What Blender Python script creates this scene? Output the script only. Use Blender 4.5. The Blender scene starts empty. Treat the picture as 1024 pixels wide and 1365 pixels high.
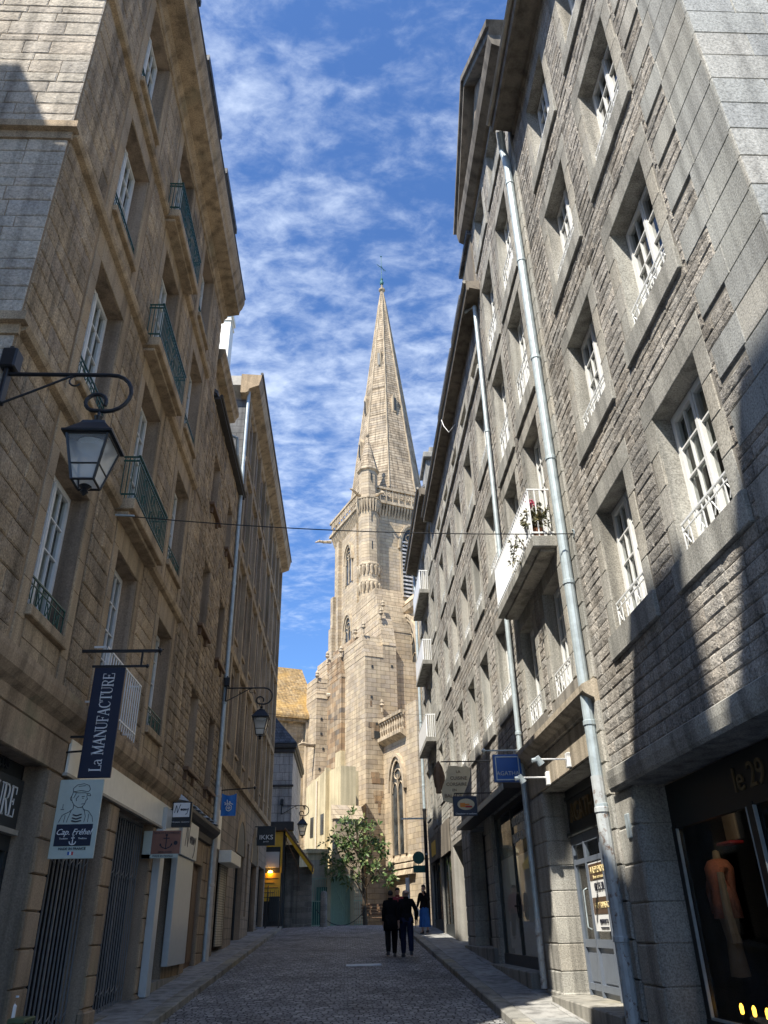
import bpy, bmesh, math, random
from mathutils import Vector, Matrix
R = random.Random(7)
SC = bpy.context.scene
COL = SC.collection
rad = math.radians
W = {}                       # world offset of each root object
XL, XR = -4.0, 3.75          # facade planes of the two sides of the street
H0, SL = -2.1, 0.05506       # road height below the lens at y=0, and its slope
def gz(y): return H0 + SL * max(-12.0, min(y, 42.0))

# ---------------------------------------------------------------- materials
def nodes(name):
    m = bpy.data.materials.new(name); m.use_nodes = True
    nt = m.node_tree; b = nt.nodes['Principled BSDF']
    return m, nt, b
def N(nt, t, **kw):
    n = nt.nodes.new(t)
    for k, v in kw.items():
        if k in n.inputs.keys(): n.inputs[k].default_value = v
        else: setattr(n, k, v)
    return n
def mixc(nt, a, b, f, mode='MIX'):
    n = nt.nodes.new('ShaderNodeMix'); n.data_type = 'RGBA'; n.blend_type = mode
    for i, x in ((0, f), (6, a), (7, b)):
        if isinstance(x, bpy.types.NodeSocket): nt.links.new(x, n.inputs[i])
        elif i == 0: n.inputs[0].default_value = x
        else: n.inputs[i].default_value = (*x, 1)
    return n.outputs[2]
def ramp(nt, src, stops):
    n = nt.nodes.new('ShaderNodeValToRGB'); e = n.color_ramp.elements
    stops = list(stops) if len(stops) > 1 else [stops[0], (1, stops[0][1])]
    while len(e) < len(stops): e.new(0.5)
    for el, (p, c) in zip(e, stops):
        el.position = p; el.color = (*c, 1) if len(c) == 3 else c
    nt.links.new(src, n.inputs[0]); return n.outputs[0]
def g3(v): return (v, v, v)

def stone(name, cols, grain=70, gcon=.35, stain=.35, bump=.25, rough=.9, brick=None, streak=.48, hue=None, rockb=0):
    """cols: colours spread over the stones (one random colour per loose block)"""
    m, nt, b = nodes(name)
    tc = nt.nodes.new('ShaderNodeTexCoord'); P = tc.outputs['Object']
    stops = [(i / max(1, len(cols) - 1), c) for i, c in enumerate(cols)]
    fac_b = None
    if brick:
        sx = nt.nodes.new('ShaderNodeSeparateXYZ'); nt.links.new(P, sx.inputs[0])
        ad = N(nt, 'ShaderNodeMath', operation='ADD'); nt.links.new(sx.outputs[0], ad.inputs[0]); nt.links.new(sx.outputs[1], ad.inputs[1])
        cx = nt.nodes.new('ShaderNodeCombineXYZ')
        if brick.get('flat'):
            nt.links.new(sx.outputs[0], cx.inputs[0]); nt.links.new(sx.outputs[1], cx.inputs[1])
        else:
            nt.links.new(ad.outputs[0], cx.inputs[0]); nt.links.new(sx.outputs[2], cx.inputs[1])
        nz = N(nt, 'ShaderNodeTexNoise', Scale=brick.get('ws', 3.0), Detail=2.0); nt.links.new(P, nz.inputs['Vector'])
        vs = N(nt, 'ShaderNodeVectorMath', operation='SCALE'); vs.inputs['Scale'].default_value = brick.get('warp', .03)
        nt.links.new(nz.outputs['Color'], vs.inputs[0])
        va = N(nt, 'ShaderNodeVectorMath', operation='ADD'); nt.links.new(cx.outputs[0], va.inputs[0]); nt.links.new(vs.outputs[0], va.inputs[1])
        bk = nt.nodes.new('ShaderNodeTexBrick')
        bk.inputs['Scale'].default_value = 1; bk.inputs['Brick Width'].default_value = brick['w']; bk.inputs['Row Height'].default_value = brick['h']
        bk.inputs['Mortar Size'].default_value = brick.get('m', .012); bk.inputs['Mortar Smooth'].default_value = .3
        bk.inputs['Color1'].default_value = (0, 0, 0, 1); bk.inputs['Color2'].default_value = (1, 1, 1, 1); bk.inputs['Mortar'].default_value = (.5, .5, .5, 1)
        bk.offset = brick.get('off', .5); bk.squash = brick.get('sq', 1.0); bk.squash_frequency = 3
        nt.links.new(va.outputs[0], bk.inputs['Vector'])
        base = ramp(nt, bk.outputs['Color'], stops)
        base = mixc(nt, base, brick.get('mc', (.3, .27, .2)), bk.outputs['Fac'])
        fac_b = bk.outputs['Fac']
    else:
        ge = nt.nodes.new('ShaderNodeNewGeometry')
        base = ramp(nt, ge.outputs['Random Per Island'], stops)
    n1 = N(nt, 'ShaderNodeTexNoise', Scale=grain, Detail=3.0, Roughness=.7); nt.links.new(P, n1.inputs['Vector'])
    n2 = N(nt, 'ShaderNodeTexNoise', Scale=.7, Detail=5.0, Roughness=.6); nt.links.new(P, n2.inputs['Vector'])
    mp = N(nt, 'ShaderNodeMapping'); mp.inputs['Scale'].default_value = (2.6, 2.6, .14); nt.links.new(P, mp.inputs[0])
    n3 = N(nt, 'ShaderNodeTexNoise', Scale=1.6, Detail=4.0); nt.links.new(mp.outputs[0], n3.inputs['Vector'])
    c = mixc(nt, base, ramp(nt, n1.outputs['Fac'], [(.25, g3(1 - gcon)), (.5, g3(1)), (.75, g3(1 + gcon * .9))]), 1.0, 'MULTIPLY')
    c = mixc(nt, c, ramp(nt, n2.outputs['Fac'], [(.3, g3(1 - stain)), (.55, g3(1)), (.8, g3(1.12))]), 1.0, 'MULTIPLY')
    c = mixc(nt, c, ramp(nt, n3.outputs['Fac'], [(.32, g3(1 - streak)), (.56, g3(1))]), 1.0, 'MULTIPLY')
    if hue:
        n4 = N(nt, 'ShaderNodeTexNoise', Scale=hue[1], Detail=4.0); nt.links.new(P, n4.inputs['Vector'])
        c = mixc(nt, c, hue[0], ramp(nt, n4.outputs['Fac'], [(hue[2], g3(0)), (hue[2] + .18, g3(hue[3]))]))
    nt.links.new(c, b.inputs['Base Color'])
    b.inputs['Roughness'].default_value = rough
    b.inputs['Specular IOR Level'].default_value = .3
    bp = N(nt, 'ShaderNodeBump', Strength=bump, Distance=.02); nt.links.new(n1.outputs['Fac'], bp.inputs['Height'])
    last = bp
    if rockb:
        nr = N(nt, 'ShaderNodeTexNoise', Scale=14.0, Detail=4.0, Roughness=.65); nt.links.new(P, nr.inputs['Vector'])
        b3 = N(nt, 'ShaderNodeBump', Strength=1.0, Distance=rockb); nt.links.new(nr.outputs['Fac'], b3.inputs['Height'])
        nt.links.new(last.outputs[0], b3.inputs['Normal']); last = b3
    if fac_b is not None:
        b2 = N(nt, 'ShaderNodeBump', Strength=1.0, Distance=brick.get('bd', .03)); b2.invert = True
        nt.links.new(fac_b, b2.inputs['Height']); nt.links.new(last.outputs[0], b2.inputs['Normal']); last = b2
    nt.links.new(last.outputs[0], b.inputs['Normal'])
    return m

def paint(name, col, rough=.5, metal=0., var=.12, scale=6, bump=0, spec=.5, dirt=None):
    m, nt, b = nodes(name)
    tc = nt.nodes.new('ShaderNodeTexCoord')
    n = N(nt, 'ShaderNodeTexNoise', Scale=scale, Detail=5.0, Roughness=.65); nt.links.new(tc.outputs['Object'], n.inputs['Vector'])
    c = mixc(nt, col, ramp(nt, n.outputs['Fac'], [(.3, g3(1 - var)), (.7, g3(1 + var * .6))]), 1.0, 'MULTIPLY')
    if dirt:
        n2 = N(nt, 'ShaderNodeTexNoise', Scale=dirt[1], Detail=6.0, Roughness=.7); nt.links.new(tc.outputs['Object'], n2.inputs['Vector'])
        c = mixc(nt, c, dirt[0], ramp(nt, n2.outputs['Fac'], [(dirt[2], g3(0)), (dirt[2] + .1, g3(.9))]))
    nt.links.new(c, b.inputs['Base Color'])
    b.inputs['Roughness'].default_value = rough; b.inputs['Metallic'].default_value = metal
    b.inputs['Specular IOR Level'].default_value = spec
    if bump:
        bp = N(nt, 'ShaderNodeBump', Strength=bump, Distance=.01); nt.links.new(n.outputs['Fac'], bp.inputs['Height']); nt.links.new(bp.outputs[0], b.inputs['Normal'])
    return m
def glass(name, tint=(.02, .024, .022), clear=0.0, rough=.03, ior=1.5):
    """dark reflecting pane; clear>0 lets part of the light through to what stands behind"""
    m, nt, b = nodes(name)
    tc = nt.nodes.new('ShaderNodeTexCoord')
    n = N(nt, 'ShaderNodeTexNoise', Scale=1.3, Detail=2.0); nt.links.new(tc.outputs['Object'], n.inputs['Vector'])
    c = mixc(nt, tint, ramp(nt, n.outputs['Fac'], [(.35, g3(.5)), (.7, g3(2.2))]), 1.0, 'MULTIPLY')
    nt.links.new(c, b.inputs['Base Color'])
    b.inputs['Roughness'].default_value = rough; b.inputs['Specular IOR Level'].default_value = .6
    bp = N(nt, 'ShaderNodeBump', Strength=.12, Distance=.02); nt.links.new(n.outputs['Fac'], bp.inputs['Height']); nt.links.new(bp.outputs[0], b.inputs['Normal'])
    if clear:
        tr = N(nt, 'ShaderNodeBsdfTransparent'); tr.inputs[0].default_value = (.92, .95, .93, 1)
        fr = N(nt, 'ShaderNodeFresnel', IOR=ior); ge = nt.nodes.new('ShaderNodeNewGeometry')
        pick = N(nt, 'ShaderNodeMapRange'); nt.links.new(ge.outputs['Backfacing'], pick.inputs[0]); pick.inputs[3].default_value = ior; pick.inputs[4].default_value = 1 / ior; nt.links.new(pick.outputs[0], fr.inputs[0])   # the same reflection from either side of the sheet
        gl = N(nt, 'ShaderNodeBsdfGlossy', Roughness=.02)
        mx = nt.nodes.new('ShaderNodeMixShader'); nt.links.new(fr.outputs[0], mx.inputs[0]); nt.links.new(tr.outputs[0], mx.inputs[1]); nt.links.new(gl.outputs[0], mx.inputs[2])
        m2 = nt.nodes.new('ShaderNodeMixShader'); m2.inputs[0].default_value = clear
        nt.links.new(b.outputs[0], m2.inputs[1]); nt.links.new(mx.outputs[0], m2.inputs[2])
        out = [x for x in nt.nodes if x.type == 'OUTPUT_MATERIAL'][0]; nt.links.new(m2.outputs[0], out.inputs[0])
    return m
def glow(name, col, s):
    m, nt, b = nodes(name)
    b.inputs['Base Color'].default_value = (*col, 1); b.inputs['Emission Color'].default_value = (*col, 1); b.inputs['Emission Strength'].default_value = s
    return m

M = {}
def setup_materials():
    M['rockR'] = stone('rock_faced_granite', [(0.33, 0.305, 0.269), (0.462, 0.427, 0.375), (0.418, 0.394, 0.353), (0.374, 0.333, 0.28), (0.528, 0.483, 0.42), (0.396, 0.377, 0.342)], grain=42, gcon=.65, bump=.8, rockb=.03)
    M['mortR'] = stone('grey_mortar', [(0.33, 0.305, 0.263)], grain=60, bump=.4)
    M['dressR'] = stone('dressed_granite', [(0.374, 0.361, 0.319), (0.44, 0.416, 0.364), (0.402, 0.394, 0.353), (0.462, 0.427, 0.358)], grain=48, gcon=.6, bump=.3, stain=.3)
    M['quoinR'] = stone('quoin_granite', [(0.385, 0.389, 0.37), (0.429, 0.431, 0.398), (0.473, 0.45, 0.398)], grain=48, gcon=.6, bump=.3, stain=.2)
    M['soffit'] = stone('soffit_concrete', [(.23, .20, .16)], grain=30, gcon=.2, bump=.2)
    M['rockL'] = stone('warm_rubble_granite', [(0.352, 0.268, 0.175), (0.47, 0.36, 0.237), (0.422, 0.333, 0.232), (0.528, 0.393, 0.242), (0.387, 0.301, 0.212)], grain=34, gcon=.65, stain=.5, bump=.6, rockb=.022)
    M['mortL'] = stone('warm_mortar', [(0.376, 0.273, 0.17)], grain=60, bump=.4)
    M['dressL'] = stone('warm_dressed_granite', [(0.411, 0.306, 0.19), (0.481, 0.36, 0.226), (0.422, 0.328, 0.222)], grain=45, gcon=.5, bump=.25, stain=.3, hue=((.20, .20, .14), 1.1, .58, .5))
    M['revealL'] = stone('reveal_granite', [(0.341, 0.256, 0.18), (0.387, 0.295, 0.206)], grain=45, gcon=.35, bump=.2)
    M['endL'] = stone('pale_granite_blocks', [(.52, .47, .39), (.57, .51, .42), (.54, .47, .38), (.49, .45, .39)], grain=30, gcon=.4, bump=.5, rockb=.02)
    M['rubL2'] = stone('field_rubble', [(0.329, 0.246, 0.16), (0.481, 0.36, 0.226), (0.411, 0.316, 0.212), (0.552, 0.415, 0.263), (0.317, 0.256, 0.19)], grain=40, gcon=.3, bump=.5, rockb=.045)
    M['fascia'] = stone('fascia_stone', [(0.419, 0.305, 0.192), (0.476, 0.347, 0.222), (0.397, 0.3, 0.202)], grain=40, gcon=.35, bump=.2, stain=.4, hue=((.22, .22, .13), 1.4, .55, .6))
    M['ashL3'] = stone('grey_ashlar', [(0.329, 0.273, 0.212), (0.4, 0.328, 0.252)], grain=90, gcon=.2, bump=.2, brick=dict(w=.62, h=.31, m=.01, mc=(.24, .215, .175), bd=.02))
    cc = dict(w=.78, h=.34, m=.011, mc=(.25, .195, .12), bd=.03, warp=.02)
    M['cath'] = stone('cathedral_ashlar', [(0.402, 0.322, 0.23), (0.469, 0.372, 0.253), (0.536, 0.435, 0.296), (0.43, 0.355, 0.266), (0.514, 0.406, 0.266)], grain=18, gcon=.15, stain=.3, streak=.2, bump=.3, brick=cc)
    M['cathbrown'] = stone('cathedral_dark_ashlar', [(0.228, 0.154, 0.097), (0.353, 0.251, 0.154), (0.479, 0.365, 0.239), (0.182, 0.154, 0.125), (0.41, 0.279, 0.16), (0.296, 0.199, 0.12)], grain=20, gcon=.2, bump=.3, brick=dict(w=.82, h=.40, m=.014, mc=(.36, .28, .18), bd=.03))
    M['cathrub'] = stone('cathedral_rubble', [(0.296, 0.234, 0.154), (0.456, 0.353, 0.217), (0.376, 0.308, 0.217), (0.524, 0.41, 0.257)], grain=18, gcon=.3, bump=.5, brick=dict(w=.36, h=.24, m=.02, mc=(.44, .34, .22), bd=.04, warp=.16, ws=3))
    M['cathtrim'] = stone('cathedral_trim', [(0.492, 0.395, 0.272), (0.536, 0.435, 0.302)], grain=12, gcon=.22, bump=.4, stain=.35, hue=((.24, .20, .15), 1.6, .54, .65))
    M['spire'] = stone('spire_courses', [(0.346, 0.276, 0.193), (0.458, 0.361, 0.248), (0.514, 0.418, 0.296), (0.391, 0.322, 0.242)], grain=14, gcon=.25, stain=.35, bump=.4, brick=dict(w=1.3, h=.36, m=.035, mc=(.22, .165, .105), bd=.09, warp=.03), hue=((.25, .22, .18), .5, .57, .55))
    M['lichen'] = stone('lichen_slates', [(0.331, 0.228, 0.103), (0.422, 0.274, 0.114), (0.376, 0.274, 0.148), (0.456, 0.319, 0.148)], grain=12, gcon=.3, stain=.3, brick=dict(w=.3, h=.2, m=.02, mc=(.22, .15, .08), bd=.02), hue=((.50, .30, .08), .5, .50, .6))
    M['slate'] = stone('blue_slates', [(.10, .105, .115), (.14, .145, .155), (.17, .17, .175)], grain=20, gcon=.2, rough=.6, brick=dict(w=.3, h=.18, m=.012, mc=(.05, .05, .055), bd=.02))
    M['slatewall'] = stone('pale_slate_hanging', [(0.48, 0.464, 0.448), (0.576, 0.544, 0.512), (0.432, 0.432, 0.432)], grain=14, gcon=.2, rough=.6, brick=dict(w=.35, h=.42, m=.01, mc=(.2, .19, .18), bd=.02))  # pale slate, lightened further in colour to stand in for sunlight
    M['plaster'] = stone('cream_plaster', [(.62, .52, .32), (.58, .49, .31)], grain=14, gcon=.12, stain=.25, streak=.3, bump=.15)
    M['darkrub'] = stone('dark_rubble', [(.20, .185, .16), (.27, .25, .21), (.33, .30, .25)], grain=20, gcon=.3, bump=.5, brick=dict(w=.42, h=.26, m=.022, mc=(.30, .28, .24), bd=.04, warp=.12))
    M['cobble'] = stone('granite_setts', [(.18, .18, .182), (.30, .298, .292), (.41, .405, .39), (.235, .237, .24), (.56, .545, .52)], grain=26, gcon=.5, stain=.45, streak=0, bump=.6, rough=.75,
                        brick=dict(w=.17, h=.115, m=.013, mc=(.05, .048, .046), bd=.06, flat=True, warp=.13, ws=3.4, sq=.75))
    M['flag'] = stone('granite_flags', [(.29, .29, .28), (.36, .35, .325), (.32, .325, .31), (.40, .38, .34)], grain=40, gcon=.25, bump=.25, rough=.8, stain=.3)
    M['kerb'] = stone('granite_kerb', [(.30, .285, .245), (.36, .34, .29), (.27, .265, .24)], grain=60, gcon=.3, bump=.3, hue=((.42, .36, .20), .5, .55, .5))
    M['ground'] = stone('plaza_paving', [(.25, .24, .22), (.32, .30, .27)], grain=20, gcon=.3, bump=.4, brick=dict(w=.6, h=.4, m=.02, mc=(.15, .14, .12), bd=.02, flat=True))
    M['white'] = paint('white_window_paint', (.78, .78, .75), .45, var=.08)
    M['white2'] = paint('white_iron', (.80, .81, .80), .4, var=.06)
    M['cream'] = paint('cream_lacquer', (.84, .80, .68), .35, var=.08)
    M['pale'] = paint('pale_panel', (.50, .53, .52), .3, var=.06)
    M['panes'] = glass('window_glass')
    M['shopglass'] = glass('shop_glass', (.006, .006, .006), clear=.93)
    M['curtain'] = paint('net_curtain', (.55, .57, .52), .9, var=.35, scale=11)
    M['fasciaR'] = stone('tan_fascia_stone', [(.46, .39, .29), (.50, .43, .33)], grain=40, gcon=.4, bump=.25, stain=.25)
    M['gate'] = paint('grey_iron', (.25, .25, .245), .5, .2, var=.25)
    M['black'] = paint('black_iron', (.012, .013, .015), .4, var=.3, scale=14)
    M['blackpaint'] = paint('black_shop_paint', (.010, .010, .010), .35, var=.2)
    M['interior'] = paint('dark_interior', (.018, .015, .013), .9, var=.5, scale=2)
    M['greeniron'] = paint('green_iron', (.012, .075, .055), .4, var=.3, scale=14)
    M['zinc'] = paint('zinc_pipe', (.46, .53, .55), .45, .25, var=.25, scale=5, dirt=((.20, .20, .19), 7, .66))
    M['rustpipe'] = paint('weathered_pipe', (.50, .53, .53), .5, .1, var=.2, scale=5, dirt=((.16, .085, .05), 9, .55))
    M['creampipe'] = paint('cream_pipe', (.60, .52, .42), .5, var=.15)
    M['gutter'] = paint('dark_gutter', (.05, .045, .04), .6, var=.3)
    M['gutterL'] = paint('pale_gutter', (.38, .35, .29), .5, var=.25)
    M['navy'] = paint('navy_panel', (.012, .018, .042), .4, var=.1)
    M['ink'] = paint('ink', (.02, .022, .035), .6)
    M['signwhite'] = paint('sign_white', (.80, .80, .78), .5, var=.03)
    M['mint'] = paint('pale_mint_panel', (.50, .55, .48), .45, var=.06)
    M['blue'] = paint('blue_sign', (.02, .095, .34), .35, var=.1)
    M['flagblue'] = paint('blue_pennant', (.02, .17, .52), .6, var=.1)
    M['redbrown'] = paint('red_brown_panel', (.27, .125, .085), .55, var=.18)
    M['beige'] = paint('beige_panel', (.62, .52, .33), .6, var=.1)
    M['orange'] = paint('orange_paint', (.75, .27, .04), .6)
    M['yellow'] = paint('yellow_paint', (.78, .47, .035), .5, var=.1)
    M['amber'] = paint('amber_canvas', (.80, .46, .03), .8, var=.15)
    M['greysign'] = paint('charcoal_sign', (.03, .034, .034), .5, var=.15)
    M['slateblue'] = paint('slate_blue_joinery', (.14, .165, .205), .4, var=.12)
    M['brown'] = paint('brown_poster', (.10, .06, .035), .5)
    M['gold'] = paint('pale_gold', (.72, .58, .30), .5)
    M['redb'] = paint('red_band', (.55, .04, .05), .6)
    M['greengate'] = paint('green_gate', (.36, .50, .36), .5, var=.15)
    M['greendark'] = paint('dark_green', (.01, .10, .07), .45)
    M['bark'] = stone('bark', [(.10, .075, .05)], grain=30, gcon=.4, bump=.8)
    M['wood'] = paint('brown_wood', (.16, .09, .045), .6, var=.3, scale=9)
    M['greenwood'] = paint('green_wood', (.10, .13, .06), .6, var=.3)
    M['skin'] = paint('skin', (.46, .27, .19), .55, var=.08)
    M['coat'] = paint('black_cloth', (.010, .010, .012), .95, var=.3, spec=.1)
    M['jean'] = paint('navy_cloth', (.014, .02, .05), .9, var=.3, spec=.1)
    M['skirt'] = paint('blue_cloth', (.025, .10, .33), .85, var=.25, spec=.2)
    M['hairdark'] = paint('dark_hair', (.018, .014, .012), .7, var=.4)
    M['hairgrey'] = paint('grey_hair', (.16, .14, .12), .8, var=.3)
    M['shoe'] = paint('dark_shoe', (.03, .03, .035), .6)
    M['pink'] = paint('salmon_knit', (.62, .25, .17), .9, var=.25, scale=30)
    M['linen'] = paint('linen', (.42, .36, .28), .9, var=.2)
    M['bulb'] = glow('bulb_glass', (1.0, .50, .05), 3.2)
    M['shoplamp'] = glow('shop_lamp', (1.0, .46, .08), 16)
    M['darkglass'] = glass('dark_shop_glass', (.004, .004, .004), clear=.95, ior=1.22)
    M['shoplamp2'] = glow('spot_lamp', (1.0, .72, .42), 34)
    M['leadglass'] = glass('leaded_glass', (.035, .04, .042), rough=.25)
    M['bronze'] = paint('dull_bronze', (.16, .11, .05), .5)
    M['copper'] = paint('verdigris', (.04, .16, .15), .6, var=.3)
    M['terracotta'] = paint('terracotta', (.42, .17, .08), .8)
    M['rubber'] = paint('black_cable', (.02, .02, .02), .7)
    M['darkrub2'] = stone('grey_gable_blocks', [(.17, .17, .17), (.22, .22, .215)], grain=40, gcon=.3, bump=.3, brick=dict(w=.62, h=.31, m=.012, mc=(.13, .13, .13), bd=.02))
    M['shutter'] = stone('slatted_shutter', [(.62, .55, .42)], grain=20, gcon=.1, bump=.1, stain=.15, brick=dict(w=9, h=.07, m=.012, mc=(.40, .34, .25), bd=.03))

# ---------------------------------------------------------------- mesh builder
class MB:
    def __init__(s, f=None): s.V = []; s.F = []; s.I = []; s.f = f
    def add(s, pts, faces, mi=0):
        o = len(s.V)
        for p in pts: s.V.append(Vector(s.f(*p)) if s.f else Vector(p))
        for fc in faces: s.F.append([o + i for i in fc]); s.I.append(mi)
    def quad(s, a, b, c, d, mi=0): s.add([a, b, c, d], [(0, 1, 2, 3)], mi)
    def box(s, x0, x1, y0, y1, z0, z1, mi=0):
        s.hexa([(x0, y0, z0), (x1, y0, z0), (x1, y1, z0), (x0, y1, z0), (x0, y0, z1), (x1, y0, z1), (x1, y1, z1), (x0, y1, z1)], mi)
    def hexa(s, p, mi=0):
        s.add(p, [(3, 2, 1, 0), (4, 5, 6, 7), (0, 1, 5, 4), (1, 2, 6, 5), (2, 3, 7, 6), (3, 0, 4, 7)], mi)
    def cham(s, x0, x1, y0, y1, z0, z1, c=.01, mi=0):
        """box with its twelve edges chamfered"""
        P = []; idx = {}
        for ix, x in enumerate((x0, x1)):
            for iy, y in enumerate((y0, y1)):
                for iz, z in enumerate((z0, z1)):
                    dx, dy, dz = (c if ix == 0 else -c), (c if iy == 0 else -c), (c if iz == 0 else -c)
                    idx[ix, iy, iz] = len(P)
                    P += [(x, y + dy, z + dz), (x + dx, y, z + dz), (x + dx, y + dy, z)]
        F = []
        for a in (0, 1):
            F.append([idx[a, 0, 0], idx[a, 1, 0], idx[a, 1, 1], idx[a, 0, 1]])
            F.append([idx[0, a, 0] + 1, idx[1, a, 0] + 1, idx[1, a, 1] + 1, idx[0, a, 1] + 1])
            F.append([idx[0, 0, a] + 2, idx[1, 0, a] + 2, idx[1, 1, a] + 2, idx[0, 1, a] + 2])
            for b in (0, 1):
                F.append([idx[a, b, 0], idx[a, b, 1], idx[a, b, 1] + 1, idx[a, b, 0] + 1])
                F.append([idx[a, 0, b], idx[a, 1, b], idx[a, 1, b] + 2, idx[a, 0, b] + 2])
                F.append([idx[0, a, b] + 1, idx[1, a, b] + 1, idx[1, a, b] + 2, idx[0, a, b] + 2])
        for k in idx.values(): F.append([k, k + 1, k + 2])
        s.add(P, F, mi)
    def prism(s, poly, fa, fb, mi=0):
        """poly: 2-D points; fa, fb map a point to the front / back 3-D position"""
        n = len(poly); P = [fa(*p) for p in poly] + [fb(*p) for p in poly]
        s.add(P, [tuple(range(n)), tuple(range(2 * n - 1, n - 1, -1))] + [(i, (i + 1) % n, n + (i + 1) % n, n + i) for i in range(n)], mi)
    def tube(s, pts, r, n=8, mi=0, cap=True):
        pts = [Vector(p) for p in pts]; rr = r if isinstance(r, (list, tuple)) else [r] * len(pts)
        rings = []; up = Vector((0.13, 0.21, 1)).normalized(); P = []
        for i, p in enumerate(pts):
            t = (pts[min(i + 1, len(pts) - 1)] - pts[max(i - 1, 0)]).normalized()
            a = t.cross(up)
            if a.length < .05: a = t.cross(Vector((1, 0, 0)))
            a.normalize(); b = t.cross(a)
            P += [p + (a * math.cos(2 * math.pi * k / n) + b * math.sin(2 * math.pi * k / n)) * rr[i] for k in range(n)]
        F = []
        for i in range(len(pts) - 1):
            for k in range(n): F.append((i * n + k, i * n + (k + 1) % n, (i + 1) * n + (k + 1) % n, (i + 1) * n + k))
        if cap: F += [tuple(range(n)), tuple(range(len(P) - 1, len(P) - n - 1, -1))]
        s.add([tuple(p) for p in P], F, mi)
    def lathe(s, prof, c, n=16, mi=0, ph=0, sy=1.0):
        P = []; F = []
        for r, z in prof: P += [(c[0] + r * math.cos(ph + 2 * math.pi * k / n), c[1] + sy * r * math.sin(ph + 2 * math.pi * k / n), c[2] + z) for k in range(n)]
        for i in range(len(prof) - 1):
            for k in range(n): F.append((i * n + k, i * n + (k + 1) % n, (i + 1) * n + (k + 1) % n, (i + 1) * n + k))
        F += [tuple(range(n - 1, -1, -1)), tuple(range(len(P) - n, len(P)))]
        s.add(P, F, mi)
    def build(s, name, mats, parent=None, smooth=False, local=False, label=None):
        me = bpy.data.meshes.new(name)
        off = Vector((0, 0, 0)) if (local or parent is None) else W[parent]
        me.from_pydata([tuple(v - off) for v in s.V], [], s.F)
        if not isinstance(mats, (list, tuple)): mats = [mats]
        for m in mats: me.materials.append(m)
        me.polygons.foreach_set('material_index', s.I)
        bm = bmesh.new(); bm.from_mesh(me); bmesh.ops.recalc_face_normals(bm, faces=bm.faces); bm.to_mesh(me); bm.free()
        if smooth: me.polygons.foreach_set('use_smooth', [True] * len(me.polygons))
        o = bpy.data.objects.new(name, me); COL.objects.link(o)
        if parent: o.parent = parent; W[o] = W[parent].copy()
        else: W[o] = Vector((0, 0, 0))
        if label: o['label'] = label
        return o
def tag(o, label, cat, group=None):
    o['label'] = label; o['category'] = cat
    if group: o['group'] = group
    return o
def structure(o): o['kind'] = 'structure'; return o
def thing(name, loc, label, cat, group=None):
    o = bpy.data.objects.new(name, None); COL.objects.link(o); o.location = loc; o.empty_display_size = .3
    W[o] = Vector(loc); return tag(o, label, cat, group)
def kids(o): return [c for c in bpy.data.objects if c.parent == o]
def copy_tree(o, parent=None):
    c = o.copy(); COL.objects.link(c); c.parent = parent; W[c] = W.get(parent or o, Vector((0, 0, 0))).copy()
    for ch in kids(o): copy_tree(ch, c)
    return c
def dup(o, loc, label=None):
    c = copy_tree(o); c.location = loc; W[c] = Vector(loc)
    if label: c['label'] = label
    return c
def at_origin(mb, loc):
    """mesh of a one-mesh thing, moved so that its origin is at its own base"""
    loc = Vector(loc); mb.V = [v - loc for v in mb.V]; return loc
def single(mb, name, mats, loc, label, cat, group=None, smooth=False):
    loc = at_origin(mb, loc); o = mb.build(name, mats, smooth=smooth); o.location = loc; W[o] = loc
    return tag(o, label, cat, group)

def text(name, s, mat, parent, org, xd, size, zd=(0, 0, 1), depth=.006, align='CENTER', shear=0, sx=1.0, sp=1.0):
    cu = bpy.data.curves.new(name, 'FONT'); cu.body = s; cu.size = size; cu.align_x = align; cu.align_y = 'CENTER'
    cu.extrude = depth; cu.shear = shear; cu.space_character = sp; cu.resolution_u = 3
    t = bpy.data.objects.new('t', cu); COL.objects.link(t)
    dg = bpy.context.evaluated_depsgraph_get(); dg.update()
    me = bpy.data.meshes.new_from_object(t.evaluated_get(dg)); bpy.data.objects.remove(t); bpy.data.curves.remove(cu)
    xd = Vector(xd).normalized(); zd = Vector(zd).normalized(); nd = xd.cross(zd)
    off = W[parent]; org = Vector(org)
    for v in me.vertices:
        c = v.co.copy(); v.co = org + xd * (c.x * sx) + zd * c.y + nd * c.z - off
    me.materials.clear(); me.materials.append(mat)
    o = bpy.data.objects.new(name, me); COL.objects.link(o); o.parent = parent; W[o] = off.copy()
    return o
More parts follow.
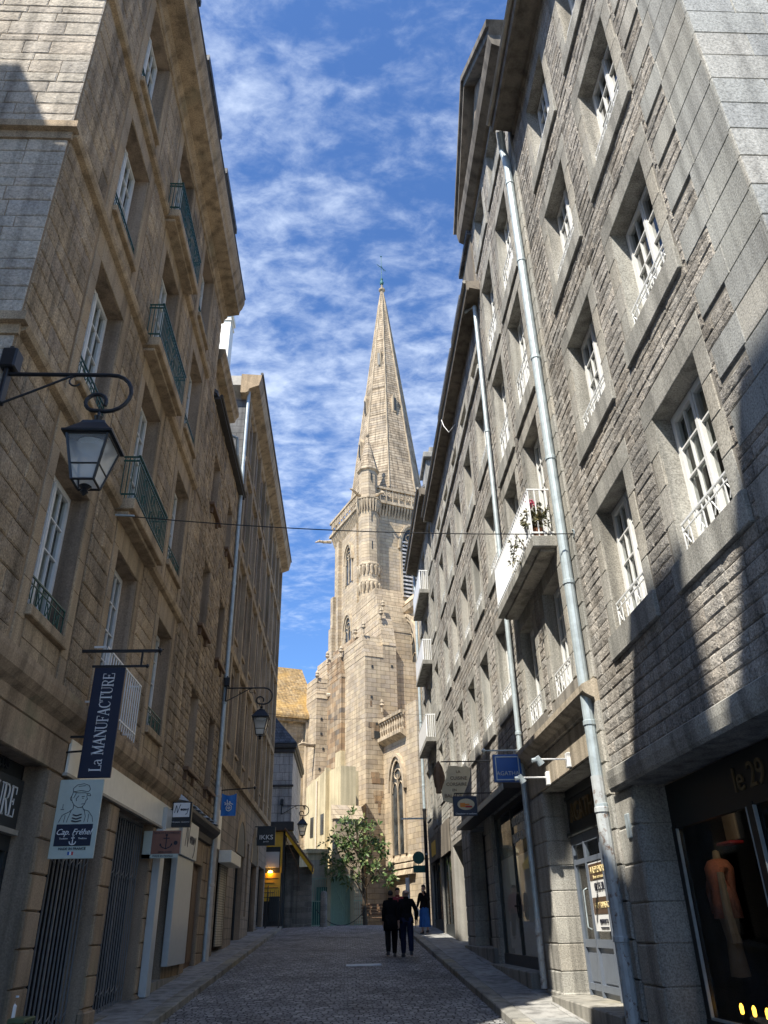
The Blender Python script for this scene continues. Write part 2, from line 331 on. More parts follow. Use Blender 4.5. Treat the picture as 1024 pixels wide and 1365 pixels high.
SER = {  # serif capitals drawn with broad and fine strokes: (x0,y0,x1,y1,width)
 'L': (.62, [(.14, 0, .14, 1, .13), (.02, .02, .60, .02, .045), (.02, .98, .28, .98, .045), (.58, 0, .58, .26, .05)]),
 'M': (.95, [(.12, 0, .12, 1, .05), (.12, 1, .46, .05, .13), (.46, .05, .80, 1, .05), (.80, 0, .80, 1, .13), (.0, .02, .24, .02, .045), (.68, .02, .93, .02, .045), (.0, .98, .16, .98, .045), (.76, .98, .93, .98, .045)]),
 'A': (.80, [(.08, 0, .38, 1, .05), (.38, 1, .68, 0, .13), (.2, .34, .56, .34, .045), (0, .02, .2, .02, .045), (.54, .02, .80, .02, .045)]),
 'N': (.84, [(.12, 0, .12, 1, .05), (.12, 1, .70, .02, .13), (.70, 0, .70, 1, .05), (0, .02, .24, .02, .045), (0, .98, .16, .98, .045), (.58, .98, .82, .98, .045)]),
 'U': (.80, [(.14, .25, .14, 1, .13), (.14, .25, .24, .06, .11), (.24, .06, .42, .02, .06), (.42, .02, .58, .08, .05), (.58, .08, .64, .28, .05), (.64, .28, .64, 1, .05), (0, .98, .28, .98, .045), (.52, .98, .76, .98, .045)]),
 'F': (.62, [(.14, 0, .14, 1, .13), (.02, .98, .58, .98, .045), (.14, .5, .42, .5, .045), (.57, .98, .57, .76, .05), (.42, .4, .42, .6, .045), (0, .02, .28, .02, .045)]),
 'C': (.78, [(.66, .8, .58, .93, .06), (.58, .93, .42, .98, .05), (.42, .98, .22, .9, .09), (.22, .9, .11, .7, .12), (.11, .7, .09, .5, .13), (.09, .5, .12, .28, .13), (.12, .28, .24, .09, .11), (.24, .09, .42, .02, .07), (.42, .02, .58, .07, .05), (.58, .07, .69, .22, .05), (.66, .7, .66, 1, .05)]),
 'T': (.74, [(.36, 0, .36, 1, .13), (.02, .98, .70, .98, .045), (.03, .98, .03, .74, .05), (.69, .98, .69, .74, .05), (.2, .02, .52, .02, .045)]),
 'R': (.78, [(.14, 0, .14, 1, .13), (.02, .98, .42, .98, .045), (.42, .98, .56, .9, .08), (.56, .9, .6, .75, .12), (.6, .75, .54, .58, .1), (.54, .58, .4, .5, .05), (.14, .5, .42, .5, .045), (.38, .5, .62, .06, .13), (.6, .02, .76, .02, .045), (0, .02, .28, .02, .045)]),
 'E': (.70, [(.14, 0, .14, 1, .13), (.02, .98, .60, .98, .045), (.02, .02, .64, .02, .045), (.14, .5, .44, .5, .045), (.59, .98, .59, .76, .05), (.63, .02, .63, .28, .05), (.44, .4, .44, .6, .045), ]),
 'a': (.60, [(.46, .05, .46, .45, .12), (.46, .45, .38, .6, .08), (.38, .6, .2, .62, .05), (.2, .62, .09, .52, .07), (.46, .38, .2, .32, .05), (.2, .32, .08, .18, .09), (.08, .18, .16, .03, .08), (.16, .03, .32, .04, .05), (.32, .04, .44, .14, .05), (.44, .04, .58, .03, .06)]),
 ' ': (.42, []),
}
def serif(name, s, mat, parent, org, xd, h, zd=(0, 0, 1), sx=1.0, depth=.008):
    xd = Vector(xd).normalized(); zd = Vector(zd).normalized(); nd = xd.cross(zd); org = Vector(org)
    wid = sum(SER[c][0] for c in s); mb = MB(); x = -wid / 2
    for c in s:
        for (a, b, c2, d, w) in SER[c][1]: stroke(mb, org, xd, zd, nd, (x + a) * sx * h, (b - .5) * h, (x + c2) * sx * h, (d - .5) * h, w * h * (sx if abs(a - c2) < .25 else 1), depth)
        x += SER[c][0]
    return mb.build(name, mat, parent)
def stroke(mb, org, xd, zd, nd, x0, y0, x1, y1, w, depth, mi=0):
    d = Vector((x1 - x0, y1 - y0)); L = max(1e-6, d.length); d /= L; p = Vector((-d.y, d.x)) * w / 2
    e = d * w * .12
    c = [(x0 - e.x - p.x, y0 - e.y - p.y), (x1 + e.x - p.x, y1 + e.y - p.y), (x1 + e.x + p.x, y1 + e.y + p.y), (x0 - e.x + p.x, y0 - e.y + p.y)]
    mb.hexa([tuple(org + xd * a + zd * b) for a, b in c] + [tuple(org + xd * a + zd * b + nd * depth) for a, b in c], mi)
def strokes(name, polys, mat, parent, org, xd, w, zd=(0, 0, 1), depth=.004, scale=1.0):
    xd = Vector(xd).normalized(); zd = Vector(zd).normalized(); nd = xd.cross(zd); org = Vector(org); mb = MB()
    for pl in polys:
        for a, b in zip(pl, pl[1:]): stroke(mb, org, xd, zd, nd, a[0] * scale, a[1] * scale, b[0] * scale, b[1] * scale, w, depth)
    return mb.build(name, mat, parent)

# ---------------------------------------------------------------- facades
def FL(s, d, z): return (XL + d, s, z)          # left side of the street (faces +x)
def FR(s, d, z): return (XR - d, s, z)          # right side (faces -x)
def wall_grid(mb, s0, s1, z0, z1, holes, depth, mi=0, rmi=None, d=0):
    rmi = mi if rmi is None else rmi
    S = sorted({s0, s1, *[h[0] for h in holes], *[h[1] for h in holes]}); Z = sorted({z0, z1, *[h[2] for h in holes], *[h[3] for h in holes]})
    S = [x for x in S if s0 <= x <= s1]; Z = [x for x in Z if z0 <= x <= z1]
    for a, b in zip(S, S[1:]):
        for c, e in zip(Z, Z[1:]):
            m = ((a + b) / 2, (c + e) / 2)
            if any(h[0] < m[0] < h[1] and h[2] < m[1] < h[3] for h in holes): continue
            mb.quad((a, d, c), (b, d, c), (b, d, e), (a, d, e), mi)
    for h in holes:
        a, b, c, e = h[:4]; dp = d - (h[4] if len(h) > 4 else depth)
        mb.quad((a, d, c), (a, dp, c), (a, dp, e), (a, d, e), rmi); mb.quad((b, d, c), (b, d, e), (b, dp, e), (b, dp, c), rmi)
        mb.quad((a, d, e), (a, dp, e), (b, dp, e), (b, d, e), rmi); mb.quad((a, d, c), (b, d, c), (b, dp, c), (a, dp, c), rmi)
def block(mb, s0, s1, z0, z1, d0, pr, rg, rock, mi, ch=.010):
    """one stone: chamfered, its face flat, or rock-faced when rock > 0"""
    if s1 - s0 < .03 or z1 - z0 < .025: return
    j = lambda a: R.uniform(-a, a)
    o = [(s0, d0 - .02, z0), (s1, d0 - .02, z0), (s1, d0 - .02, z1), (s0, d0 - .02, z1)]
    e = pr * .55
    m = [(s0 + j(.003), d0 + e, z0 + j(.003)), (s1 + j(.003), d0 + e, z0 + j(.003)), (s1 + j(.003), d0 + e, z1 + j(.003)), (s0 + j(.003), d0 + e, z1 + j(.003))]
    P = o + m; F = [(i, (i + 1) % 4, 4 + (i + 1) % 4, 4 + i) for i in range(4)]
    t = pr + R.uniform(-rg, rg) * .5; tl = j(rg) * .6; tz = j(rg) * .6
    if rock <= 0:
        c = min(ch, (z1 - z0) * .2)
        q = [(s0 + c, d0 + t - tl - tz, z0 + c), (s1 - c, d0 + t + tl - tz, z0 + c), (s1 - c, d0 + t + tl + tz, z1 - c), (s0 + c, d0 + t - tl + tz, z1 - c)]
        P += q; F += [(4 + i, 4 + (i + 1) % 4, 8 + (i + 1) % 4, 8 + i) for i in range(4)] + [(8, 9, 10, 11)]
    else:
        nx = max(2, int((s1 - s0) / .11)); nz = 2 if z1 - z0 < .3 else 3
        b = len(P); c = .018
        for iz in range(nz + 1):
            for ix in range(nx + 1):
                edge = ix in (0, nx) or iz in (0, nz)
                fx = s0 + c + (s1 - s0 - 2 * c) * ix / nx + (0 if ix in (0, nx) else j(.02)); fz = z0 + c + (z1 - z0 - 2 * c) * iz / nz + (0 if iz in (0, nz) else j(.015))
                P.append((fx, d0 + t + (R.uniform(-.25, .5) if edge else R.uniform(.1, 1.3)) * rock, fz))
        for iz in range(nz):
            for ix in range(nx):
                k = b + iz * (nx + 1) + ix; F.append((k, k + 1, k + nx + 2, k + nx + 1))
        ring = [b + i for i in range(nx + 1)] + [b + i * (nx + 1) + nx for i in range(1, nz + 1)] + [b + nz * (nx + 1) + i for i in range(nx - 1, -1, -1)] + [b + i * (nx + 1) for i in range(nz - 1, 0, -1)]
        cor = [0, nx, nx + nz, 2 * nx + nz]
        for q in range(4):
            i0 = cor[q]; i1 = cor[q + 1] if q < 3 else len(ring)
            seg = [ring[i % len(ring)] for i in range(i0, i1 + 1)]
            F.append([4 + q, 4 + (q + 1) % 4] + seg[::-1])
    mb.add(P, F, mi)
def courses(mb, s0, s1, z0, z1, holes, ch, ln, pr=.02, rg=.012, rock=0, gap=.008, mi=0, d0=0, jit=.12, edge=None):
    """lay stone courses over a wall, leaving the holes free"""
    n = max(1, round((z1 - z0) / ch)); zs = [z0 + (z1 - z0) * i / n for i in range(n + 1)]
    zs = [zs[0]] + [z + R.uniform(-jit, jit) * (z1 - z0) / n for z in zs[1:-1]] + [zs[-1]]
    row = 0
    for a, b in zip(zs, zs[1:]):
        cuts = sorted({a, b, *[h[2] for h in holes if a + .04 < h[2] < b - .04], *[h[3] for h in holes if a + .04 < h[3] < b - .04]})
        for lo, hi in zip(cuts, cuts[1:]):
            mid = (lo + hi) / 2; row += 1
            e0, e1 = (s0, s1) if not edge else edge(mid)
            free = [(e0, e1)]
            for h in holes:
                if h[2] < mid < h[3]:
                    free = [x for f in free for x in ((f[0], min(f[1], h[0])), (max(f[0], h[1]), f[1])) if x[1] - x[0] > .03]
            for f0, f1 in free:
                x = f0; 
                while x < f1 - .02:
                    l = R.uniform(*ln); nx = x + l
                    if f1 - nx < ln[0] * .6: nx = f1
                    block(mb, x + gap / 2, min(nx, f1) - gap / 2, lo + gap / 2, hi - gap / 2, d0, pr, rg, rock, mi)
                    x = nx
def surround(mb, h, jl, js, hh, pr, mi, lint=.34, sill=None, below=0):
    """dressed jamb blocks and lintel round an opening; returns the zone it covers"""
    a, b, c, e = h[:4]; z = c - below; k = 0
    n = max(1, round((e - z) / hh)); hs = (e - z) / n
    for k in range(n):
        w1 = jl if k % 2 else js
        block(mb, a - w1, a, z + .003, z + hs - .003, 0, pr, .004, 0, mi); block(mb, b, b + w1, z + .003, z + hs - .003, 0, pr, .004, 0, mi); z += hs
    block(mb, a - jl, b + jl, e + .002, e + lint, 0, pr + .004, .003, 0, mi)
PROTO = {}
def window(root, side, s, z, w, h, dep=.27, rows=4, rail=None, mat='white', dark=False, label=None, leaves=2, sub=True, curtain=True, extra=(), ekey=None):
    """glazed window: frame mesh > pane, railing.  origin at the middle of its sill on the wall plane"""
    var = R.randrange(3) if h > 1 else 2
    key = (var, side, round(w, 2), round(h, 2), dep, rows, rail, mat, leaves, curtain, ekey)
    sg = 1 if side == 'L' else -1; X = XL if side == 'L' else XR
    rw = W[root]; loc = Vector((X - rw.x, s - rw.y, z - rw.z))
    if key in PROTO:
        o = copy_tree(PROTO[key], root); o.location = loc
    else:
        f = lambda a, d, b: (sg * d, a, b)
        m = MB(f); t = .06; hw = w / 2; D = -dep
        for bx in ((-hw, -hw + t, 0, h), (hw - t, hw, 0, h), (-hw + t, hw - t, h - t, h), (-hw + t, hw - t, 0, t)): m.box(bx[0], bx[1], D - .08, D + .012, bx[2], bx[3])
        lw = (w - 2 * t) / leaves; st = .055; P = MB(f)
        for L in range(leaves):
            a = -hw + t + L * lw; b = a + lw; g = .003
            for bx in ((a + g, a + st, t, h - t), (b - st, b - g, t, h - t), (a + st, b - st, t, t + .11), (a + st, b - st, h - t - st, h - t)): m.box(bx[0], bx[1], D - .05, D + .03, bx[2], bx[3])
            z0 = t + .11; z1 = h - t - st
            for k in range(1, rows):
                zz = z0 + (z1 - z0) * k / rows; m.box(a + st, b - st, D - .03, D + .018, zz - .012, zz + .012)
            if leaves == 2 and h > 1: m.box((a + b) / 2 - .012, (a + b) / 2 + .012, D - .028, D + .016, z0, z1)
            P.quad((a + st, D - .012, z0), (b - st, D - .012, z0), (b - st, D - .012, z1), (a + st, D - .012, z1), 0)
        m.box(-.03, .03, D + .03, D + .045, t, h - t) if leaves == 2 else None
        o = m.build('window', M[mat], root, local=True); o.location = loc
        P.build('pane', [M['panes']], o, local=True)
        if var == 1:
            Cn = MB(f); zb = h * R.uniform(.45, .7); n = 1
            Cn.box(-hw + t, hw - t, D - .11, D - .10, zb, h - t); Cn.build('blind', M['curtain'], o, local=True)
        if curtain and var == 0:
            Cn = MB(f); n = 22
            for side_ in (-1, 1):
                x0 = side_ * (hw - t); x1 = side_ * hw * R.uniform(.12, .4)
                pts = [(x0 + (x1 - x0) * i / n, D - .1 + .02 * math.sin(i * 1.9)) for i in range(n + 1)]
                for (xa, da), (xb, db) in zip(pts, pts[1:]): Cn.quad((xa, da, t), (xb, db, t), (xb, db, h - t), (xa, da, h - t))
            # drawn aside behind the glass; kept inside the reveal
            Cn.build('curtain', M['curtain'], o, local=True)
        if rail:
            rh, dd, rm = rail; m = MB(f); q = .011
            for zz in (.04, rh): m.box(-hw, hw, dd - q, dd + q, zz - q, zz + q)
            m.box(-hw, hw, dd - .008, dd + .008, rh * .78 - .007, rh * .78 + .007)
            n = max(4, int(w / .16))
            for i in range(n + 1):
                x = -hw + .01 + (w - .02) * i / n; m.box(x - .007, x + .007, dd - .0065, dd + .0065, .04, rh)
            for i in range(0, n, 2):
                x = -hw + w * (i + .5) / n; m.tube([(x - .05, dd, .12), (x + .05, dd, rh * .7)], .008, 5); m.tube([(x + .05, dd, .12), (x - .05, dd, rh * .7)], .008, 5)
            m.build('railing', M[rm], o, local=True)
        for en, em, eb in extra:
            m = MB(f); eb(m, hw, h); m.build(en, M[em], o, local=True)
        PROTO[key] = o
    if label: o['label'] = label
    return o
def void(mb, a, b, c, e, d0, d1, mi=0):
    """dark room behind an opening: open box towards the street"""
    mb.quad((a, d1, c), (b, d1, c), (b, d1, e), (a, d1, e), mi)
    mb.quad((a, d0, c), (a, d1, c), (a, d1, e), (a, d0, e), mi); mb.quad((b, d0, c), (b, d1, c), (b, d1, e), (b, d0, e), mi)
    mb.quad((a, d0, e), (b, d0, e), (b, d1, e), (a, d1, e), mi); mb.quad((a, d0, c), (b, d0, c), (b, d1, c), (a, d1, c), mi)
def pipe(root, x, y, z0, z1, r, mat, joints=(), top=None, foot=None, name='drainpipe'):
    m = MB(); pts = [(x, y, z0 + .02)]
    if foot: pts = [(x + foot[0], y, z0 + .02), (x + foot[0], y, z0 + foot[1]), (x, y, z0 + foot[1] + .12)]
    pts.append((x, y, z1))
    if top: pts += top
    m.tube(pts, r, 12)
    for j in joints: m.lathe([(r + .004, 0), (r + .014, .01), (r + .014, .07), (r + .004, .08)], (x, y, j), 12)
    return m.build(name, M[mat], root, smooth=False)
def shell(mb, f, s0, s1, z0, z1, dp, roof=None):
    """back and flank walls of a building behind its street wall"""
    mb.quad((s0, 0, z0), (s0, -dp, z0), (s0, -dp, z1), (s0, 0, z1)); mb.quad((s1, 0, z0), (s1, -dp, z0), (s1, -dp, z1), (s1, 0, z1))
    mb.quad((s0, -dp, z0), (s1, -dp, z0), (s1, -dp, z1), (s0, -dp, z1))
def pitched(root, f, s0, s1, d0, d1, z, rise, mat, name='roof'):
    """two-sided slate roof with its ridge along the street; closed below"""
    m = MB(f); dm = (d0 + d1) / 2; t = .12
    m.prism([(d0, z), (dm, z + rise), (d1, z), (d1, z + t), (dm, z + rise + t), (d0, z + t)], lambda d, zz: (s0, d, zz), lambda d, zz: (s1, d, zz))
    m.quad((s0, d0 - .25, z + .03), (s1, d0 - .25, z + .03), (s1, d1 + .1, z + .03), (s0, d1 + .1, z + .03))
    for s in (s0 + .06, s1 - .06): m.add([(s, d0, z), (s, dm, z + rise), (s, d1, z)], [(0, 1, 2)])
    return m.build(name, M[mat], root)

def left_buildings():
    f = FL
    # ---------------- L1: the near house with string courses and green balconies
    y0, y1, top = 7.25, 18.5, 16.98
    b = thing('apartment_building', (XL, y0, gz(y0)), 'tall warm granite house with green balconies and projecting string courses, nearest on the left', 'building', 'old houses along the left of the street')
    cols = (9.78, 12.87, 16.16); hw = .68
    heads = (5.91, 9.58, 13.22, 16.9); sills = (3.66, 7.28, 10.9, 14.5)
    strs = (6.43, 10.05, 13.66)
    holes = []
    for r in range(4):
        for c in cols:
            s = sills[r]
            if c == cols[1] and r > 0: s = strs[r - 1] + .23
            if c == cols[1] and r == 0: s = 3.02
            holes.append((c - hw, c + hw, s, heads[r], .30))
    ground = [(8.2, 10.8, -1.6, 2.02, .3), (11.35, 13.8, -1.6, 2.0, .32), (14.35, 17.05, -1.6, 2.0, .32), (17.6, 18.5, -1.6, 2.0, .32)]
    w = MB(f)
    wall_grid(w, y0, y1, -1.75, top, holes + ground, .3, 0, 1)
    shell(w, f, y0, y1, -1.75, top, 9)
    lev0 = (2.95, 6.43, 10.05, 13.66, 16.95); bays = [(c - 1.03, c + 1.03, 2.9, top) for c in cols]
    for i in range(4):
        courses(w, y0 + .02, 17.25, lev0[i] + (.22 if i else 0), lev0[i + 1], bays, .30, (.35, .8), pr=.020, rg=.010, rock=.010, gap=.013, mi=2)
        courses(w, 17.25, y1, lev0[i] + (.22 if i else 0), lev0[i + 1], [], .24, (.25, .6), pr=.02, rg=.015, rock=.014, gap=.012, mi=2)
    w.build('wall', [M['mortL'], M['revealL'], M['rockL']], b)
    # dressed bays with their grooves, breast panels and sills; stones between them
    lev = (2.95, 6.43, 10.05, 13.66, 16.95)
    def bay(r, z):
        lo = lev[r] + (.22 if r else 0) - z; hi = lev[r + 1] - z
        def sur(m, hw_, h):
            for a, e in ((-.95, -hw_ - .02), (hw_ + .02, .95)):
                for k in range(7): block(m, a, e, lo + (hi - lo) * k / 7 + .002, lo + (hi - lo) * (k + 1) / 7 - .002, 0, .022, .002, 0, 0, .006)
            block(m, -hw_ - .02, hw_ + .02, h, hi, 0, .024, .002, 0, 0, .006)
            if lo < -.3:
                for x0, x1 in ((-.62, -.01), (.01, .62)): block(m, x0, x1, lo + .02, lo + .3, 0, .010, .001, 0, 0, .004)
                if -.16 - lo > .34: block(m, -.62, .62, lo + .31, -.16, 0, .010, .001, 0, 0, .004)
        ex = [('surround', 'dressL', sur)]
        if lo < -.3: ex.append(('sill', 'dressL', lambda m, hw_, h: m.cham(-hw_ - .02, hw_ + .02, -.05, .09, -.14, 0, .012)))
        return dict(extra=ex, ekey=('bay', round(lo, 3), round(hi, 3)))
    q = MB(f)
    for k, z in enumerate(strs):
        q.prism([(0, z), (.10, z + .03), (.13, z + .10), (.13, z + .18), (.02, z + .23), (0, z + .23)], lambda dd, zz: (y0, dd, zz), lambda dd, zz: (17.25, dd, zz))
        # the course returns along the end wall
        e = MB(); 
        q.hexa([(y0 - .13, 0.13, z + .09), (y0 - .002, 0.13, z + .09), (y0, -9, z + .09), (y0 - .13, -9, z + .09), (y0 - .13, .13, z + .22), (y0 - .002, .13, z + .22), (y0, -9, z + .22), (y0 - .13, -9, z + .22)])
        q.hexa([(y0 - .05, 0.05, z - .06), (y0, 0.05, z - .06), (y0, -9, z - .06), (y0 - .05, -9, z - .06), (y0 - .05, .05, z + .09), (y0, .05, z + .09), (y0, -9, z + .09), (y0 - .05, -9, z + .09)])
    q.build('string_course', M['dressL'], b)
    # sunlit end wall of pale blocks
    e = MB(lambda s, dd, z: (XL - s, y0 - dd, z))
    for lo, hi in ((strs[2] + .24, 19), (strs[1] + .24, strs[2] - .04), (strs[0] + .24, strs[1] - .04), (2.9, strs[0] - .04), (-1.6, 2.9)):
        courses(e, 0, 9, lo, hi, [], .25, (.4, .95), pr=.014, rg=.008, rock=.007, gap=.011, jit=.2)
    e.build('end_wall', M['endL'], b)
    # main cornice and roof
    c = MB(f)
    c.prism([(0, 16.93), (.06, 16.95), (.08, 17.1), (.16, 17.16), (.16, 17.24), (.52, 17.30), (.54, 17.45), (.60, 17.55), (.66, 17.76), (.66, 17.95), (.2, 17.98), (-.3, 17.98), (-.3, 16.93)], lambda dd, zz: (y0 - .6, dd, zz), lambda dd, zz: (18.6, dd, zz))
    c.build('cornice', M['dressL'], b)
    g = MB(f); g.tube([(y0 - .6, .62, 17.98), (18.6, .62, 17.98)], .07, 8); g.build('gutter', M['gutter'], b)
    pitched(b, f, y0 - .3, 18.6, .4, -9.6, 17.95, 5.0, 'slate')
    for yy in (9.6, 13.2, 16.6):
        dm = MB(f); dm.box(yy - .95, yy + .95, -1.6, .12, 18.0, 20.0); o = dm.build('dormer', M['dressL'], b)
        dr = MB(f); dr.box(yy - 1.15, yy + 1.15, -1.8, .36, 20.0, 20.22); dr.build('dormer_roof', M['slate'], o)
    # windows and balconies
    rail = (.42, -.03, 'greeniron')
    for r in range(4):
        for c0 in cols:
            if c0 == cols[1]: continue
            window(b, 'L', c0, sills[r], 1.36, heads[r] - sills[r], .27, 4, rail, **bay(r, sills[r]))
    for r in range(4):
        z = holes[r * 3 + 1][2]; window(b, 'L', cols[1], z, 1.36, heads[r] - z, .27, 5, None, **bay(r, z))
    first = None
    for r, z in enumerate(strs):
        loc = Vector((XL, 12.83, z)) - W[b]
        if first is None:
            lf = lambda s, dd, zz: (dd, s, zz)
            m = MB(lf); m.cham(-1.18, 1.18, -.02, .34, .0, .21, .015); m.cham(-1.1, 1.1, -.02, .24, -.07, 0, .01)
            first = m.build('balcony', M['dressL'], b, local=True)
            m = MB(lf)
            for zz in (.30, .98, 1.06): m.box(-1.15, 1.15, .295, .315, zz - .013, zz + .013); [m.box(x - .01, x + .01, 0, .30, zz - .013, zz + .013) for x in (-1.15, 1.15)]
            m.box(-1.17, 1.17, .285, .325, 1.06, 1.085)
            for i in range(24):
                x = -1.14 + 2.28 * i / 23; m.box(x - .008, x + .008, .297, .313, .21, 1.06)
            for i in range(3):
                for x in (-1.15, 1.15): m.box(x - .008, x + .008, .05 + .08 * i, .066 + .08 * i, .21, 1.06)
            for cx in (-.6, 0, .6):
                for k in range(2):
                    m.tube([(cx + .11 * math.cos(t * .5), .305, .64 + (.17 if k else -.17) + .11 * math.sin(t * .5)) for t in range(13)], .009, 5)
            m.build('railing', M['greeniron'], first, local=True); first.location = loc
        else:
            o = copy_tree(first, b); o.location = loc
    m = MB(f)
    for zz in (3.14, 4.0): m.box(11.75, 13.98, .22, .245, zz - .014, zz + .014); [m.box(x - .01, x + .01, 0, .24, zz - .014, zz + .014) for x in (11.76, 13.97)]
    for i in range(17): x = 11.76 + 2.21 * i / 16; m.box(x - .009, x + .009, .225, .241, 3.0, 4.0)
    m.build('balcony_railing', M['white2'], b, label='white barred railing across the first-floor door')
    # shop storey
    c = MB(f)
    c.prism([(0, 2.42), (.05, 2.44), (.07, 2.6), (.15, 2.66), (.22, 2.74), (.24, 2.86), (.24, 2.94), (.02, 3.0), (0, 3.0)], lambda dd, zz: (y0 - .1, dd, zz), lambda dd, zz: (18.5, dd, zz))
    c.build('shop_cornice', M['fascia'], b)
    c = MB(f); block(c, y0, 11.33, 2.0, 2.43, 0, .035, 0, 0, 0); c.build('fascia', M['fascia'], b)
    for a, e in ((7.3, 8.2), (10.8, 11.35), (13.8, 14.35), (17.05, 17.6)):
        pl = MB(f); n = 8
        for k in range(n):
            lo = -1.35 + 3.33 * k / n; block(pl, a + .01, e - .01, lo, lo + 3.33 / n - .012, 0, .05, .004, 0, 0, .015)
            pl.box(a + .004, a + .03, -.32, .03, lo, lo + 3.33 / n - .012)
        pl.cham(a - .03, e + .03, -.02, .085, -1.6, -.98, .02)
        pl.build('pilaster', M['fascia'], b)
    wp = MB(f); wp.box(11.37, 18.45, .035, .07, 2.03, 2.5); wp.build('shop_fascia', M['cream'], b, label='blank cream shop fascia panel')
    wp = MB(f); wp.box(11.3, 18.46, .03, .10, 1.99, 2.03); wp.build('fascia_trim', M['gutterL'], b)
    # near shop: dark front with the sign board
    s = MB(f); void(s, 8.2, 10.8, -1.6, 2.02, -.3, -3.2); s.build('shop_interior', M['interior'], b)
    s = MB(f); s.box(8.2, 10.8, -.36, -.30, .98, 1.22); s.box(8.2, 10.8, -.38, -.32, 1.85, 2.02); [s.box(x, x + .07, -.38, -.31, -1.3, .98) for x in (8.2, 9.4, 10.72)]; s.box(8.2, 10.8, -.38, -.31, -1.4, -.75)
    sf = s.build('shop_front', M['greysign'], b)
    s = MB(f); s.quad((8.27, -.345, -.75), (10.72, -.345, -.75), (10.72, -.345, .98), (8.27, -.345, .98)); s.build('pane', M['shopglass'], sf)
    gates = []
    for a, e in ((11.35, 13.8), (14.35, 17.05)):
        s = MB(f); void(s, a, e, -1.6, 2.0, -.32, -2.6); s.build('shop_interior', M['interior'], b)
        s = MB(f); z0 = gz(a) + .14; s.box(a, e, -.32, .06, z0 - .3, z0 + .04); s.build('threshold', M['kerb'], b)
        g = MB(f); n = int((e - a) / .165)
        for i in range(n + 1):
            x = a + .04 + (e - a - .08) * i / n; t = .022 if i == n // 2 else .010; g.box(x - t * .85, x + t * .85, -.20, -.18, z0 + .05, 1.97)
        for zc in (z0 + .32, 1.0):
            for i in range(n):
                x = a + .04 + (e - a - .08) * i / n; x2 = a + .04 + (e - a - .08) * (i + 1) / n
                for q2 in (0,):
                    g.tube([(x, -.178, zc + q2), (x2, -.178, zc + q2 + (.085 if i % 2 else -.085))], .007, 4, cap=False)
        g.box(a, e, -.22, -.16, 1.95, 2.0); g.build('folding_gate', M['gate'], b)
    # ---------------- L2: low rubble house
    y2, y3, t2 = 18.5, 24.62, 14.0
    b2 = thing('rubble_house', (XL, y2, gz(y2)), 'lower rubble stone house with small deep windows between two taller houses', 'building', 'old houses along the left of the street')
    ho = []
    for zc in (3.62, 7.3, 10.98):
        for s0, s1 in ((19.55, 20.62), (22.5, 23.5)): ho.append((s0, s1, zc, zc + (1.95 if zc < 10 else 1.75), .32))
    gr = [(18.5, 19.35, -1.6, 2.25, .25), (21.75, 23.3, -1.6, 1.65, .12)]
    w = MB(f); wall_grid(w, y2, y3, -1.6, t2, ho + gr, .3, 0, 1); shell(w, f, y2, y3, -1.6, t2, 8); courses(w, y2, y3, 2.6, t2, ho, .19, (.16, .5), pr=.022, rg=.022, rock=.02, gap=.014, jit=.3, mi=2); w.build('wall', [M['mortL'], M['revealL'], M['rubL2']], b2)
    def sil(m, hw_, h):
        m.cham(-hw_ - .12, hw_ + .3, -.05, .16, -.11, -.01, .015)
        for x in (-hw_ + .05, hw_ - .05): m.box(x - .04, x + .04, -.02, .10, -.3, -.1)
    for h in ho: window(b2, 'L', (h[0] + h[1]) / 2, h[2], h[1] - h[0], h[3] - h[2], .30, 3, None, extra=[('sill', 'wood', sil)], ekey='L2')
    m = MB(f); m.box(18.62, 24.7, -.1, .20, t2, t2 + .10); m.tube([(18.62, .22, t2 + .12), (24.7, .22, t2 + .12)], .05, 8); m.build('gutter', M['gutter'], b2)
    pitched(b2, f, y2, y3, .12, -8, t2 + .1, 3.4, 'slate')
    m = MB(f); m.box(19.2, 22.3, -2.2, -.25, t2, 15.9); dm = m.build('dormer', M['dressL'], b2)
    m = MB(f); m.prism([(-.3, 15.8), (0, 15.85), (.04, 16.0), (.12, 16.1), (.12, 16.25), (-2.4, 16.3), (-2.4, 15.8)], lambda dd, zz: (19.0, dd, zz), lambda dd, zz: (22.45, dd, zz)); m.build('dormer_cornice', M['dressL'], dm)
    # shop of L2
    m = MB(f); m.prism([(0, 2.25), (.08, 2.27), (.10, 2.42), (.22, 2.5), (.3, 2.6), (.3, 2.68), (.02, 2.74), (0, 2.74)], lambda dd, zz: (19.5, dd, zz), lambda dd, zz: (24.3, dd, zz)); m.build('shop_cornice', M['gutter'], b2)
    ml = MB(f)
    for i in range(7):
        s0 = 19.0 + i * .72 + R.uniform(-.08, .08); n = 5
        ml.add([(s0, .02, 2.74 + R.uniform(0, .05)), (s0 + .6, .02, 2.74), (s0 + .6, .3, 2.75), (s0, .33, 2.73), (s0 + .1, .1, 2.74 + R.uniform(.12, .2)), (s0 + .5, .12, 2.74 + R.uniform(.08, .16))], [(0, 1, 5, 4), (1, 2, 5), (2, 3, 4, 5), (3, 0, 4), (0, 3, 2, 1)])
    ml.build('awning_rag', M['pale'], b2)
    for a, e in ((21.22, 21.75), (23.3, 24.3)):
        pl = MB(f)
        for k in range(8): lo = -1.3 + 3.5 * k / 8; block(pl, a, e, lo, lo + .43, 0, .04, .004, 0, 0, .014)
        pl.build('pilaster', M['fascia'], b2)
    pl = MB(f); block(pl, 21.75, 23.3, 1.65, 2.2, 0, .03, 0, 0, 0); pl.build('lintel', M['fascia'], b2)
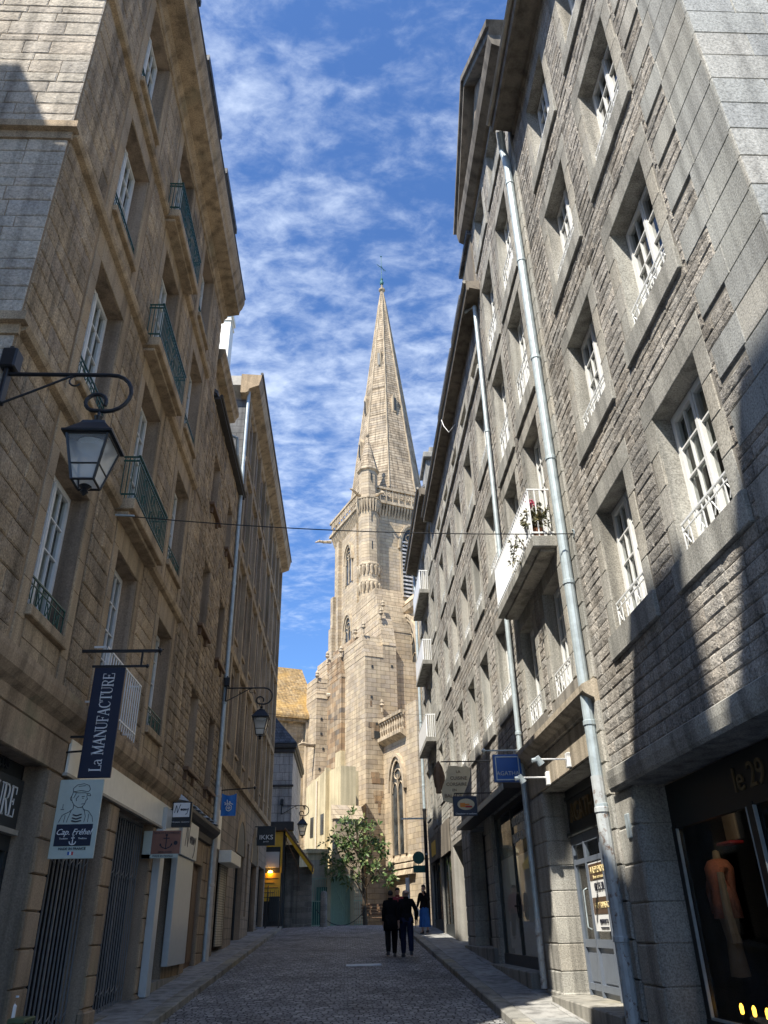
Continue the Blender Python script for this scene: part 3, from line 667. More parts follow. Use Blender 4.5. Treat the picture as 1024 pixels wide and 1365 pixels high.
    m = MB(f); m.quad((21.75, -.1, -1.6), (23.3, -.1, -1.6), (23.3, -.1, 1.65), (21.75, -.1, 1.65)); m.box(21.85, 22.5, -.1, -.06, -.6, 1.5); m.box(22.56, 23.2, -.1, -.06, -.6, 1.5); m.build('door', M['wood'], b2)
    # white shop front with its return box
    s = MB(f); void(s, 17.6, 19.35, -1.6, 2.25, -.32, -2.6); s.build('shop_interior', M['interior'], b2)
    zz0 = gz(17.4) + .35
    s = MB(f); s.cham(17.25, 17.62, .05, .20, zz0 - .22, 1.95, .01); s.cham(17.62, 19.3, -.1, .16, 1.62, 2.42, .01); s.cham(19.2, 21.2, .02, .16, gz(20) + .42, 1.62, .01); s.cham(19.15, 21.22, .04, .22, 1.62, 2.42, .01)
    wf = s.build('white_shop_front', M['pale'], b2)
    s = MB(f); s.box(19.16, 21.2, .16, .2, -.46, 1.6); 
    s = MB(f); s.box(17.66, 18.5, -.20, -.15, gz(18) + .2, 1.6); s.box(18.46, 18.56, -.2, -.1, gz(18) + .2, 1.6); o = s.build('door_leaf', M['pale'], wf)
    s = MB(f); s.box(18.42, 18.5, -.16, -.1, .05, .55); s.build('handle', M['black'], wf)
    s = MB(f); s.box(17.6, 21.25, -.3, .12, gz(18) - .3, gz(18) + .30); s.build('threshold', M['kerb'], b2)
    nb = lambda o_, nm, mat, w_: strokes(nm, [[(-.9, -.25), (-.7, .45), (-.62, .4), (-.5, -.25), (-.2, .45), (-.16, .5)], [(-.12, .02), (-.02, .12), (-.06, -.1), (.08, .1), (.1, -.1), (.2, .12), (.3, .1), (.28, -.12), (.4, .12), (.46, -.1), (.56, .12), (.62, -.1), (.74, .12), (.86, -.05), (.95, .15), (.8, -.35), (.6, -.5)]], mat, o_, *w_)
    nb(wf, 'lettering', M['ink'], ((XL + .225, 20.2, 2.02), (0, 1, 0), .028, (0, 0, 1), .004, .72))
    # ---------------- L3: tall post-war house with piers and bands
    y4, y5, t3 = 24.65, 41.4, 18.95
    b3 = thing('apartment_building', (XL, y4, gz(y4)), 'tall granite house with bands of narrow windows between piers, farthest on the left', 'building', 'old houses along the left of the street')
    bands = (4.62, 8.2, 11.95, 15.6); lev = bands + (18.6,)
    pit = 2.06; ho = []
    for i in range(8):
        s0 = 25.45 + i * pit
        for k in range(4): ho.append((s0, s0 + 1.2, lev[k] + .95, lev[k + 1] - .28, .35))
    arch = [(30.3, 32.6), (35.2, 37.4)]
    gr = [(26.2, 28.4, -1.5, 2.3, .3), (30.3, 32.6, -1.0, 2.6, .4), (33.6, 34.2, .6, 3.2, .3), (35.2, 37.4, -.6, 2.6, .4), (38.3, 40.9, .2, 2.7, .2)]
    w = MB(f); wall_grid(w, y4, y5, -1.5, t3, ho + gr, .3, 0, 1); shell(w, f, y4, y5, -1.5, t3, 9); w.build('wall', [M['ashL3'], M['revealL']], b3)
    m = MB(f)
    for k, z in enumerate(bands): m.prism([(0, z), (.14, z + .02), (.16, z + .22), (0, z + .28)], lambda dd, zz: (y4 - .05, dd, zz), lambda dd, zz: (y5 + .12, dd, zz))
    m.build('string_course', M['dressL'], b3)
    for i in range(9):
        s0 = 25.45 + i * pit - .43; m = MB(f)
        for k in range(4): m.cham(s0 - .1, s0 + .1, -.02, .15, lev[k] + .22, lev[k + 1] + .03, .01)
        m.build('pier', M['dressL'], b3)
    sl3 = lambda m, hw_, h: m.cham(-hw_ - .05, hw_ + .05, -.05, .07, -.1, 0, .01)
    for h in ho: window(b3, 'L', (h[0] + h[1]) / 2, h[2], 1.2, h[3] - h[2], .30, 4, None, extra=[('sill', 'dressL', sl3)], ekey='L3')
    m = MB(f); m.prism([(0, 18.5), (.1, 18.55), (.14, 18.7), (.5, 18.85), (.56, 19.1), (.6, 19.35), (-.2, 19.4), (-.2, 18.5)], lambda dd, zz: (y4 - .5, dd, zz), lambda dd, zz: (y5 + .35, dd, zz)); m.build('cornice', M['dressL'], b3)
    m = MB(f); m.prism([(0, 18.6), (.3, 18.9), (.3, 19.35), (0, 19.4)], lambda dd, zz: (y4 - dd * 1.5, 0.1, zz), lambda dd, zz: (y4 - dd * 1.5, -6, zz)); m.build('cornice', M['gutterL'], b3)
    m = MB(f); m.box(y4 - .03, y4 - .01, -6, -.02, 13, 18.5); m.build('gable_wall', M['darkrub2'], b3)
    m = MB(f); m.tube([(y4 - .5, .6, 19.42), (y5 + .35, .6, 19.42)], .06, 8); m.build('gutter', M['gutter'], b3)
    pitched(b3, f, y4, y5, .4, -9.4, 19.36, .8, 'slate')
    m = MB(); m.box(-5.5, -4.95, 24.75, 25.5, 19.3, 23.1); m.cham(-5.57, -4.88, 24.68, 25.57, 23.0, 23.25, .02); m.cham(-5.54, -4.91, 24.71, 25.54, 22.7, 22.78, .02)
    m.build('chimney', M['cream'], b3, label='cream rendered chimney')
    # arcade
    for a, e in arch:
        m = MB(f); r = (e - a) / 2; c = (a + e) / 2; zc = 2.6; n = 12
        outer = [(a - .02, zc + r + .05), (e + .02, zc + r + .05)]
        for i in range(n):
            t0 = math.pi * i / n; t1 = math.pi * (i + 1) / n
            p = [(c + r * math.cos(t0), zc + r * math.sin(t0)), (c + r * math.cos(t1), zc + r * math.sin(t1)), (c + (r + .34) * math.cos(t1), zc + (r + .34) * math.sin(t1)), (c + (r + .34) * math.cos(t0), zc + (r + .34) * math.sin(t0))]
            m.prism(p, lambda x, z: (x, .035, z), lambda x, z: (x, -.02, z))
        pts = [(c + r * math.cos(math.pi * i / n), zc + r * math.sin(math.pi * i / n)) for i in range(n + 1)]
        m.prism(pts, lambda x, z: (x, .012, z), lambda x, z: (x, .004, z), 1)
        m.build('arch', [M['dressL'], M['greysign']], b3)
    for a, e, z0, z1 in ((30.3, 32.6, -.9, 2.6), (35.2, 37.4, -.5, 2.6), (33.6, 34.2, .6, 3.2), (38.3, 40.9, .2, 2.7)):
        m = MB(f); m.quad((a, -.25, z0 - .6), (e, -.25, z0 - .6), (e, -.25, z1), (a, -.25, z1)); sg = m.build('shop_window', M['shopglass'], b3)
        m = MB(f); void(m, a, e, z0 - .6, z1, -.26, -2.5); m.build('shop_interior', M['interior'], sg)
        m = MB(f); [m.box(x, x + .06, -.27, -.2, z0 - .4, z1) for x in (a, (a + e) / 2, e - .06)]; m.box(a, e, -.27, -.2, z0 - .4, z0 + .15); m.build('frame', M['greysign'], sg)
    m = MB(f); void(m, 26.2, 28.4, -1.5, 2.3, -.3, -2); m.build('shop_interior', M['interior'], b3)
    m = MB(f); m.box(27.0, 28.38, -.06, -.02, gz(27) + .3, 2.0); m.build('slatted_shutter', M['shutter'], b3)
    m = MB(f); m.cham(26.1, 28.5, .02, .42, 1.95, 2.3, .015); m.build('shutter_box', M['cream'], b3)
    m = MB(f); m.cham(25.3, 26.0, .02, .06, 2.3, 3.4, .01); m.build('wall_panel', M['cream'], b3)
    pipe(b3, XL + .10, 24.40, gz(24.4) + .1, 19.0, .065, 'zinc', joints=(2.9, 6.4, 10.5, 14.5), top=[(XL + .16, 24.45, 19.05)])
    pipe(b3, XL + .13, 24.43, gz(24.4) + .1, 3.9, .085, 'creampipe', joints=(1.2, 3.6))
    m = MB(); m.tube([(XL - .3, 22.6, 15.5), (XL + .1, 22.6, 15.3), (XL + .12, 22.8, 14.75), (XL + .12, 24.2, 14.6), (XL + .10, 24.42, 14.3)], .055, 8); m.build('gutter_branch', M['zinc'], b3)
    # ---------------- the house across the side street whose shadow falls on the corner
    b0 = thing('corner_house', (-10, -6, gz(0)), 'stone house across the side street behind the viewer, outside the picture', 'building')
    g0 = gz(-12)
    m = MB(); m.box(-18, -4.7, -14, 2.55, g0, 18.2); m.cham(-18.2, -4.5, -14.2, 2.75, 17.9, 18.35, .05); o = m.build('wall', M['ashL3'], b0)
    m = MB(); m.prism([(-18, 18.35), (-4.7, 18.35), (-9, 20), (-14, 20)], lambda x, z: (x, -13.9, z), lambda x, z: (x, -.5, z)); m.build('roof', M['slate'], b0)
    for x0, x1, ya, yb, zt in ((-6.4, -4.75, -2.1, -.5, 21.7), (-6.6, -4.75, -7.5, -4.1, 22.6), (-12.0, -9.15, -.4, 2.5, 20.3)):
        m = MB(); m.box(x0, x1, ya, yb, 18, zt); m.cham(x0 - .08, x1 + .08, ya - .08, yb + .08, zt, zt + .2, .03); m.build('chimney', M['ashL3'], b0)
def right_buildings():
    f = FR
    RW = dict(dep=.27, rows=4)
    # ---------------- R1: rock-faced granite house nearest on the right
    y0, y1, t1 = 4.65, 11.2, 15.75
    b = thing('granite_house', (XR, y0, gz(y0)), 'rock-faced granite house with deep white windows and dark corner shop, nearest on the right', 'building', 'granite houses along the right of the street')
    heads = (5.47, 8.70, 11.92, 15.13); hb = 1.87
    cols = (6.985, 9.405); hw = .635
    holes = [(c - hw, c + hw, h - hb, h, .27) for h in heads for c in cols]
    shop = [(5.0, 10.45, -1.9, 1.62, .5)]
    w = MB(f); wall_grid(w, y0, y1, -1.9, t1, holes + shop, .27, 0, 1); shell(w, f, y0, y1, -1.9, t1, 9)
    zone = [(h[0] - .27, h[1] + .27, h[2] - .37, h[3] + .34) for h in holes]
    qk = lambda z: int((z - 1.95) / .405) % 2
    courses(w, y0, y1 - .02, 1.95, t1, zone, .162, (.26, .62), pr=.012, rg=.007, rock=.006, gap=.012, jit=.10, edge=lambda z: (y0 + (1.34 if qk(z) else .81), y1 - .02), mi=2)
    z = 1.95; k = 0
    e = MB(lambda s, dd, zz: (XR + s, y0 - dd, zz))
    while z < t1 - .1:
        L = 1.33 if k % 2 else .8; L2 = .95 if k % 2 else 1.45
        mid = L * R.uniform(.45, .6) if L > 1 else L
        block(w, y0 + .003, y0 + mid - .004, z + .005, z + .40, 0, .022, .002, 0, 3, .006)
        if L > 1: block(w, y0 + mid + .004, y0 + L, z + .005, z + .40, 0, .022, .002, 0, 3, .006)
        block(e, -.035, L2 * .55 - .004, z + .005, z + .40, 0, .03, .002, 0, 1, .006); block(e, L2 * .55 + .004, L2, z + .005, z + .40, 0, .03, .002, 0, 1, .006)
        z += .405; k += 1
    w.build('wall', [M['mortR'], M['dressR'], M['rockR'], M['quoinR']], b)
    courses(e, 0, 8, 1.95, t1, [], .2025, (.3, .7), pr=.02, rg=.015, rock=.012, gap=.012, jit=.03, edge=lambda z: (.96 if qk(z) else 1.46, 8)); e.build('end_wall', [M['rockL'], M['quoinR']], b)
    def surr(jl, js, lint, sh, ov=.26, pr=.010):
        ex = [('surround', 'dressR', lambda m, hw_, h: surround(m, (-hw_, hw_, 0, h), jl, js, .42, pr, 0, lint))]
        if sh: ex.append(('sill', 'dressR', lambda m, hw_, h: m.cham(-hw_ - ov, hw_ + ov, -.06, .058, -sh, -.012, .012)))
        return dict(extra=ex, ekey=('s', jl, js, lint, sh, ov, pr))
    for h in holes: window(b, 'R', (h[0] + h[1]) / 2, h[2], 1.27, hb, .24, 4, (.40, -.06, 'white2'), **surr(.275, .22, .34, .36))
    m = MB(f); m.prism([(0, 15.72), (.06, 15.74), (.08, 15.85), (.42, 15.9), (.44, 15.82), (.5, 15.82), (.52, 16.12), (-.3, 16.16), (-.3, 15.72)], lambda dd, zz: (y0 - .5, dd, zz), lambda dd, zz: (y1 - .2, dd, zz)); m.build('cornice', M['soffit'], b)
    m = MB(f); m.tube([(y0 - .5, .56, 16.1), (y1 - .2, .56, 16.1)], .07, 8); m.build('gutter', M['gutterL'], b)
    pitched(b, f, y0 - .3, y1, .4, -9.4, 16.14, 4.6, 'slate')
    # shop storey
    m = MB(f); m.prism([(0, 1.62), (.10, 1.62), (.12, 1.66), (.14, 1.78), (.14, 1.88), (.02, 1.95), (0, 1.95)], lambda dd, zz: (y0 - .1, dd, zz), lambda dd, zz: (y1 - .15, dd, zz)); m.build('shop_cornice', M['dressR'], b)
    pl = MB(f)
    for kk in range(7): lo = -1.55 + 3.15 * kk / 7; block(pl, 10.46, 11.18, lo, lo + .44, 0, .035, .003, 0, 0, .02); pl.cham(10.435, 10.46, -.5, .02, lo, lo + .44, .01)
    pl.build('pilaster', M['dressR'], b)
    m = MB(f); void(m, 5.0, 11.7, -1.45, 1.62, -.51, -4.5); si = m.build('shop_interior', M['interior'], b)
    m = MB(); m.lathe([(.01, 0), (.04, .01), (.04, .05), (.01, .06)], (4.62, 10.2, 1.25), 12); m.build('ceiling_lamp', M['shoplamp2'], si)
    m = MB(f); gx = -.45
    m.box(5.0, 10.43, gx - .04, gx + .03, 1.06, 1.6); m.box(5.0, 10.43, gx - .04, gx + .05, -1.6, -.97); m.box(10.3, 10.43, gx - .04, gx + .04, -1.5, 1.1); m.box(8.2, 8.34, gx - .04, gx + .04, -1.5, 1.1)
    sf = m.build('shop_front', M['blackpaint'], b)
    m = MB(f); 
    for a, e2 in ((8.34, 10.3), (5.05, 8.2)):
        m.box(a, a + .02, gx + .01, gx + .045, -.97, 1.06); m.box(e2 - .02, e2, gx + .01, gx + .045, -.97, 1.06); m.box(a, e2, gx + .01, gx + .045, -.97, -.945)
    m.build('frame', M['zinc'], sf)
    m = MB(f)
    for a, e2 in ((8.36, 10.28), (5.07, 8.18)): m.quad((a, gx, -.945), (e2, gx, -.945), (e2, gx, 1.06), (a, gx, 1.06))
    m.build('pane', M['darkglass'], sf)
    text('lettering', 'le 29', M['bronze'], sf, (XR + .41, 8.15, 1.33), (0, -1, 0), .36, depth=.01)
    # ---------------- R2: pedimented house with the long balcony
    y2, t2 = 17.0, 18.7
    b2 = thing('granite_house', (XR, y1, gz(y1)), 'granite house with a pediment gable, a long white balcony and a blue-grey shop door', 'building', 'granite houses along the right of the street')
    rows = ((3.60, 5.64), (6.22, 9.04), (9.90, 12.40), (13.22, 15.68), (17.12, 18.55)); cols = (13.02, 15.2)
    holes = [(c - .62, c + .62, a, e, .27) for a, e in rows for c in cols]
    shop = [(11.85, 15.4, -1.6, 2.28, .45)]
    w = MB(f); wall_grid(w, y1, y2, -1.7, t2, holes + shop, .27, 0, 1); shell(w, f, y1, y2, -1.7, t2, 9)
    zone = [(h[0] - .30, h[1] + .30, h[2] - .42, h[3] + .33) for h in holes]
    qk2 = lambda z: int((z - 3.3) / .405) % 2
    courses(w, y1, y2 - .05, 3.3, t2, zone, .172, (.28, .62), pr=.011, rg=.006, rock=.005, gap=.012, jit=.08, edge=lambda z: (y1 + (.62 if qk2(z) else .35), y2 - .05), mi=2)
    z = 3.3; k = 0
    while z < t2 - .1:
        block(w, y1 + .004, y1 + (.6 if k % 2 else .33), z + .004, z + .40, 0, .045, .003, 0, 1, .012)
        z += .405; k += 1
    z = -1.5
    while z < 2.7: block(w, y1 + .004, y1 + .62, z + .004, z + .44, 0, .07, .003, 0, 1, .014); z += .445
    w.build('wall', [M['mortR'], M['dressR'], M['rockR']], b2)
    for a, e in rows:
        for c in cols: window(b2, 'R', c, a, 1.24, e - a, .24, 5 if e - a > 2.3 else 4, None if a == 6.22 else ((.45 if a < 4 else .9) if a < 16 else .3, -.05, 'white2'), **surr(.30, .24, .33, 0 if a in (3.60, 6.22) else .42, .3))
    # balcony with flower pots
    m = MB(f); m.cham(12.2, 15.85, -.02, .44, 5.98, 6.2, .015); m.cham(12.3, 15.75, -.02, .30, 5.92, 5.98, .01); bal = m.build('balcony', M['dressR'], b2)
    m = MB(f)
    for zz in (6.28, 7.18): m.box(12.24, 15.82, .40, .425, zz - .014, zz + .014); [m.box(x - .012, x + .012, 0, .42, zz - .014, zz + .014) for x in (12.25, 15.81)]
    for i in range(30): x = 12.26 + 3.54 * i / 29; m.box(x - .013, x + .013, .40, .425, 6.2, 7.18)
    for x in (12.25, 15.81):
        for i in range(3): m.box(x - .01, x + .01, .08 + i * .1, .1 + i * .1, 6.2, 7.18)
    m.build('railing', M['white2'], bal)
    m = MB(f); m.quad((12.27, .395, 6.24), (15.8, .395, 6.24), (15.8, .395, 7.1), (12.27, .395, 7.1)); m.build('screen', M['white2'], bal, label='white screen tied behind the bars')
    # pediment
    sA, sB, sm = 10.75, 16.9, 13.8
    m = MB(f); m.prism([(0, 18.7), (.1, 18.72), (.3, 18.85), (.34, 19.05), (.36, 19.2), (-.3, 19.2), (-.3, 18.7)], lambda dd, zz: (sA, dd, zz), lambda dd, zz: (sB, dd, zz))
    for a in (sA, sB):
        n = Vector((sm - a, 2.75)); n.normalize(); p = Vector((-n.y, n.x)) * (1 if a == sA else -1)
        for o0, o1, d1 in ((0, .18, .34), (.18, .34, .42)):
            c = [(a + p.x * o0, 19.2 + p.y * o0), (sm + p.x * 0, 21.95 + o0 * 1.35), (sm, 21.95 + o1 * 1.35), (a + p.x * o1, 19.2 + p.y * o1)]
            m.prism(c, lambda s, zz: (s, d1, zz), lambda s, zz: (s, -.3, zz))
    m.build('pediment', M['soffit'], b2)
    m = MB(f); m.add([(sA + .2, .03, 19.2), (sB - .2, .03, 19.2), (sm, .03, 21.9)], [(0, 1, 2)]); m.build('gable_wall', M['ashL3'], b2)
    m = MB(f)
    for a in (sA, sB):
        m.quad((a, .42, 19.45), (sm, .42, 22.42), (sm, -9, 22.42), (a, -9, 19.45))
    m.quad((sA, -9, 19.4), (sB, -9, 19.4), (sm, -9, 22.4), (sm, -9, 22.4)); m.build('roof', M['slate'], b2)
    pipe(b2, XR - .14, 11.43, gz(12) + .1, 15.2, .085, 'zinc', joints=(1.45, 2.62, 4.9, 7.3, 9.6, 12.2, 14.6), top=[(XR - .2, 11.4, 15.75), (XR - .3, 11.1, 16.0)])
    pipe(b2, XR - .145, 11.43, gz(12) + .1, 1.9, .094, 'rustpipe', joints=(-.2, 1.4))
    # shop storey: deep cornice, plain fascia, recessed joinery
    m = MB(f); m.prism([(0, 2.9), (.06, 2.92), (.08, 3.0), (.2, 3.06), (.24, 3.1), (.24, 3.2), (.02, 3.3), (0, 3.3)], lambda dd, zz: (y1 + .02, dd, zz), lambda dd, zz: (16.6, dd, zz)); m.build('shop_cornice', M['fasciaR'], b2)
    m = MB(f); block(m, 11.82, 14.0, 2.3, 2.88, 0, .03, 0, 0, 0); block(m, 14.01, 16.4, 2.3, 2.88, 0, .03, 0, 0, 0); m.build('fascia', M['fasciaR'], b2)
    pl = MB(f)
    for kk in range(8):
        lo = -1.1 + 3.36 * kk / 8; block(pl, 15.43, 16.45, lo, lo + .41, 0, .03, .003, 0, 0, .02); pl.cham(15.385, 15.42, -.45, .02, lo, lo + .41, .01)
    pl.cham(15.36, 16.5, -.45, .07, -1.5, -1.0, .02); pl.build('pilaster', M['dressR'], b2)
    gx = -.45
    m = MB(f); m.box(11.85, 15.38, gx - .05, gx + .02, 1.5, 2.28); m.box(11.85, 15.38, gx - .02, gx + .09, 1.45, 1.52); m.box(11.85, 15.38, gx - .02, gx + .06, 2.1, 2.16)
    bd = m.build('shop_sign_board', M['greysign'], b2)
    text('lettering', 'AGATHA', M['bronze'], bd, (XR + .42, 14.2, 1.83), (0, -1, 0), .46, depth=.03)
    m = MB(f)
    for a in (11.85, 13.6, 14.55, 15.3): m.box(a, a + .08, gx - .05, gx + .03, -1.3, 1.45)
    for zz in ((1.3, 1.45), (.98, 1.06), (-.32, -.2), (-.95, -.85), (-1.3, -1.12)): m.box(11.85, 15.38, gx - .05, gx + .025, zz[0], zz[1])
    for a in (12.4, 12.95): m.box(a, a + .05, gx - .04, gx + .02, 1.06, 1.3)
    for a, e in ((11.93, 13.6), (13.68, 14.55), (14.63, 15.3)): m.quad((a, gx - .02, -1.2), (e, gx - .02, -1.2), (e, gx - .02, -.3), (a, gx - .02, -.3)); m.box(a + .1, e - .1, gx - .02, gx + .005, -.82, -.40)
    sf = m.build('shop_front', M['slateblue'], b2)
    m = MB(f)
    for a, e, z0, z1 in ((11.93, 13.6, -.2, .98), (13.68, 14.55, -.2, .98), (14.63, 15.3, -.2, 1.3), (11.93, 14.55, 1.06, 1.3)): m.quad((a, gx, z0), (e, gx, z0), (e, gx, z1), (a, gx, z1))
    m.build('pane', M['shopglass'], sf)
    m = MB(f); m.tube([(14.68, gx + .03, -.05), (14.68, gx + .09, .0), (14.68, gx + .09, .55), (14.68, gx + .03, .6)], .012, 6); m.lathe([(.0, -.03), (.03, -.02), (.03, .02), (0, .03)], (XR + .45 - .05, 14.7, -.25), 8); m.f = None
    mm = MB(); mm.tube([(XR + .42, 14.72, -.05), (XR + .36, 14.72, -.02), (XR + .36, 14.72, .55), (XR + .42, 14.72, .58)], .012, 6); mm.build('handle', M['zinc'], sf)
    m = MB(f); void(m, 11.85, 15.38, -1.3, 1.5, gx - .06, -3.5); m.build('shop_interior', M['interior'], b2)
    m = MB(f); zt = gz(13) + .33; m.cham(11.7, 15.5, -.5, .22, zt - .5, zt + .02, .015); m.build('threshold', M['kerb'], b2)
    # ---------------- R3: long house of regular small windows
    y3, t3 = 29.85, 16.0
    b3 = thing('granite_house', (XR, y2, gz(y2)), 'long granite house with rows of small deep windows and dark glazed shops below', 'building', 'granite houses along the right of the street')
    cols = (17.85, 20.42, 22.9, 25.5, 28.0); hw = .62
    heads = (6.56, 9.93, 13.2)
    holes = [(c - hw, c + hw, h - 1.92, h, .27) for h in heads for c in cols] + [(c - hw, c + hw, 14.18, 14.85, .27) for c in cols]
    shops = [(17.05, 21.4, -1.2, 2.6, .5), (22.4, 25.3, -1.2, 2.6, .5), (26.9, 29.5, -1.2, 2.6, .5)]
    w = MB(f); wall_grid(w, y2, y3, -1.7, t3, holes + shops, .27, 0, 1); shell(w, f, y2, y3, -1.7, t3, 9)
    zone = [(h[0] - .30, h[1] + .30, h[2] - .36, h[3] + .29) for h in holes]
    courses(w, y2 + .02, y3, 2.75, t3, zone, .185, (.30, .66), pr=.011, rg=.006, rock=.005, gap=.012, jit=.08, mi=2); w.build('wall', [M['mortR'], M['dressR'], M['rockR']], b3)
    m = MB(f); m.cham(y2 + .05, y3, -.02, .08, 13.98, 14.16, .012); m.build('string_course', M['dressR'], b3)
    for h in holes:
        big = h[3] - h[2] > 1
        window(b3, 'R', (h[0] + h[1]) / 2, h[2], 1.24, h[3] - h[2], .24, 4 if big else 1, (.40, -.05, 'white2') if big else None, **(surr(.30, .24, .29, .36) if big else surr(.3, .3, .25, 0)))
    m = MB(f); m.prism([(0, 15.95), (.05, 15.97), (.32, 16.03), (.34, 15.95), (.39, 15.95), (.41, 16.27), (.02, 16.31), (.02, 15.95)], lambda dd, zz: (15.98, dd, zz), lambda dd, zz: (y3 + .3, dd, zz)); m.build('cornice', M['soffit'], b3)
    m = MB(f); m.tube([(15.98, .44, 16.25), (y3 + .3, .44, 16.25)], .06, 8); m.build('gutter', M['gutterL'], b3)
    pitched(b3, f, y2, y3, .30, -9.4, 16.29, 4.2, 'slate')
    for sa, sb, zt in ((16.3, 18.15, 18.75), (18.35, 20.6, 18.1), (20.95, 25.1, 18.1), (25.5, 28.6, 17.7)):
        m = MB(f); m.box(sa + .08, sb - .08, -2.2, .06, 16.2, zt - .2); dm = m.build('dormer', M['soffit'], b3); m = MB(f); m.cham(sa, sb, -2.3, .17, zt - .2, zt, .02); m.build('dormer_roof', M['slate'], dm)
    pipe(b3, XR - .11, 16.5, gz(17) + .15, 15.8, .055, 'zinc', joints=(-.1, 3.6, 7.5, 11.4), top=[(XR - .3, 16.9, 15.98)])
    pipe(b3, XR - .112, 16.5, gz(17) + .15, .15, .062, 'rustpipe', joints=(-.1,))
    m = MB(); m.tube([(XR - .42, 22.4, 16.0), (XR - .38, 22.2, 15.6), (XR - .25, 22.0, 15.2), (XR - .02, 21.95, 15.5)], .014, 6); m.build('loose_cable', M['signwhite'], b3)
    m = MB(f); m.cham(17.1, 24.9, -.02, .42, 2.62, 2.74, .01); m.build('shop_canopy', M['gutter'], b3)
    m = MB(f); m.box(17.1, 24.9, .42, .44, 2.6, 2.72); m.build('canopy_edge', M['zinc'], b3)
    for a, e in ((21.4, 22.4), (25.3, 26.9)):
        pl = MB(f)
        for kk in range(9): lo = -1.0 + 3.6 * kk / 9; block(pl, a + .02, e - .02, lo, lo + .39, 0, .035, .003, 0, 0, .02); pl.cham(a - .02, a + .015, -.5, .02, lo, lo + .39, .01)
        pl.build('pilaster', M['dressR'], b3)
    for n_, (a, e, _, z1, _) in enumerate(shops):
        z0 = gz(a) + .35; gx = -.42 if n_ else -.12
        m = MB(f); 
        for x in (a, (a + e) / 2, e - .07): m.box(x, x + .07, gx - .05, gx + .03, z0, z1)
        m.box(a, e, gx - .05, gx + .03, z1 - .12, z1); m.box(a, e, gx - .06, gx + .05, z0 - .5, z0 + .28)
        sf = m.build('shop_front', M['blackpaint'], b3)
        m = MB(f); m.quad((a, gx, z0 + .2), (e, gx, z0 + .2), (e, gx, z1), (a, gx, z1)); m.build('pane', M['shopglass'], sf)
        m = MB(f); void(m, a, e, z0, z1, gx - .06, -3.5); m.build('shop_interior', M['interior'], sf)
        if n_ == 0:
            m = MB(f); m.box(17.15, 19.15, gx - .05, gx - .03, z0 + .2, 1.45); m.box(19.3, 21.2, gx - .05, gx - .03, z0 + .2, 1.5); m.build('backdrop', M['signwhite'], sf, label='white display boards standing inside the shop window')
            text('window_lettering', 'MAROQUINERIE', M['signwhite'], sf, (XR + .11, 18.45, 2.15), (0, -1, 0), .27, sx=.85)
            text('window_lettering', 'BIJOUX - MONTRES', M['signwhite'], sf, (XR + .11, 18.35, 1.80), (0, -1, 0), .27, sx=.75)
            mm = MB(); mm.lathe([(.02, .0), (.2, .02), (.2, .04), (.02, .06)], (0, 0, 0), 18)
            mm = MB(); mm.tube([(XR + .04, 18.9 + .2 * math.cos(t * .35), .42 + .26 * math.sin(t * .35)) for t in range(19)], .018, 6); mm.tube([(XR + .04, 18.9, .18), (XR + .04, 18.9, .66)], .016, 6); mm.tube([(XR + .1, 18.9, .42), (XR - .06, 18.9, .42)], .018, 6); mm.build('door_handle', M['black'], sf)
        if n_ == 2:
            m = MB(f); m.box(27.0, 28.0, gx - .9, gx - .85, z0 + .2, 1.6); m.build('backdrop', M['yellow'], sf, label='yellow display board inside the shop window')
    m = MB(f); zt = gz(19) + .3; m.cham(17.0, 21.6, -.5, .25, zt - .6, zt, .015); m.cham(21.6, 26.9, -.5, .14, zt - .2, zt + .32, .015); m.build('threshold', M['kerb'], b3)
    # ---------------- R4: taller house at the far end with three small balconies
    y4, t4 = 38.3, 17.2
    b4 = thing('granite_house', (XR, y3, gz(y3)), 'taller granite house with three stacked white balconies at the far end of the row', 'building', 'granite houses along the right of the street')
    cols = (31.55, 34.7, 37.2); rows = ((4.6, 6.5), (7.95, 9.85), (11.3, 13.2), (14.6, 16.5))
    holes = [(c - .6, c + .6, a - (.55 if c == cols[1] else 0), e, .27) for a, e in rows for c in cols]
    shops = [(30.3, 33.4, -.8, 3.5, .5), (34.0, 37.4, -.6, 3.3, .5)]
    w = MB(f); wall_grid(w, y3, y4, -1.6, t4, holes + shops, .27, 0, 1); shell(w, f, y3, y4, -1.6, t4, 9)
    zone = [(h[0] - .3, h[1] + .3, h[2] - .3, h[3] + .3) for h in holes]; courses(w, y3 + .02, y4, 3.6, t4, zone, .27, (.4, .8), pr=.016, rg=.006, rock=0, gap=.012, mi=1); w.build('wall', [M['mortR'], M['dressR']], b4)
    for h in holes: window(b4, 'R', (h[0] + h[1]) / 2, h[2], 1.2, h[3] - h[2], .24, 4, None, **surr(.29, .25, .29, .26, .25))
    bal0 = None
    for z in (6.95, 10.3, 13.68):
        loc = Vector((XR, 34.65, z)) - W[b4]
        if bal0 is None:
            lf = lambda s, dd, zz: (-dd, s, zz)
            m = MB(lf); m.cham(-1.85, 1.85, -.02, .44, 0, .2, .015); bal0 = m.build('balcony', M['dressR'], b4, local=True)
            m = MB(lf); m.box(-1.82, 1.82, .40, .42, .24, 1.12); m.box(-1.84, 1.84, .39, .43, 1.12, 1.16)
            for x in (-1.82, 1.82):
                m.box(x - .012, x + .012, 0, .42, 1.12, 1.16)
                for i in range(5): m.box(x - .01, x + .01, .04 + i * .085, .06 + i * .085, .2, 1.13)
            m.build('railing', M['white2'], bal0, local=True); bal0.location = loc
        else: o = copy_tree(bal0, b4); o.location = loc
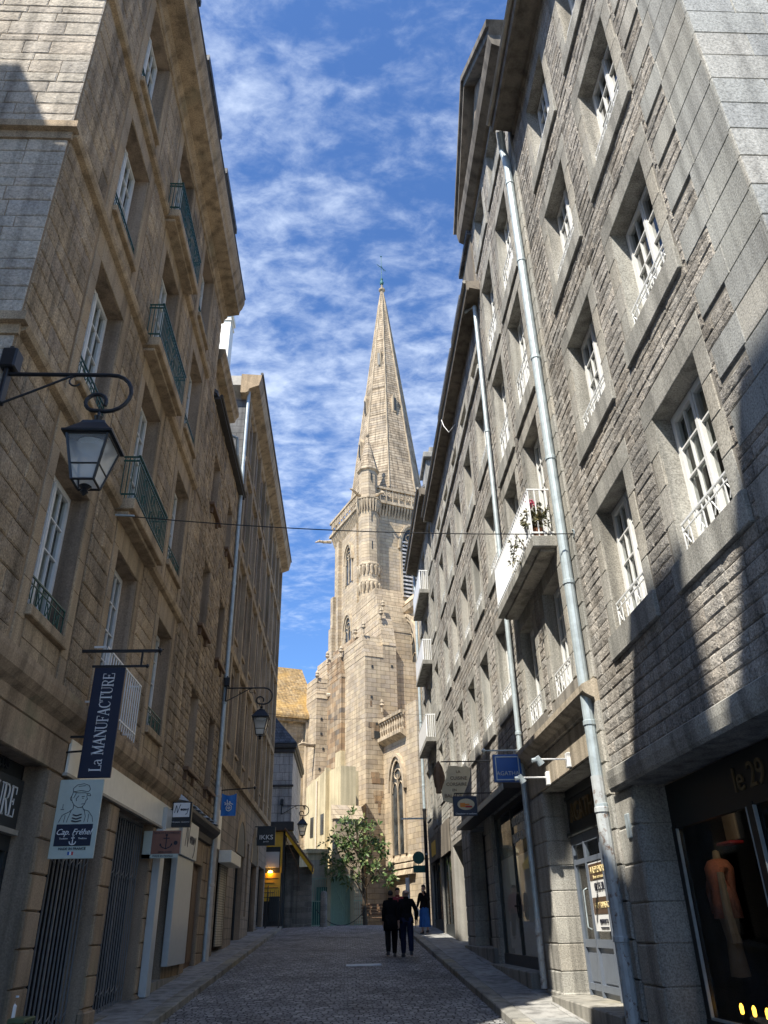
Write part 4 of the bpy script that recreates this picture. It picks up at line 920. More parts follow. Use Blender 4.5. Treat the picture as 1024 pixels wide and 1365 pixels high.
    m = MB(f); m.prism([(0, 17.1), (.05, 17.12), (.48, 17.2), (.5, 17.1), (.56, 17.1), (.58, 17.5), (-.3, 17.55), (-.3, 17.1)], lambda dd, zz: (y3 - .1, dd, zz), lambda dd, zz: (y4 + .3, dd, zz)); m.build('cornice', M['soffit'], b4)
    m = MB(f); m.tube([(y3 - .1, .62, 17.5), (y4 + .3, .62, 17.5)], .06, 8); m.build('gutter', M['gutterL'], b4)
    pitched(b4, f, y3, y4, .45, -9.4, 17.52, 4.0, 'slate')
    m = MB(f); m.box(28.9, 30.6, -1.6, .28, 16.2, 18.6); m.cham(28.7, 30.8, -1.8, .4, 18.5, 18.8, .03); m.cham(28.95, 30.5, -1.3, .1, 18.8, 19.2, .02); m.build('chimney', M['dressR'], b4)
    pipe(b4, XR - .14, 38.2, .1, 16.9, .07, 'zinc', joints=(3, 6, 9, 12, 15)); pipe(b4, XR - .145, 38.2, .1, 5.0, .08, 'black', joints=(4.9,))
    m = MB(f); m.box(38.28, 38.34, -.02, 1.25, 4.55, 4.62); m.build('bracket', M['zinc'], b4)
    m = MB(f); m.box(33.45, 37.5, .02, .08, 2.55, 3.5); m.box(30.1, 33.46, .02, .07, 2.5, 3.6); fb = m.build('shop_fascia', M['soffit'], b4)
    m = MB(f); m.box(34.6, 36.2, .08, .10, 2.75, 3.3); m.build('sign_panel', M['yellow'], fb)
    for n_, (a, e, _, z1, _) in enumerate(shops):
        z0 = gz(a) + .3; z1 = 2.5; gx = -.1
        m = MB(f); [m.box(x, x + .07, gx - .05, gx + .03, z0, z1) for x in (a, (a + e) / 2, e - .07)]; m.box(a, e, gx - .06, gx + .05, z0 - .5, z0 + .3); sf = m.build('shop_front', M['greysign'], b4)
        m = MB(f); m.quad((a, gx, z0), (e, gx, z0), (e, gx, z1), (a, gx, z1)); m.build('pane', M['shopglass'], sf)
        m = MB(f); void(m, a, e, z0, z1, gx - .06, -3); m.build('shop_interior', M['interior'], sf)
def street():
    Y = [-400, -12] + [i * 1.0 for i in range(-11, 43)] + [60, 400]
    m = MB()
    for a, b in zip(Y, Y[1:]): m.quad((-400, a, gz(a) - .02), (400, a, gz(a) - .02), (400, b, gz(b) - .02), (-400, b, gz(b) - .02))
    o = m.build('ground', M['ground']); structure(o)
    m = MB()
    ys = [-11 + .5 * i for i in range(107)]
    for a, b in zip(ys, ys[1:]):
        xs = [-3.05 + 5.55 * k / 8 for k in range(9)]
        for x0, x1 in zip(xs, xs[1:]):
            cr = lambda x: .05 * (1 - ((x + .28) / 2.8) ** 2)
            if a >= 6 or True: m.quad((x0, a, gz(a) + .004 + cr(x0)), (x1, a, gz(a) + .004 + cr(x1)), (x1, b, gz(b) + .004 + cr(x1)), (x0, b, gz(b) + .004 + cr(x0)))
    structure(m.build('road', M['cobble']))
    # drain grating and a few worn marks set in the road
    m = MB(); y = 23.2
    for i in range(16): m.box(.0 + i * .053, .03 + i * .053, y - .14, y + .14, gz(y) + .045, gz(y) + .072)
    m.box(-.03, .88, y - .2, y - .14, gz(y) + .04, gz(y) + .066); m.box(-.03, .88, y + .14, y + .2, gz(y) + .05, gz(y) + .075)
    single(m, 'drain_grating', M['signwhite'], (.42, y, gz(y)), 'pale iron drain grating set across the middle of the dark cobbles', 'drain')
    for side, x0, x1, xw, e in (('L', -4.35, -3.05, -4.45, 41.0), ('R', 2.5, 4.3, 4.4, 39.2)):
        f = lambda x, s, z: (x, s, gz(s) + z)
        m = MB(f); y = 3.0
        while y < e:
            l = R.uniform(.55, 1.0); y2 = min(e, y + l)
            xa = x0 + (0 if side == 'R' else 0); xs = [x0, x1]
            k0, k1 = (x1 - .28, x1) if side == 'L' else (x0, x0 + .28)
            if side == 'L': n = 1 if R.random() < .5 else 2; cut = [x0 + (k0 - x0) * i / n for i in range(n + 1)]
            else: n = 2; cut = [k1 + (x1 - k1) * (i / n if i in (0, n) else R.uniform(.4, .6)) for i in range(n + 1)]
            for c0, c1 in zip(cut, cut[1:]):
                t = R.uniform(-.004, .004); m.cham(c0 + .006, c1 - .006, y + .005, y2 - .005, -.1, .125 + t, .006)
            y = y2
        structure(m.build('pavement', M['flag']))
        m = MB(f); y = 3.0
        while y < e:
            l = R.uniform(.8, 1.5); y2 = min(e, y + l); t = R.uniform(-.003, .003)
            m.cham(k0, k1, y + .005, y2 - .005, -.2, .128 + t, .015); y = y2
        structure(m.build('kerb', M['kerb']))

# ------------------------------------------------------------------- church
def church():
    T = Vector((1.97, 68, .2)); ph = rad(22.65)
    b = thing('church', T, 'pale granite gothic church with a tall pointed spire at the end of the street', 'church')
    b.rotation_euler = (0, 0, ph); W[b] = Vector((0, 0, 0))      # children are modelled in the church's own axes
    Z = lambda z: z - .2
    A = [M['cath']]
    def B(x0, x1, y0, y1, z0, z1, mb): mb.box(x0, x1, y0, y1, Z(z0), Z(z1))
    # tower
    m = MB(); B(0, 8.8, 0, 8.8, 0, 38.4, m); B(-.12, 8.92, -.12, 8.92, 0, 22.5, m)
    for z in (27.45,): m.prism([(-.3, Z(z)), (-.1, Z(z + .5)), (0, Z(z + .5)), (0, Z(z - .25)), (-.2, Z(z - .2))], lambda d, zz: (-.3, d, zz), lambda d, zz: (9, d, zz))
    m.build('tower', A, b)
    m = MB()
    m.prism([(-.25, Z(27.3)), (0, Z(27.9)), (0, Z(27.1)), (-.2, Z(27.1))], lambda d, zz: (1.0, d, zz), lambda d, zz: (9, d, zz)); m.build('string_course', M['cathtrim'], b); m = MB()
    # corbel tables and parapets on the two seen sides
    for k in range(24):
        x = .9 + k * .34
        m.prism([(-.0, Z(37.0)), (-.12, Z(37.3)), (-.42, Z(38.1)), (-.42, Z(38.35)), (0, Z(38.35))], lambda d, zz: (x, d, zz), lambda d, zz: (x + .2, d, zz))
        m.prism([(-.0, Z(37.0)), (-.12, Z(37.3)), (-.42, Z(38.1)), (-.42, Z(38.35)), (0, Z(38.35))], lambda d, zz: (d, x, zz), lambda d, zz: (d, x + .2, zz))
    for z0, z1, o in ((38.3, 38.6, .55), (40.0, 40.25, .5)):
        B(-o, 9.2, -o, -o + .35, z0, z1, m); B(-o, -o + .35, -o, 9.2, z0, z1, m); B(-o, 9.2, 9.0, 9.3, z0, z1, m); B(9.0, 9.3, -o, 9.3, z0, z1, m)
    B(-.3, 9.1, -.3, 9.1, 38.2, 38.5, m)
    m.build('parapet', M['cathtrim'], b)
    m = MB(); B(-.28, 9.1, -.26, -.2, 38.6, 39.15, m); B(-.26, -.2, -.28, 9.1, 38.6, 39.15, m)
    for k in range(26):
        t = -.2 + k * .36
        for q in (0, 1):
            g = (lambda s, z: (s, -.38, z)) if q == 0 else (lambda s, z: (-.38, s, z))
            m.tube([g(t + .15 * math.cos(a * math.pi / 4), Z(39.55) + .36 * math.sin(a * math.pi / 4)) for a in range(9)], .05, 5)
            if k % 2 == 0: c = g(t, Z(38.6)); m.box(c[0] - .05, c[0] + .05, c[1] - .05, c[1] + .05, Z(38.6), Z(40.0))
    m.build('parapet_tracery', M['cathtrim'], b)
    # angle turret with its two rings of corbels and a spirelet
    m = MB(); c = (.15, .1, 0); p8 = math.pi / 8
    m.lathe([(1.15, Z(0)), (1.15, Z(23.2)), (1.03, Z(24))], c, 8, ph=p8); m.lathe([(1.03, Z(24)), (1.03, Z(38.2))], c, 8, ph=p8)
    m.lathe([(.96, Z(38.2)), (.96, Z(42.1))], c, 8, ph=p8); m.build('turret', A, b)
    for z0 in (28.2, 30.0):
        m = MB()
        for k in range(8):
            a = p8 * 2 * k
            for da in (-.2, .2):
                x = c[0] + 1.05 * math.cos(a + da); y = c[1] + 1.05 * math.sin(a + da)
                m.lathe([(.06, Z(z0)), (.13, Z(z0 + .3)), (.2, Z(z0 + .75)), (.16, Z(z0 + .95)), (.05, Z(z0 + 1.0))], (x, y, 0), 6)
        r_ = 1.14 if z0 < 29 else 1.22; m.lathe([(1.0, Z(z0 + .85)), (r_, Z(z0 + 1.0)), (r_, Z(z0 + 1.14)), (1.0, Z(z0 + 1.3))], c, 8, ph=p8); m.build('turret_corbels', M['cathtrim'], b)
    m = MB()
    for z0, r in ((38.3, 1.35),): m.lathe([(1.0, Z(z0 - .15)), (r, Z(z0)), (r, Z(z0 + .14)), (1.0, Z(z0 + .3))], c, 8, ph=p8)
    for k in range(24):
        a = 2 * math.pi * k / 24; x = c[0] + 1.12 * math.cos(a); y = c[1] + 1.12 * math.sin(a); m.lathe([(.05, Z(36.9)), (.1, Z(37.4)), (.17, Z(38.0)), (.15, Z(38.25))], (x, y, 0), 5)
    m.build('turret_corbels', M['cathtrim'], b)
    m = MB(); m.lathe([(.95, Z(41.75)), (1.18, Z(41.9)), (1.18, Z(42.04)), (.95, Z(42.2))], c, 8, ph=p8); m.build('turret_cornice', M['cathtrim'], b)
    m = MB(); m.lathe([(1.08, Z(42.1)), (.1, Z(46.2)), (.1, Z(46.4)), (.22, Z(46.5)), (.16, Z(46.75)), (.03, Z(46.9))], c, 8, ph=p8); m.build('spirelet', M['spire'], b)
    for z in (41.0, 36.2, 33.2, 26.2, 24.4): m = MB(); m.box(.02, .13, -.875 - (.02 if z < 24 else 0), -.70, Z(z - .5), Z(z + .35)); m.build('slit', M['greysign'], b)
    # spire
    cs = (4.4, 4.4, 0); m = MB(); Rb = 4.15
    prof = [(Rb, Z(38.5)), (Rb * .97, Z(41.2))] + [(Rb * .97 * (1 - t) + .17 * t, Z(41.2 + (73.0 - 41.2) * t)) for t in [i / 12 for i in range(1, 13)]]
    m.lathe(prof, cs, 8, ph=p8); m.build('spire', M['spire'], b)
    m = MB()
    for k in range(8):
        a = p8 + k * math.pi / 4; m.tube([(4.4 + r * math.cos(a), 4.4 + r * math.sin(a), z) for r, z in prof[1:]], [.10] * 12 + [.04], 6)
    m.lathe([(.2, Z(72.6)), (.24, Z(73.0)), (.42, Z(73.15)), (.42, Z(73.35)), (.16, Z(73.5)), (.1, Z(74.2))], cs, 10); m.build('spire_rib', M['cathtrim'], b)
    for k, zc in ((4, 53.8), (6, 53.2), (5, 60.5), (4, 47.5)):
        a = k * math.pi / 4; r = (Rb * .97 * (1 - (zc - 41.2) / 31.8) + .1) * math.cos(p8); d = Vector((math.cos(a), math.sin(a), 0)); q = Vector((-d.y, d.x, 0)); o = Vector((4.4, 4.4, Z(zc))) + d * r
        P = [(-.3, -1.1, .3), (.3, -1.1, .3), (.3, 1.0, .55), (0, 1.6, .5), (-.3, 1.0, .55)]; m = MB()
        m.add([tuple(o + q * s + Vector((0, 0, z)) + d * (e * .5)) for s, z, e in P] + [tuple(o + q * s + Vector((0, 0, z)) - d * .5) for s, z, e in P], [(0, 1, 2, 3, 4), (0, 5, 6, 1), (1, 6, 7, 2), (2, 7, 8, 3), (3, 8, 9, 4), (4, 9, 5, 0)])
        luc = m.build('lucarne', M['cathtrim'], b); m = MB()
        m.add([tuple(o + d * .3 + q * s + Vector((0, 0, z)) + d * e) for s, z, e in ((-.14, -1.0, -.02), (.14, -1.0, -.02), (.14, .8, .0), (-.14, .8, .0))], [(0, 1, 2, 3)]); m.build('opening', M['greysign'], luc)
    m = MB(); m.lathe([(.05, Z(74.2)), (.22, Z(74.3)), (.28, Z(74.55)), (.12, Z(74.9)), (.16, Z(75.05)), (.2, Z(75.2)), (.04, Z(75.4))], cs, 10)
    m.tube([(4.4, 4.4, Z(75.3)), (4.4, 4.4, Z(79.2))], .035, 6); m.tube([(3.6, 4.1, Z(77.3)), (5.2, 4.7, Z(77.3))], .035, 6); m.tube([(3.9, 4.2, Z(77.0)), (4.4, 4.4, Z(77.6)), (4.9, 4.6, Z(77.0))], .03, 5)
    m.lathe([(.02, Z(79.2)), (.12, Z(79.35)), (.02, Z(79.5))], cs, 8); m.build('finial_cross', M['copper'], b)
    # pointed windows: helper in the plane of a wall
    def lancet(g, w, z0, zs, trim=.18, lights=1, louvre=False, gd=.0):
        """g(s, d, z): s along the wall from the window's axis, d outward"""
        hw = w / 2; h = w * 1.15; arc = lambda s, o=0: [( -hw - o, z0)] + [(-hw - o, zs)] + [(-(hw + o) * math.cos(t) if t < 1.58 else 0, zs + (h + o * 1.2) * math.sin(t) ** 1.0) for t in (.35, .7, 1.05, 1.35)] + [(0, zs + (h + o * 1.2))]
        left = arc(1); prof = left + [(-x, z) for x, z in left[-2::-1]]
        op = MB(); op.prism(prof, lambda s, z: g(s, .015, Z(z)), lambda s, z: g(s, -.02, Z(z))); glassm = M['leadglass'] if not louvre else M['greysign']
        tr = MB()
        lo = arc(1, trim); po = lo + [(-x, z) for x, z in lo[-2::-1]]
        for k in range(len(prof) - 1):
            a, b2, c2, d2 = prof[k], prof[k + 1], po[k + 1], po[k]
            tr.hexa([g(p[0], -.02, Z(p[1])) for p in (a, b2, c2, d2)] + [g(p[0], .14 + gd, Z(p[1])) for p in (a, b2, c2, d2)])
        lo2 = arc(1, trim + .2); lo1 = arc(1, trim); p2 = lo2 + [(-x, z) for x, z in lo2[-2::-1]]; p1 = lo1 + [(-x, z) for x, z in lo1[-2::-1]]
        for k in range(1, len(p1) - 2): tr.hexa([g(p[0], .0, Z(p[1])) for p in (p1[k], p1[k + 1], p2[k + 1], p2[k])] + [g(p[0], .26 + gd, Z(p[1])) for p in (p1[k], p1[k + 1], p2[k + 1], p2[k])])
        lw = w / lights
        for k in range(1, lights):
            x = -hw + lw * k; tr.hexa([g(x + sx, dd, zz) for dd in (0, .09) for sx, zz in ((-.07, Z(z0)), (.07, Z(z0)), (.07, Z(zs + h * .55)), (-.07, Z(zs + h * .55)))])
        if lights > 1:
            for k in range(lights):
                xc = -hw + lw * (k + .5); pts = [(xc - lw * .46 * math.cos(t * math.pi / 8), zs - .1 + lw * .75 * math.sin(t * math.pi / 8)) for t in range(9)]
                tr.tube([g(x, .05, Z(z)) for x, z in pts], .05, 5)
            tr.tube([g(.28 * w * math.cos(t * math.pi / 6), .05, Z(zs + h * .55 + .2 * w * math.sin(t * math.pi / 6))) for t in range(13)], .05, 5)
        o = tr.build('window', M['cathtrim'], b); op.build('pane', glassm, o)
        if louvre:
            lv = MB(); n = int((zs - z0) / .42)
            for i in range(n + 3):
                z = z0 + .1 + i * .42
                lv.hexa([g(s, d, zz) for s, d, zz in ((-hw, .02, Z(z)), (hw, .02, Z(z)), (hw, .16, Z(z - .1)), (-hw, .16, Z(z - .1)), (-hw, .02, Z(z + .16)), (hw, .02, Z(z + .16)), (hw, .16, Z(z + .05)), (-hw, .16, Z(z + .05)))])
            lv.build('louvre', M['slatewall'], o)
    lancet(lambda s, d, z: (4.75 + s, -d, z), 2.1, 28.5, 33.7, .22, 2, True)
    lancet(lambda s, d, z: (-d, 4.75 - s, z), 1.5, 31.2, 33.6, .2, 2)
    lancet(lambda s, d, z: (-.12 - d, 4.6 - s, z), 1.6, 23.0, 25.6, .22, 2)
    m = MB(); m.box(-.35, -.02, 6.9, 7.5, Z(22), Z(37)); m.box(-.6, -.02, 8.0, 8.9, Z(20), Z(27.5)); m.box(-.45, -.02, 8.1, 8.8, Z(27.5), Z(31)); m.box(-.25, -.02, 2.3, 2.6, Z(24), Z(37)); m.build('pilaster', A, b)
    # buttresses of the lower church, each stepping up towards the tower
    def steps(mb, x0, x1, y0, y1, z, n=4, dz=.45, dy=.35):
        dy *= .25; dz *= 1.1
        for i in range(n):
            mb.hexa([(x0 - .02, y0 - .04 + i * dy, Z(z + i * dz)), (x1, y0 - .04 + i * dy, Z(z + i * dz)), (x1, y1, Z(z + i * dz)), (x0 - .02, y1, Z(z + i * dz)),
                     (x0, y0 + .06 + i * dy, Z(z + (i + 1) * dz)), (x1, y0 + .06 + i * dy, Z(z + (i + 1) * dz)), (x1, y1, Z(z + (i + 1) * dz)), (x0, y1, Z(z + (i + 1) * dz))])
    m = MB()
    B(-4.45, -2.9, -9, 0, 0, 18.9, m); B(-2.9, -1.72, -9, 0, 0, 20.0, m); B(-1.72, 1.0, -8.6, 0, 0, 19.0, m)
    steps(m, -4.45, -2.9, -9, 0, 18.9, 4, .42, .5); steps(m, -2.9, -1.72, -9, 0, 20.0, 5, .45, .5); steps(m, -1.72, 1, -6.6, 0, 22.2, 5, .8, 1.4); B(-2.2, 1, -6.6, -.2, 19, 22.3, m)
    m.build('buttress', A, b)
    m = MB(); B(-4.8, -3.46, -5, .2, 0, 18.3, m); B(-3.46, -2.3, -5.1, .2, 13, 20.2, m); steps(m, -4.8, -3.46, -5, .2, 18.3, 4, .42, .5); steps(m, -3.46, -2.3, -5, .2, 20.2, 4, .42, .5); m.build('buttress', M['cathbrown'], b)
    m = MB(); B(-5.77, -4.84, -2, .5, 0, 17.2, m); B(-4.84, -3.6, -2, .5, 0, 18.9, m); B(-3.6, -.2, -1.6, .5, 0, 20.3, m); steps(m, -5.77, -4.84, -2, .5, 17.2, 4, .42, .25); steps(m, -4.84, -3.6, -2, .5, 18.9, 4, .42, .25); m.build('buttress', A, b)
    # brownish patches of newer blocks
    for x0, x1, z0, z1, yy in ((-4.3, -2.95, 12.6, 14.2, -9.02), (-4.2, -3.0, 9.4, 10.4, -9.02), (-4.35, -3.6, 15.0, 16.2, -9.02), (-3.9, -2.95, 7.3, 8.9, -9.02)):
        m = MB(); n = int((z1 - z0) / .4)
        for k in range(n):
            w0 = x0 + R.uniform(0, .5); w1 = x1 - R.uniform(0, .4); m.box(w0, w1, yy, yy + .05, Z(z0 + k * .4), Z(z0 + k * .4 + .4))
        m.build('replaced_stone', M['cathbrown'], b)
    # chapel wall between buttresses, with balustrade
    m = MB(); B(-3, 3, -14.4, .2, 0, 12.35, m); B(-3.02, 3, -14.5, -12.9, 0, 14.2, m); m.build('chapel_wall', A, b)
    for a, e in ((-12.85, -9.05), (-8.5, -5.1), (-4.5, -2.1)):
        m = MB(); B(-3.5, -2.9, a, e, 12.3, 12.55, m); B(-3.42, -3.02, a, e, 13.7, 13.92, m); m.prism([(-3.0, Z(12.0)), (-3.5, Z(12.3)), (-3.0, Z(12.3))], lambda x, z: (x, a, z), lambda x, z: (x, e, z))
        n = int((e - a) / .42)
        for k in range(n + 1):
            y = a + .12 + (e - a - .24) * k / n; m.lathe([(.12, Z(12.55)), (.07, Z(12.75)), (.13, Z(13.05)), (.06, Z(13.4)), (.15, Z(13.55)), (.15, Z(13.7))], (-3.22, y, 0), 6)
        m.build('balustrade', M['cathtrim'], b)
    lancet(lambda s, d, z: (-3 - d, -11.35 - s, z), 1.75, 4.5, 8.6, .24, 2)
    m = MB()
    for k in range(3): m.prism([(-3.0, Z(3.2 + k * .4)), (-3.35 + k * .1, Z(3.2 + k * .4)), (-3.28 + k * .1, Z(3.45 + k * .4)), (-3.0, Z(3.6 + k * .4))], lambda x, z: (x, -13.6, z), lambda x, z: (x, -9.6, z))
    m.build('sill_course', M['cathtrim'], b)
    # clerestory with its great window and gable moulding
    m = MB(); B(1, 8.8, -16, .2, 0, 24.3, m); m.build('clerestory', A, b)
    m = MB(); m.prism([(1.0, Z(24.0)), (.6, Z(24.3)), (.5, Z(24.7)), (1.2, Z(25.1)), (1.2, Z(24.0))], lambda x, z: (x, -16, z), lambda x, z: (x, -3.3, z)); m.prism([(.7, Z(25.0)), (8.8, Z(25.0)), (4.8, Z(29))], lambda x, z: (x, -16, z), lambda x, z: (x, -.2, z)); m.build('cornice', M['cathtrim'], b)
    lancet(lambda s, d, z: (1 - d, -6.0 - s, z), 3.4, 13.9, 19.6, .3, 3, gd=.1)
    # transept with lichen roof
    m = MB(); B(-16, -5.2, .3, 8, 0, 16.1, m); B(-16, -5.0, -.1, .6, 15.6, 16.1, m); m.build('transept_wall', M['cathrub'], b)
    m = MB(); m.prism([(-.35, Z(15.85)), (-.3, Z(16.15)), (4.5, Z(21.6)), (9, Z(16.1)), (9, Z(15.85))], lambda y, z: (-16, y, z), lambda y, z: (-4.9, y, z)); m.build('transept_roof', M['lichen'], b)
    m = MB(); m.box(-5.95, -5.3, -.1, .3, Z(9), Z(15.8)); m.build('drainpipe', M['cathtrim'], b)
    # gargoyles and finials
    def garg(p, d, l=1.5):
        m = MB()
        d = Vector(d).normalized(); p = Vector((p[0], p[1], Z(p[2]))); q = Vector((0, 0, 1))
        m.tube([p, p + d * l * .4 - q * .06, p + d * l * .75 - q * .0, p + d * l - q * .15], [.2, .15, .14, .05], 6); m.tube([p + d * l * .8 + q * .08, p + d * l * .7 + q * .3], [.05, .02], 4); m.tube([p + d * l * .35, p + d * l * .5 - q * .25], [.08, .04], 4); m.build('gargoyle', M['cathtrim'], b)
    garg((-.4, 8.9, 37.8), (-1, .3, 0), 1.8); garg((-.6, .3, 39.0), (-1, -.6, .1), 1.9); garg((-4.84, -2.1, 17.5), (.3, -1, 0), 1.3); garg((-3.46, -5.1, 18.6), (.3, -1, 0), 1.3); garg((-5.77, -1.8, 13.4), (-1, -.2, 0), 1.6)
    garg((.55, -.5, 38.9), (.4, -1, 0), 1.4)
    for x, y, z in ((-4.4, -8.7, 21.2), (-2.85, -8.7, 22.6), (-4.7, -4.7, 20.4), (-3.4, -4.7, 22.2), (-5.7, -1.8, 19.0), (-4.8, -1.8, 20.8), (-3.2, -9.3, 14.9), (-1.6, -6.5, 24.3)):
        m = MB(); m.lathe([(.08, Z(z - .35)), (.07, Z(z)), (.2, Z(z + .15)), (.12, Z(z + .28)), (.17, Z(z + .4)), (.03, Z(z + .65))], (x, y, 0), 7); m.build('finial', M['cathtrim'], b)
    for x, y, z, h_ in ((-3.9, -9.03, 18, .2), (-2.2, -9.03, 18.2, .2), (-4.0, -9.03, 15.6, .2), (-3.6, -9.03, 13.6, .2), (-5.4, -2.04, 15.4, .2), (-5.4, -2.04, 14.2, .2), (-5.2, -2.04, 13.0, .2), (-5.5, -2.04, 11.4, .2), (-3.75, -9.04, 12.6, .55)):
        m = MB(); m.box(x, x + h_ * .8, y, y + .05, Z(z), Z(z + h_)); m.build('putlog_hole', M['greysign'], b)
    # cream plastered annex at the foot
    an = thing('plastered_annex', (-2.0, 58, .2), 'cream plastered annex wall against the foot of the church', 'building')
    an.location = T; an.rotation_euler = (0, 0, ph); W[an] = Vector((0, 0, 0))
    m = MB(); m.hexa([(-8, -6.2, 0), (-8, -10.3, 0), (-5.6, -10.3, 0), (-5.6, -6.2, 0), (-8, -6.2, 9.1), (-8, -10.3, 9.75), (-5.6, -10.3, 9.75), (-5.6, -6.2, 9.1)]); m.box(-7.85, -6.75, -12.5, -10.25, 0, 9.6); m.box(-8.12, -7.8, -10.45, -10.2, 0, 9.8)
    B(-4.86, -3.40, -5.1, -4, 0, 12.4, m)
    m.build('wall', M['plaster'], an)
    m = MB()
    for k in range(3): m.hexa([(-8.5, -13.1 + k * .2, 6.2 + k * .3), (-6.4, -13.1 + k * .2, 6.2 + k * .3), (-6.4, -12.5, 6.2 + k * .3), (-8.5, -12.5, 6.2 + k * .3), (-8.5, -12.9 + k * .2, 6.5 + k * .3), (-6.4, -12.9 + k * .2, 6.5 + k * .3), (-6.4, -12.5, 6.5 + k * .3), (-8.5, -12.5, 6.5 + k * .3)])
    m.box(-8.4, -6.5, -13.0, -12.5, 0, 6.2); m.build('lean_to', A[0], an)
    m = MB(); m.tube([(-8.07, -8.6, .1), (-8.07, -8.6, 9.2)], .06, 8); m.build('drainpipe', M['creampipe'], an)
    for y0_ in (-7.6, -9.6):
        m = MB(); m.box(-8.03, -7.9, y0_ - .3, y0_ + .3, 5.6, 6.9); m.build('window', M['leadglass'], an)
    m = MB(); m.box(-9.9, -8.6, -12.2, -9, 0, 4.2); m.box(-10, -8.5, -12.3, -9, 4.2, 4.45); m.build('porch', M['plaster'], an)
    m = MB(); m.box(-9.75, -8.75, -12.24, -12.2, .4, 3.8); m.build('shutter', M['shutter'], an)

# ------------------------------------------------------------------- square
def square():
    # corner shop beyond the left row
    b = thing('corner_shop', (-6, 44, .2), 'slate-hung corner shop with yellow front below and slate roof at the far left end', 'building')
    m = MB(); m.box(-11, -3.02, 44, 52, 4.9, 9.1); m.build('wall', M['slatewall'], b)
    m = MB(); m.box(-11, -3.3, 44.3, 52, 0, 4.9); m.build('shop_wall', M['greysign'], b)
    m = MB(); m.cham(-11.2, -2.82, 43.8, 52.2, 9.0, 9.3, .05); m.cham(-11, -2.92, 43.9, 52.1, 8.8, 9.0, .02); m.cham(-11, -2.85, 43.75, 44.2, 4.75, 5.2, .03); m.cham(-11, -2.95, 43.9, 44.1, 7.0, 7.1, .01); m.build('cornice', M['gutter'], b)
    m = MB(); m.add([(-11.2, 43.8, 9.3), (-2.82, 43.8, 9.3), (-2.82, 52.2, 9.3), (-11.2, 52.2, 9.3), (-7, 47, 14.5), (-7, 49, 14.5)], [(0, 1, 4), (1, 2, 5, 4), (2, 3, 5), (3, 0, 4, 5)]); m.build('roof', M['slate'], b)
    m = MB(); m.box(-4.6, -3.35, 44.1, 44.3, .3, 4.7); fr = m.build('shop_front', M['greysign'], b)
    m = MB(); m.box(-4.6, -3.4, 44.02, 44.1, 4.0, 4.72); m.box(-4.55, -3.45, 44.0, 44.1, 1.45, 2.75); m.box(-4.6, -4.5, 44.0, 44.1, 2.75, 4.0); m.box(-3.5, -3.4, 44.0, 44.1, 2.75, 4.0); m.build('yellow_panel', M['yellow'], fr)
    m = MB(); [m.box(-4.45, -3.55 - .2 * (i % 2), 43.98, 44.0, 1.6 + i * .22, 1.63 + i * .22) for i in range(5)]; m.build('lettering', M['ink'], fr)
    m = MB(); m.prism([(-4.4, 3.2), (-4.25, 3.0), (-3.55, 3.0), (-3.55, 3.75), (-4.25, 3.75), (-4.4, 3.55)], lambda x, z: (x, 43.95, z), lambda x, z: (x, 44.1, z)); m.build('hanging_panel', M['pale'], fr)
    m = MB(); m.lathe([(.02, 0), (.09, -.02), (.12, -.1), (.02, -.12)], (-3.98, 43.9, 2.86), 10); m.build('lamp', M['shoplamp'], fr)
    m = MB(); m.box(-4.1, -3.7, 43.98, 44.02, .5, 1.4); m.build('shop_window', M['leadglass'], fr)
    w = MB(); w.box(-3.3, -1.88, 45.4, 45.8, .1, 3.1); w.box(-3.3, -2.6, 45.3, 45.8, 3.1, 4.2)
    single(w, 'stone_wall', M['darkrub'], (-2.6, 45.6, .2), 'dark rubble garden wall under the amber canopy beside the square', 'wall')
    a = thing('awning', (-3.2, 44.6, 4.6), 'amber canopy sloping down from the corner shop over the dark rubble wall', 'awning')
    m = MB(); m.hexa([(-3.25, 43.7, 4.55), (-1.85, 43.7, 2.75), (-1.85, 45.7, 2.75), (-3.25, 45.7, 4.55), (-3.25, 43.7, 4.85), (-1.78, 43.7, 3.0), (-1.78, 45.7, 3.0), (-3.25, 45.7, 4.85)]); m.build('canvas', M['amber'], a)
    m = MB(); m.tube([(-3.3, 43.68, 4.86), (-1.78, 43.68, 3.02), (-1.8, 43.68, 2.72)], .05, 6); m.tube([(-3.3, 43.75, 4.5), (-2.5, 43.75, 2.9), (-2.5, 43.75, 2.2)], .02, 5); m.build('frame', M['wood'], a)
    # menu stand at the shop
    s = thing('folding_stand', (-3.4, 39.6, gz(39.6) + .12), 'black folding stand on the left pavement in front of the yellow shop', 'stand')
    m = MB(); z = gz(39.6) + .12
    for x in (-3.72, -3.12): m.tube([(x, 39.5, z), (x + .06, 39.7, z + 1.75)], .02, 6); m.tube([(x, 39.9, z), (x + .06, 39.7, z + 1.75)], .02, 6)
    for i in range(7): m.tube([(-3.64 + i * .09, 39.7, z + .3), (-3.64 + i * .09, 39.7, z + 1.5 + .05 * (i % 2))], .012, 5)
    m.tube([(-3.68, 39.7, z + 1.25), (-3.06, 39.7, z + 1.25)], .016, 5); m.build('frame', M['black'], s)
    m = MB(); m.cham(-3.6, -3.12, 39.72, 39.78, z + .25, z + 1.3, .02); m.build('panel', M['blackpaint'], s)
    # railing and gate in front of the annex
    f6 = lambda x, y, z: (x * 1.129, 52.6 + (y - 46.6), .2 + (z - .2) * 1.129)
    g = thing('metal_railing', (-1, 52.6, .2), 'tall green metal railing with a pale green double gate at the foot of the church', 'railing')
    m = MB(f6)
    for i in range(26):
        x = -2.0 + i * .115
        if x > 1.0: break
        m.tube([(x, 46.6, .2), (x, 46.6, 2.75)], .014, 5)
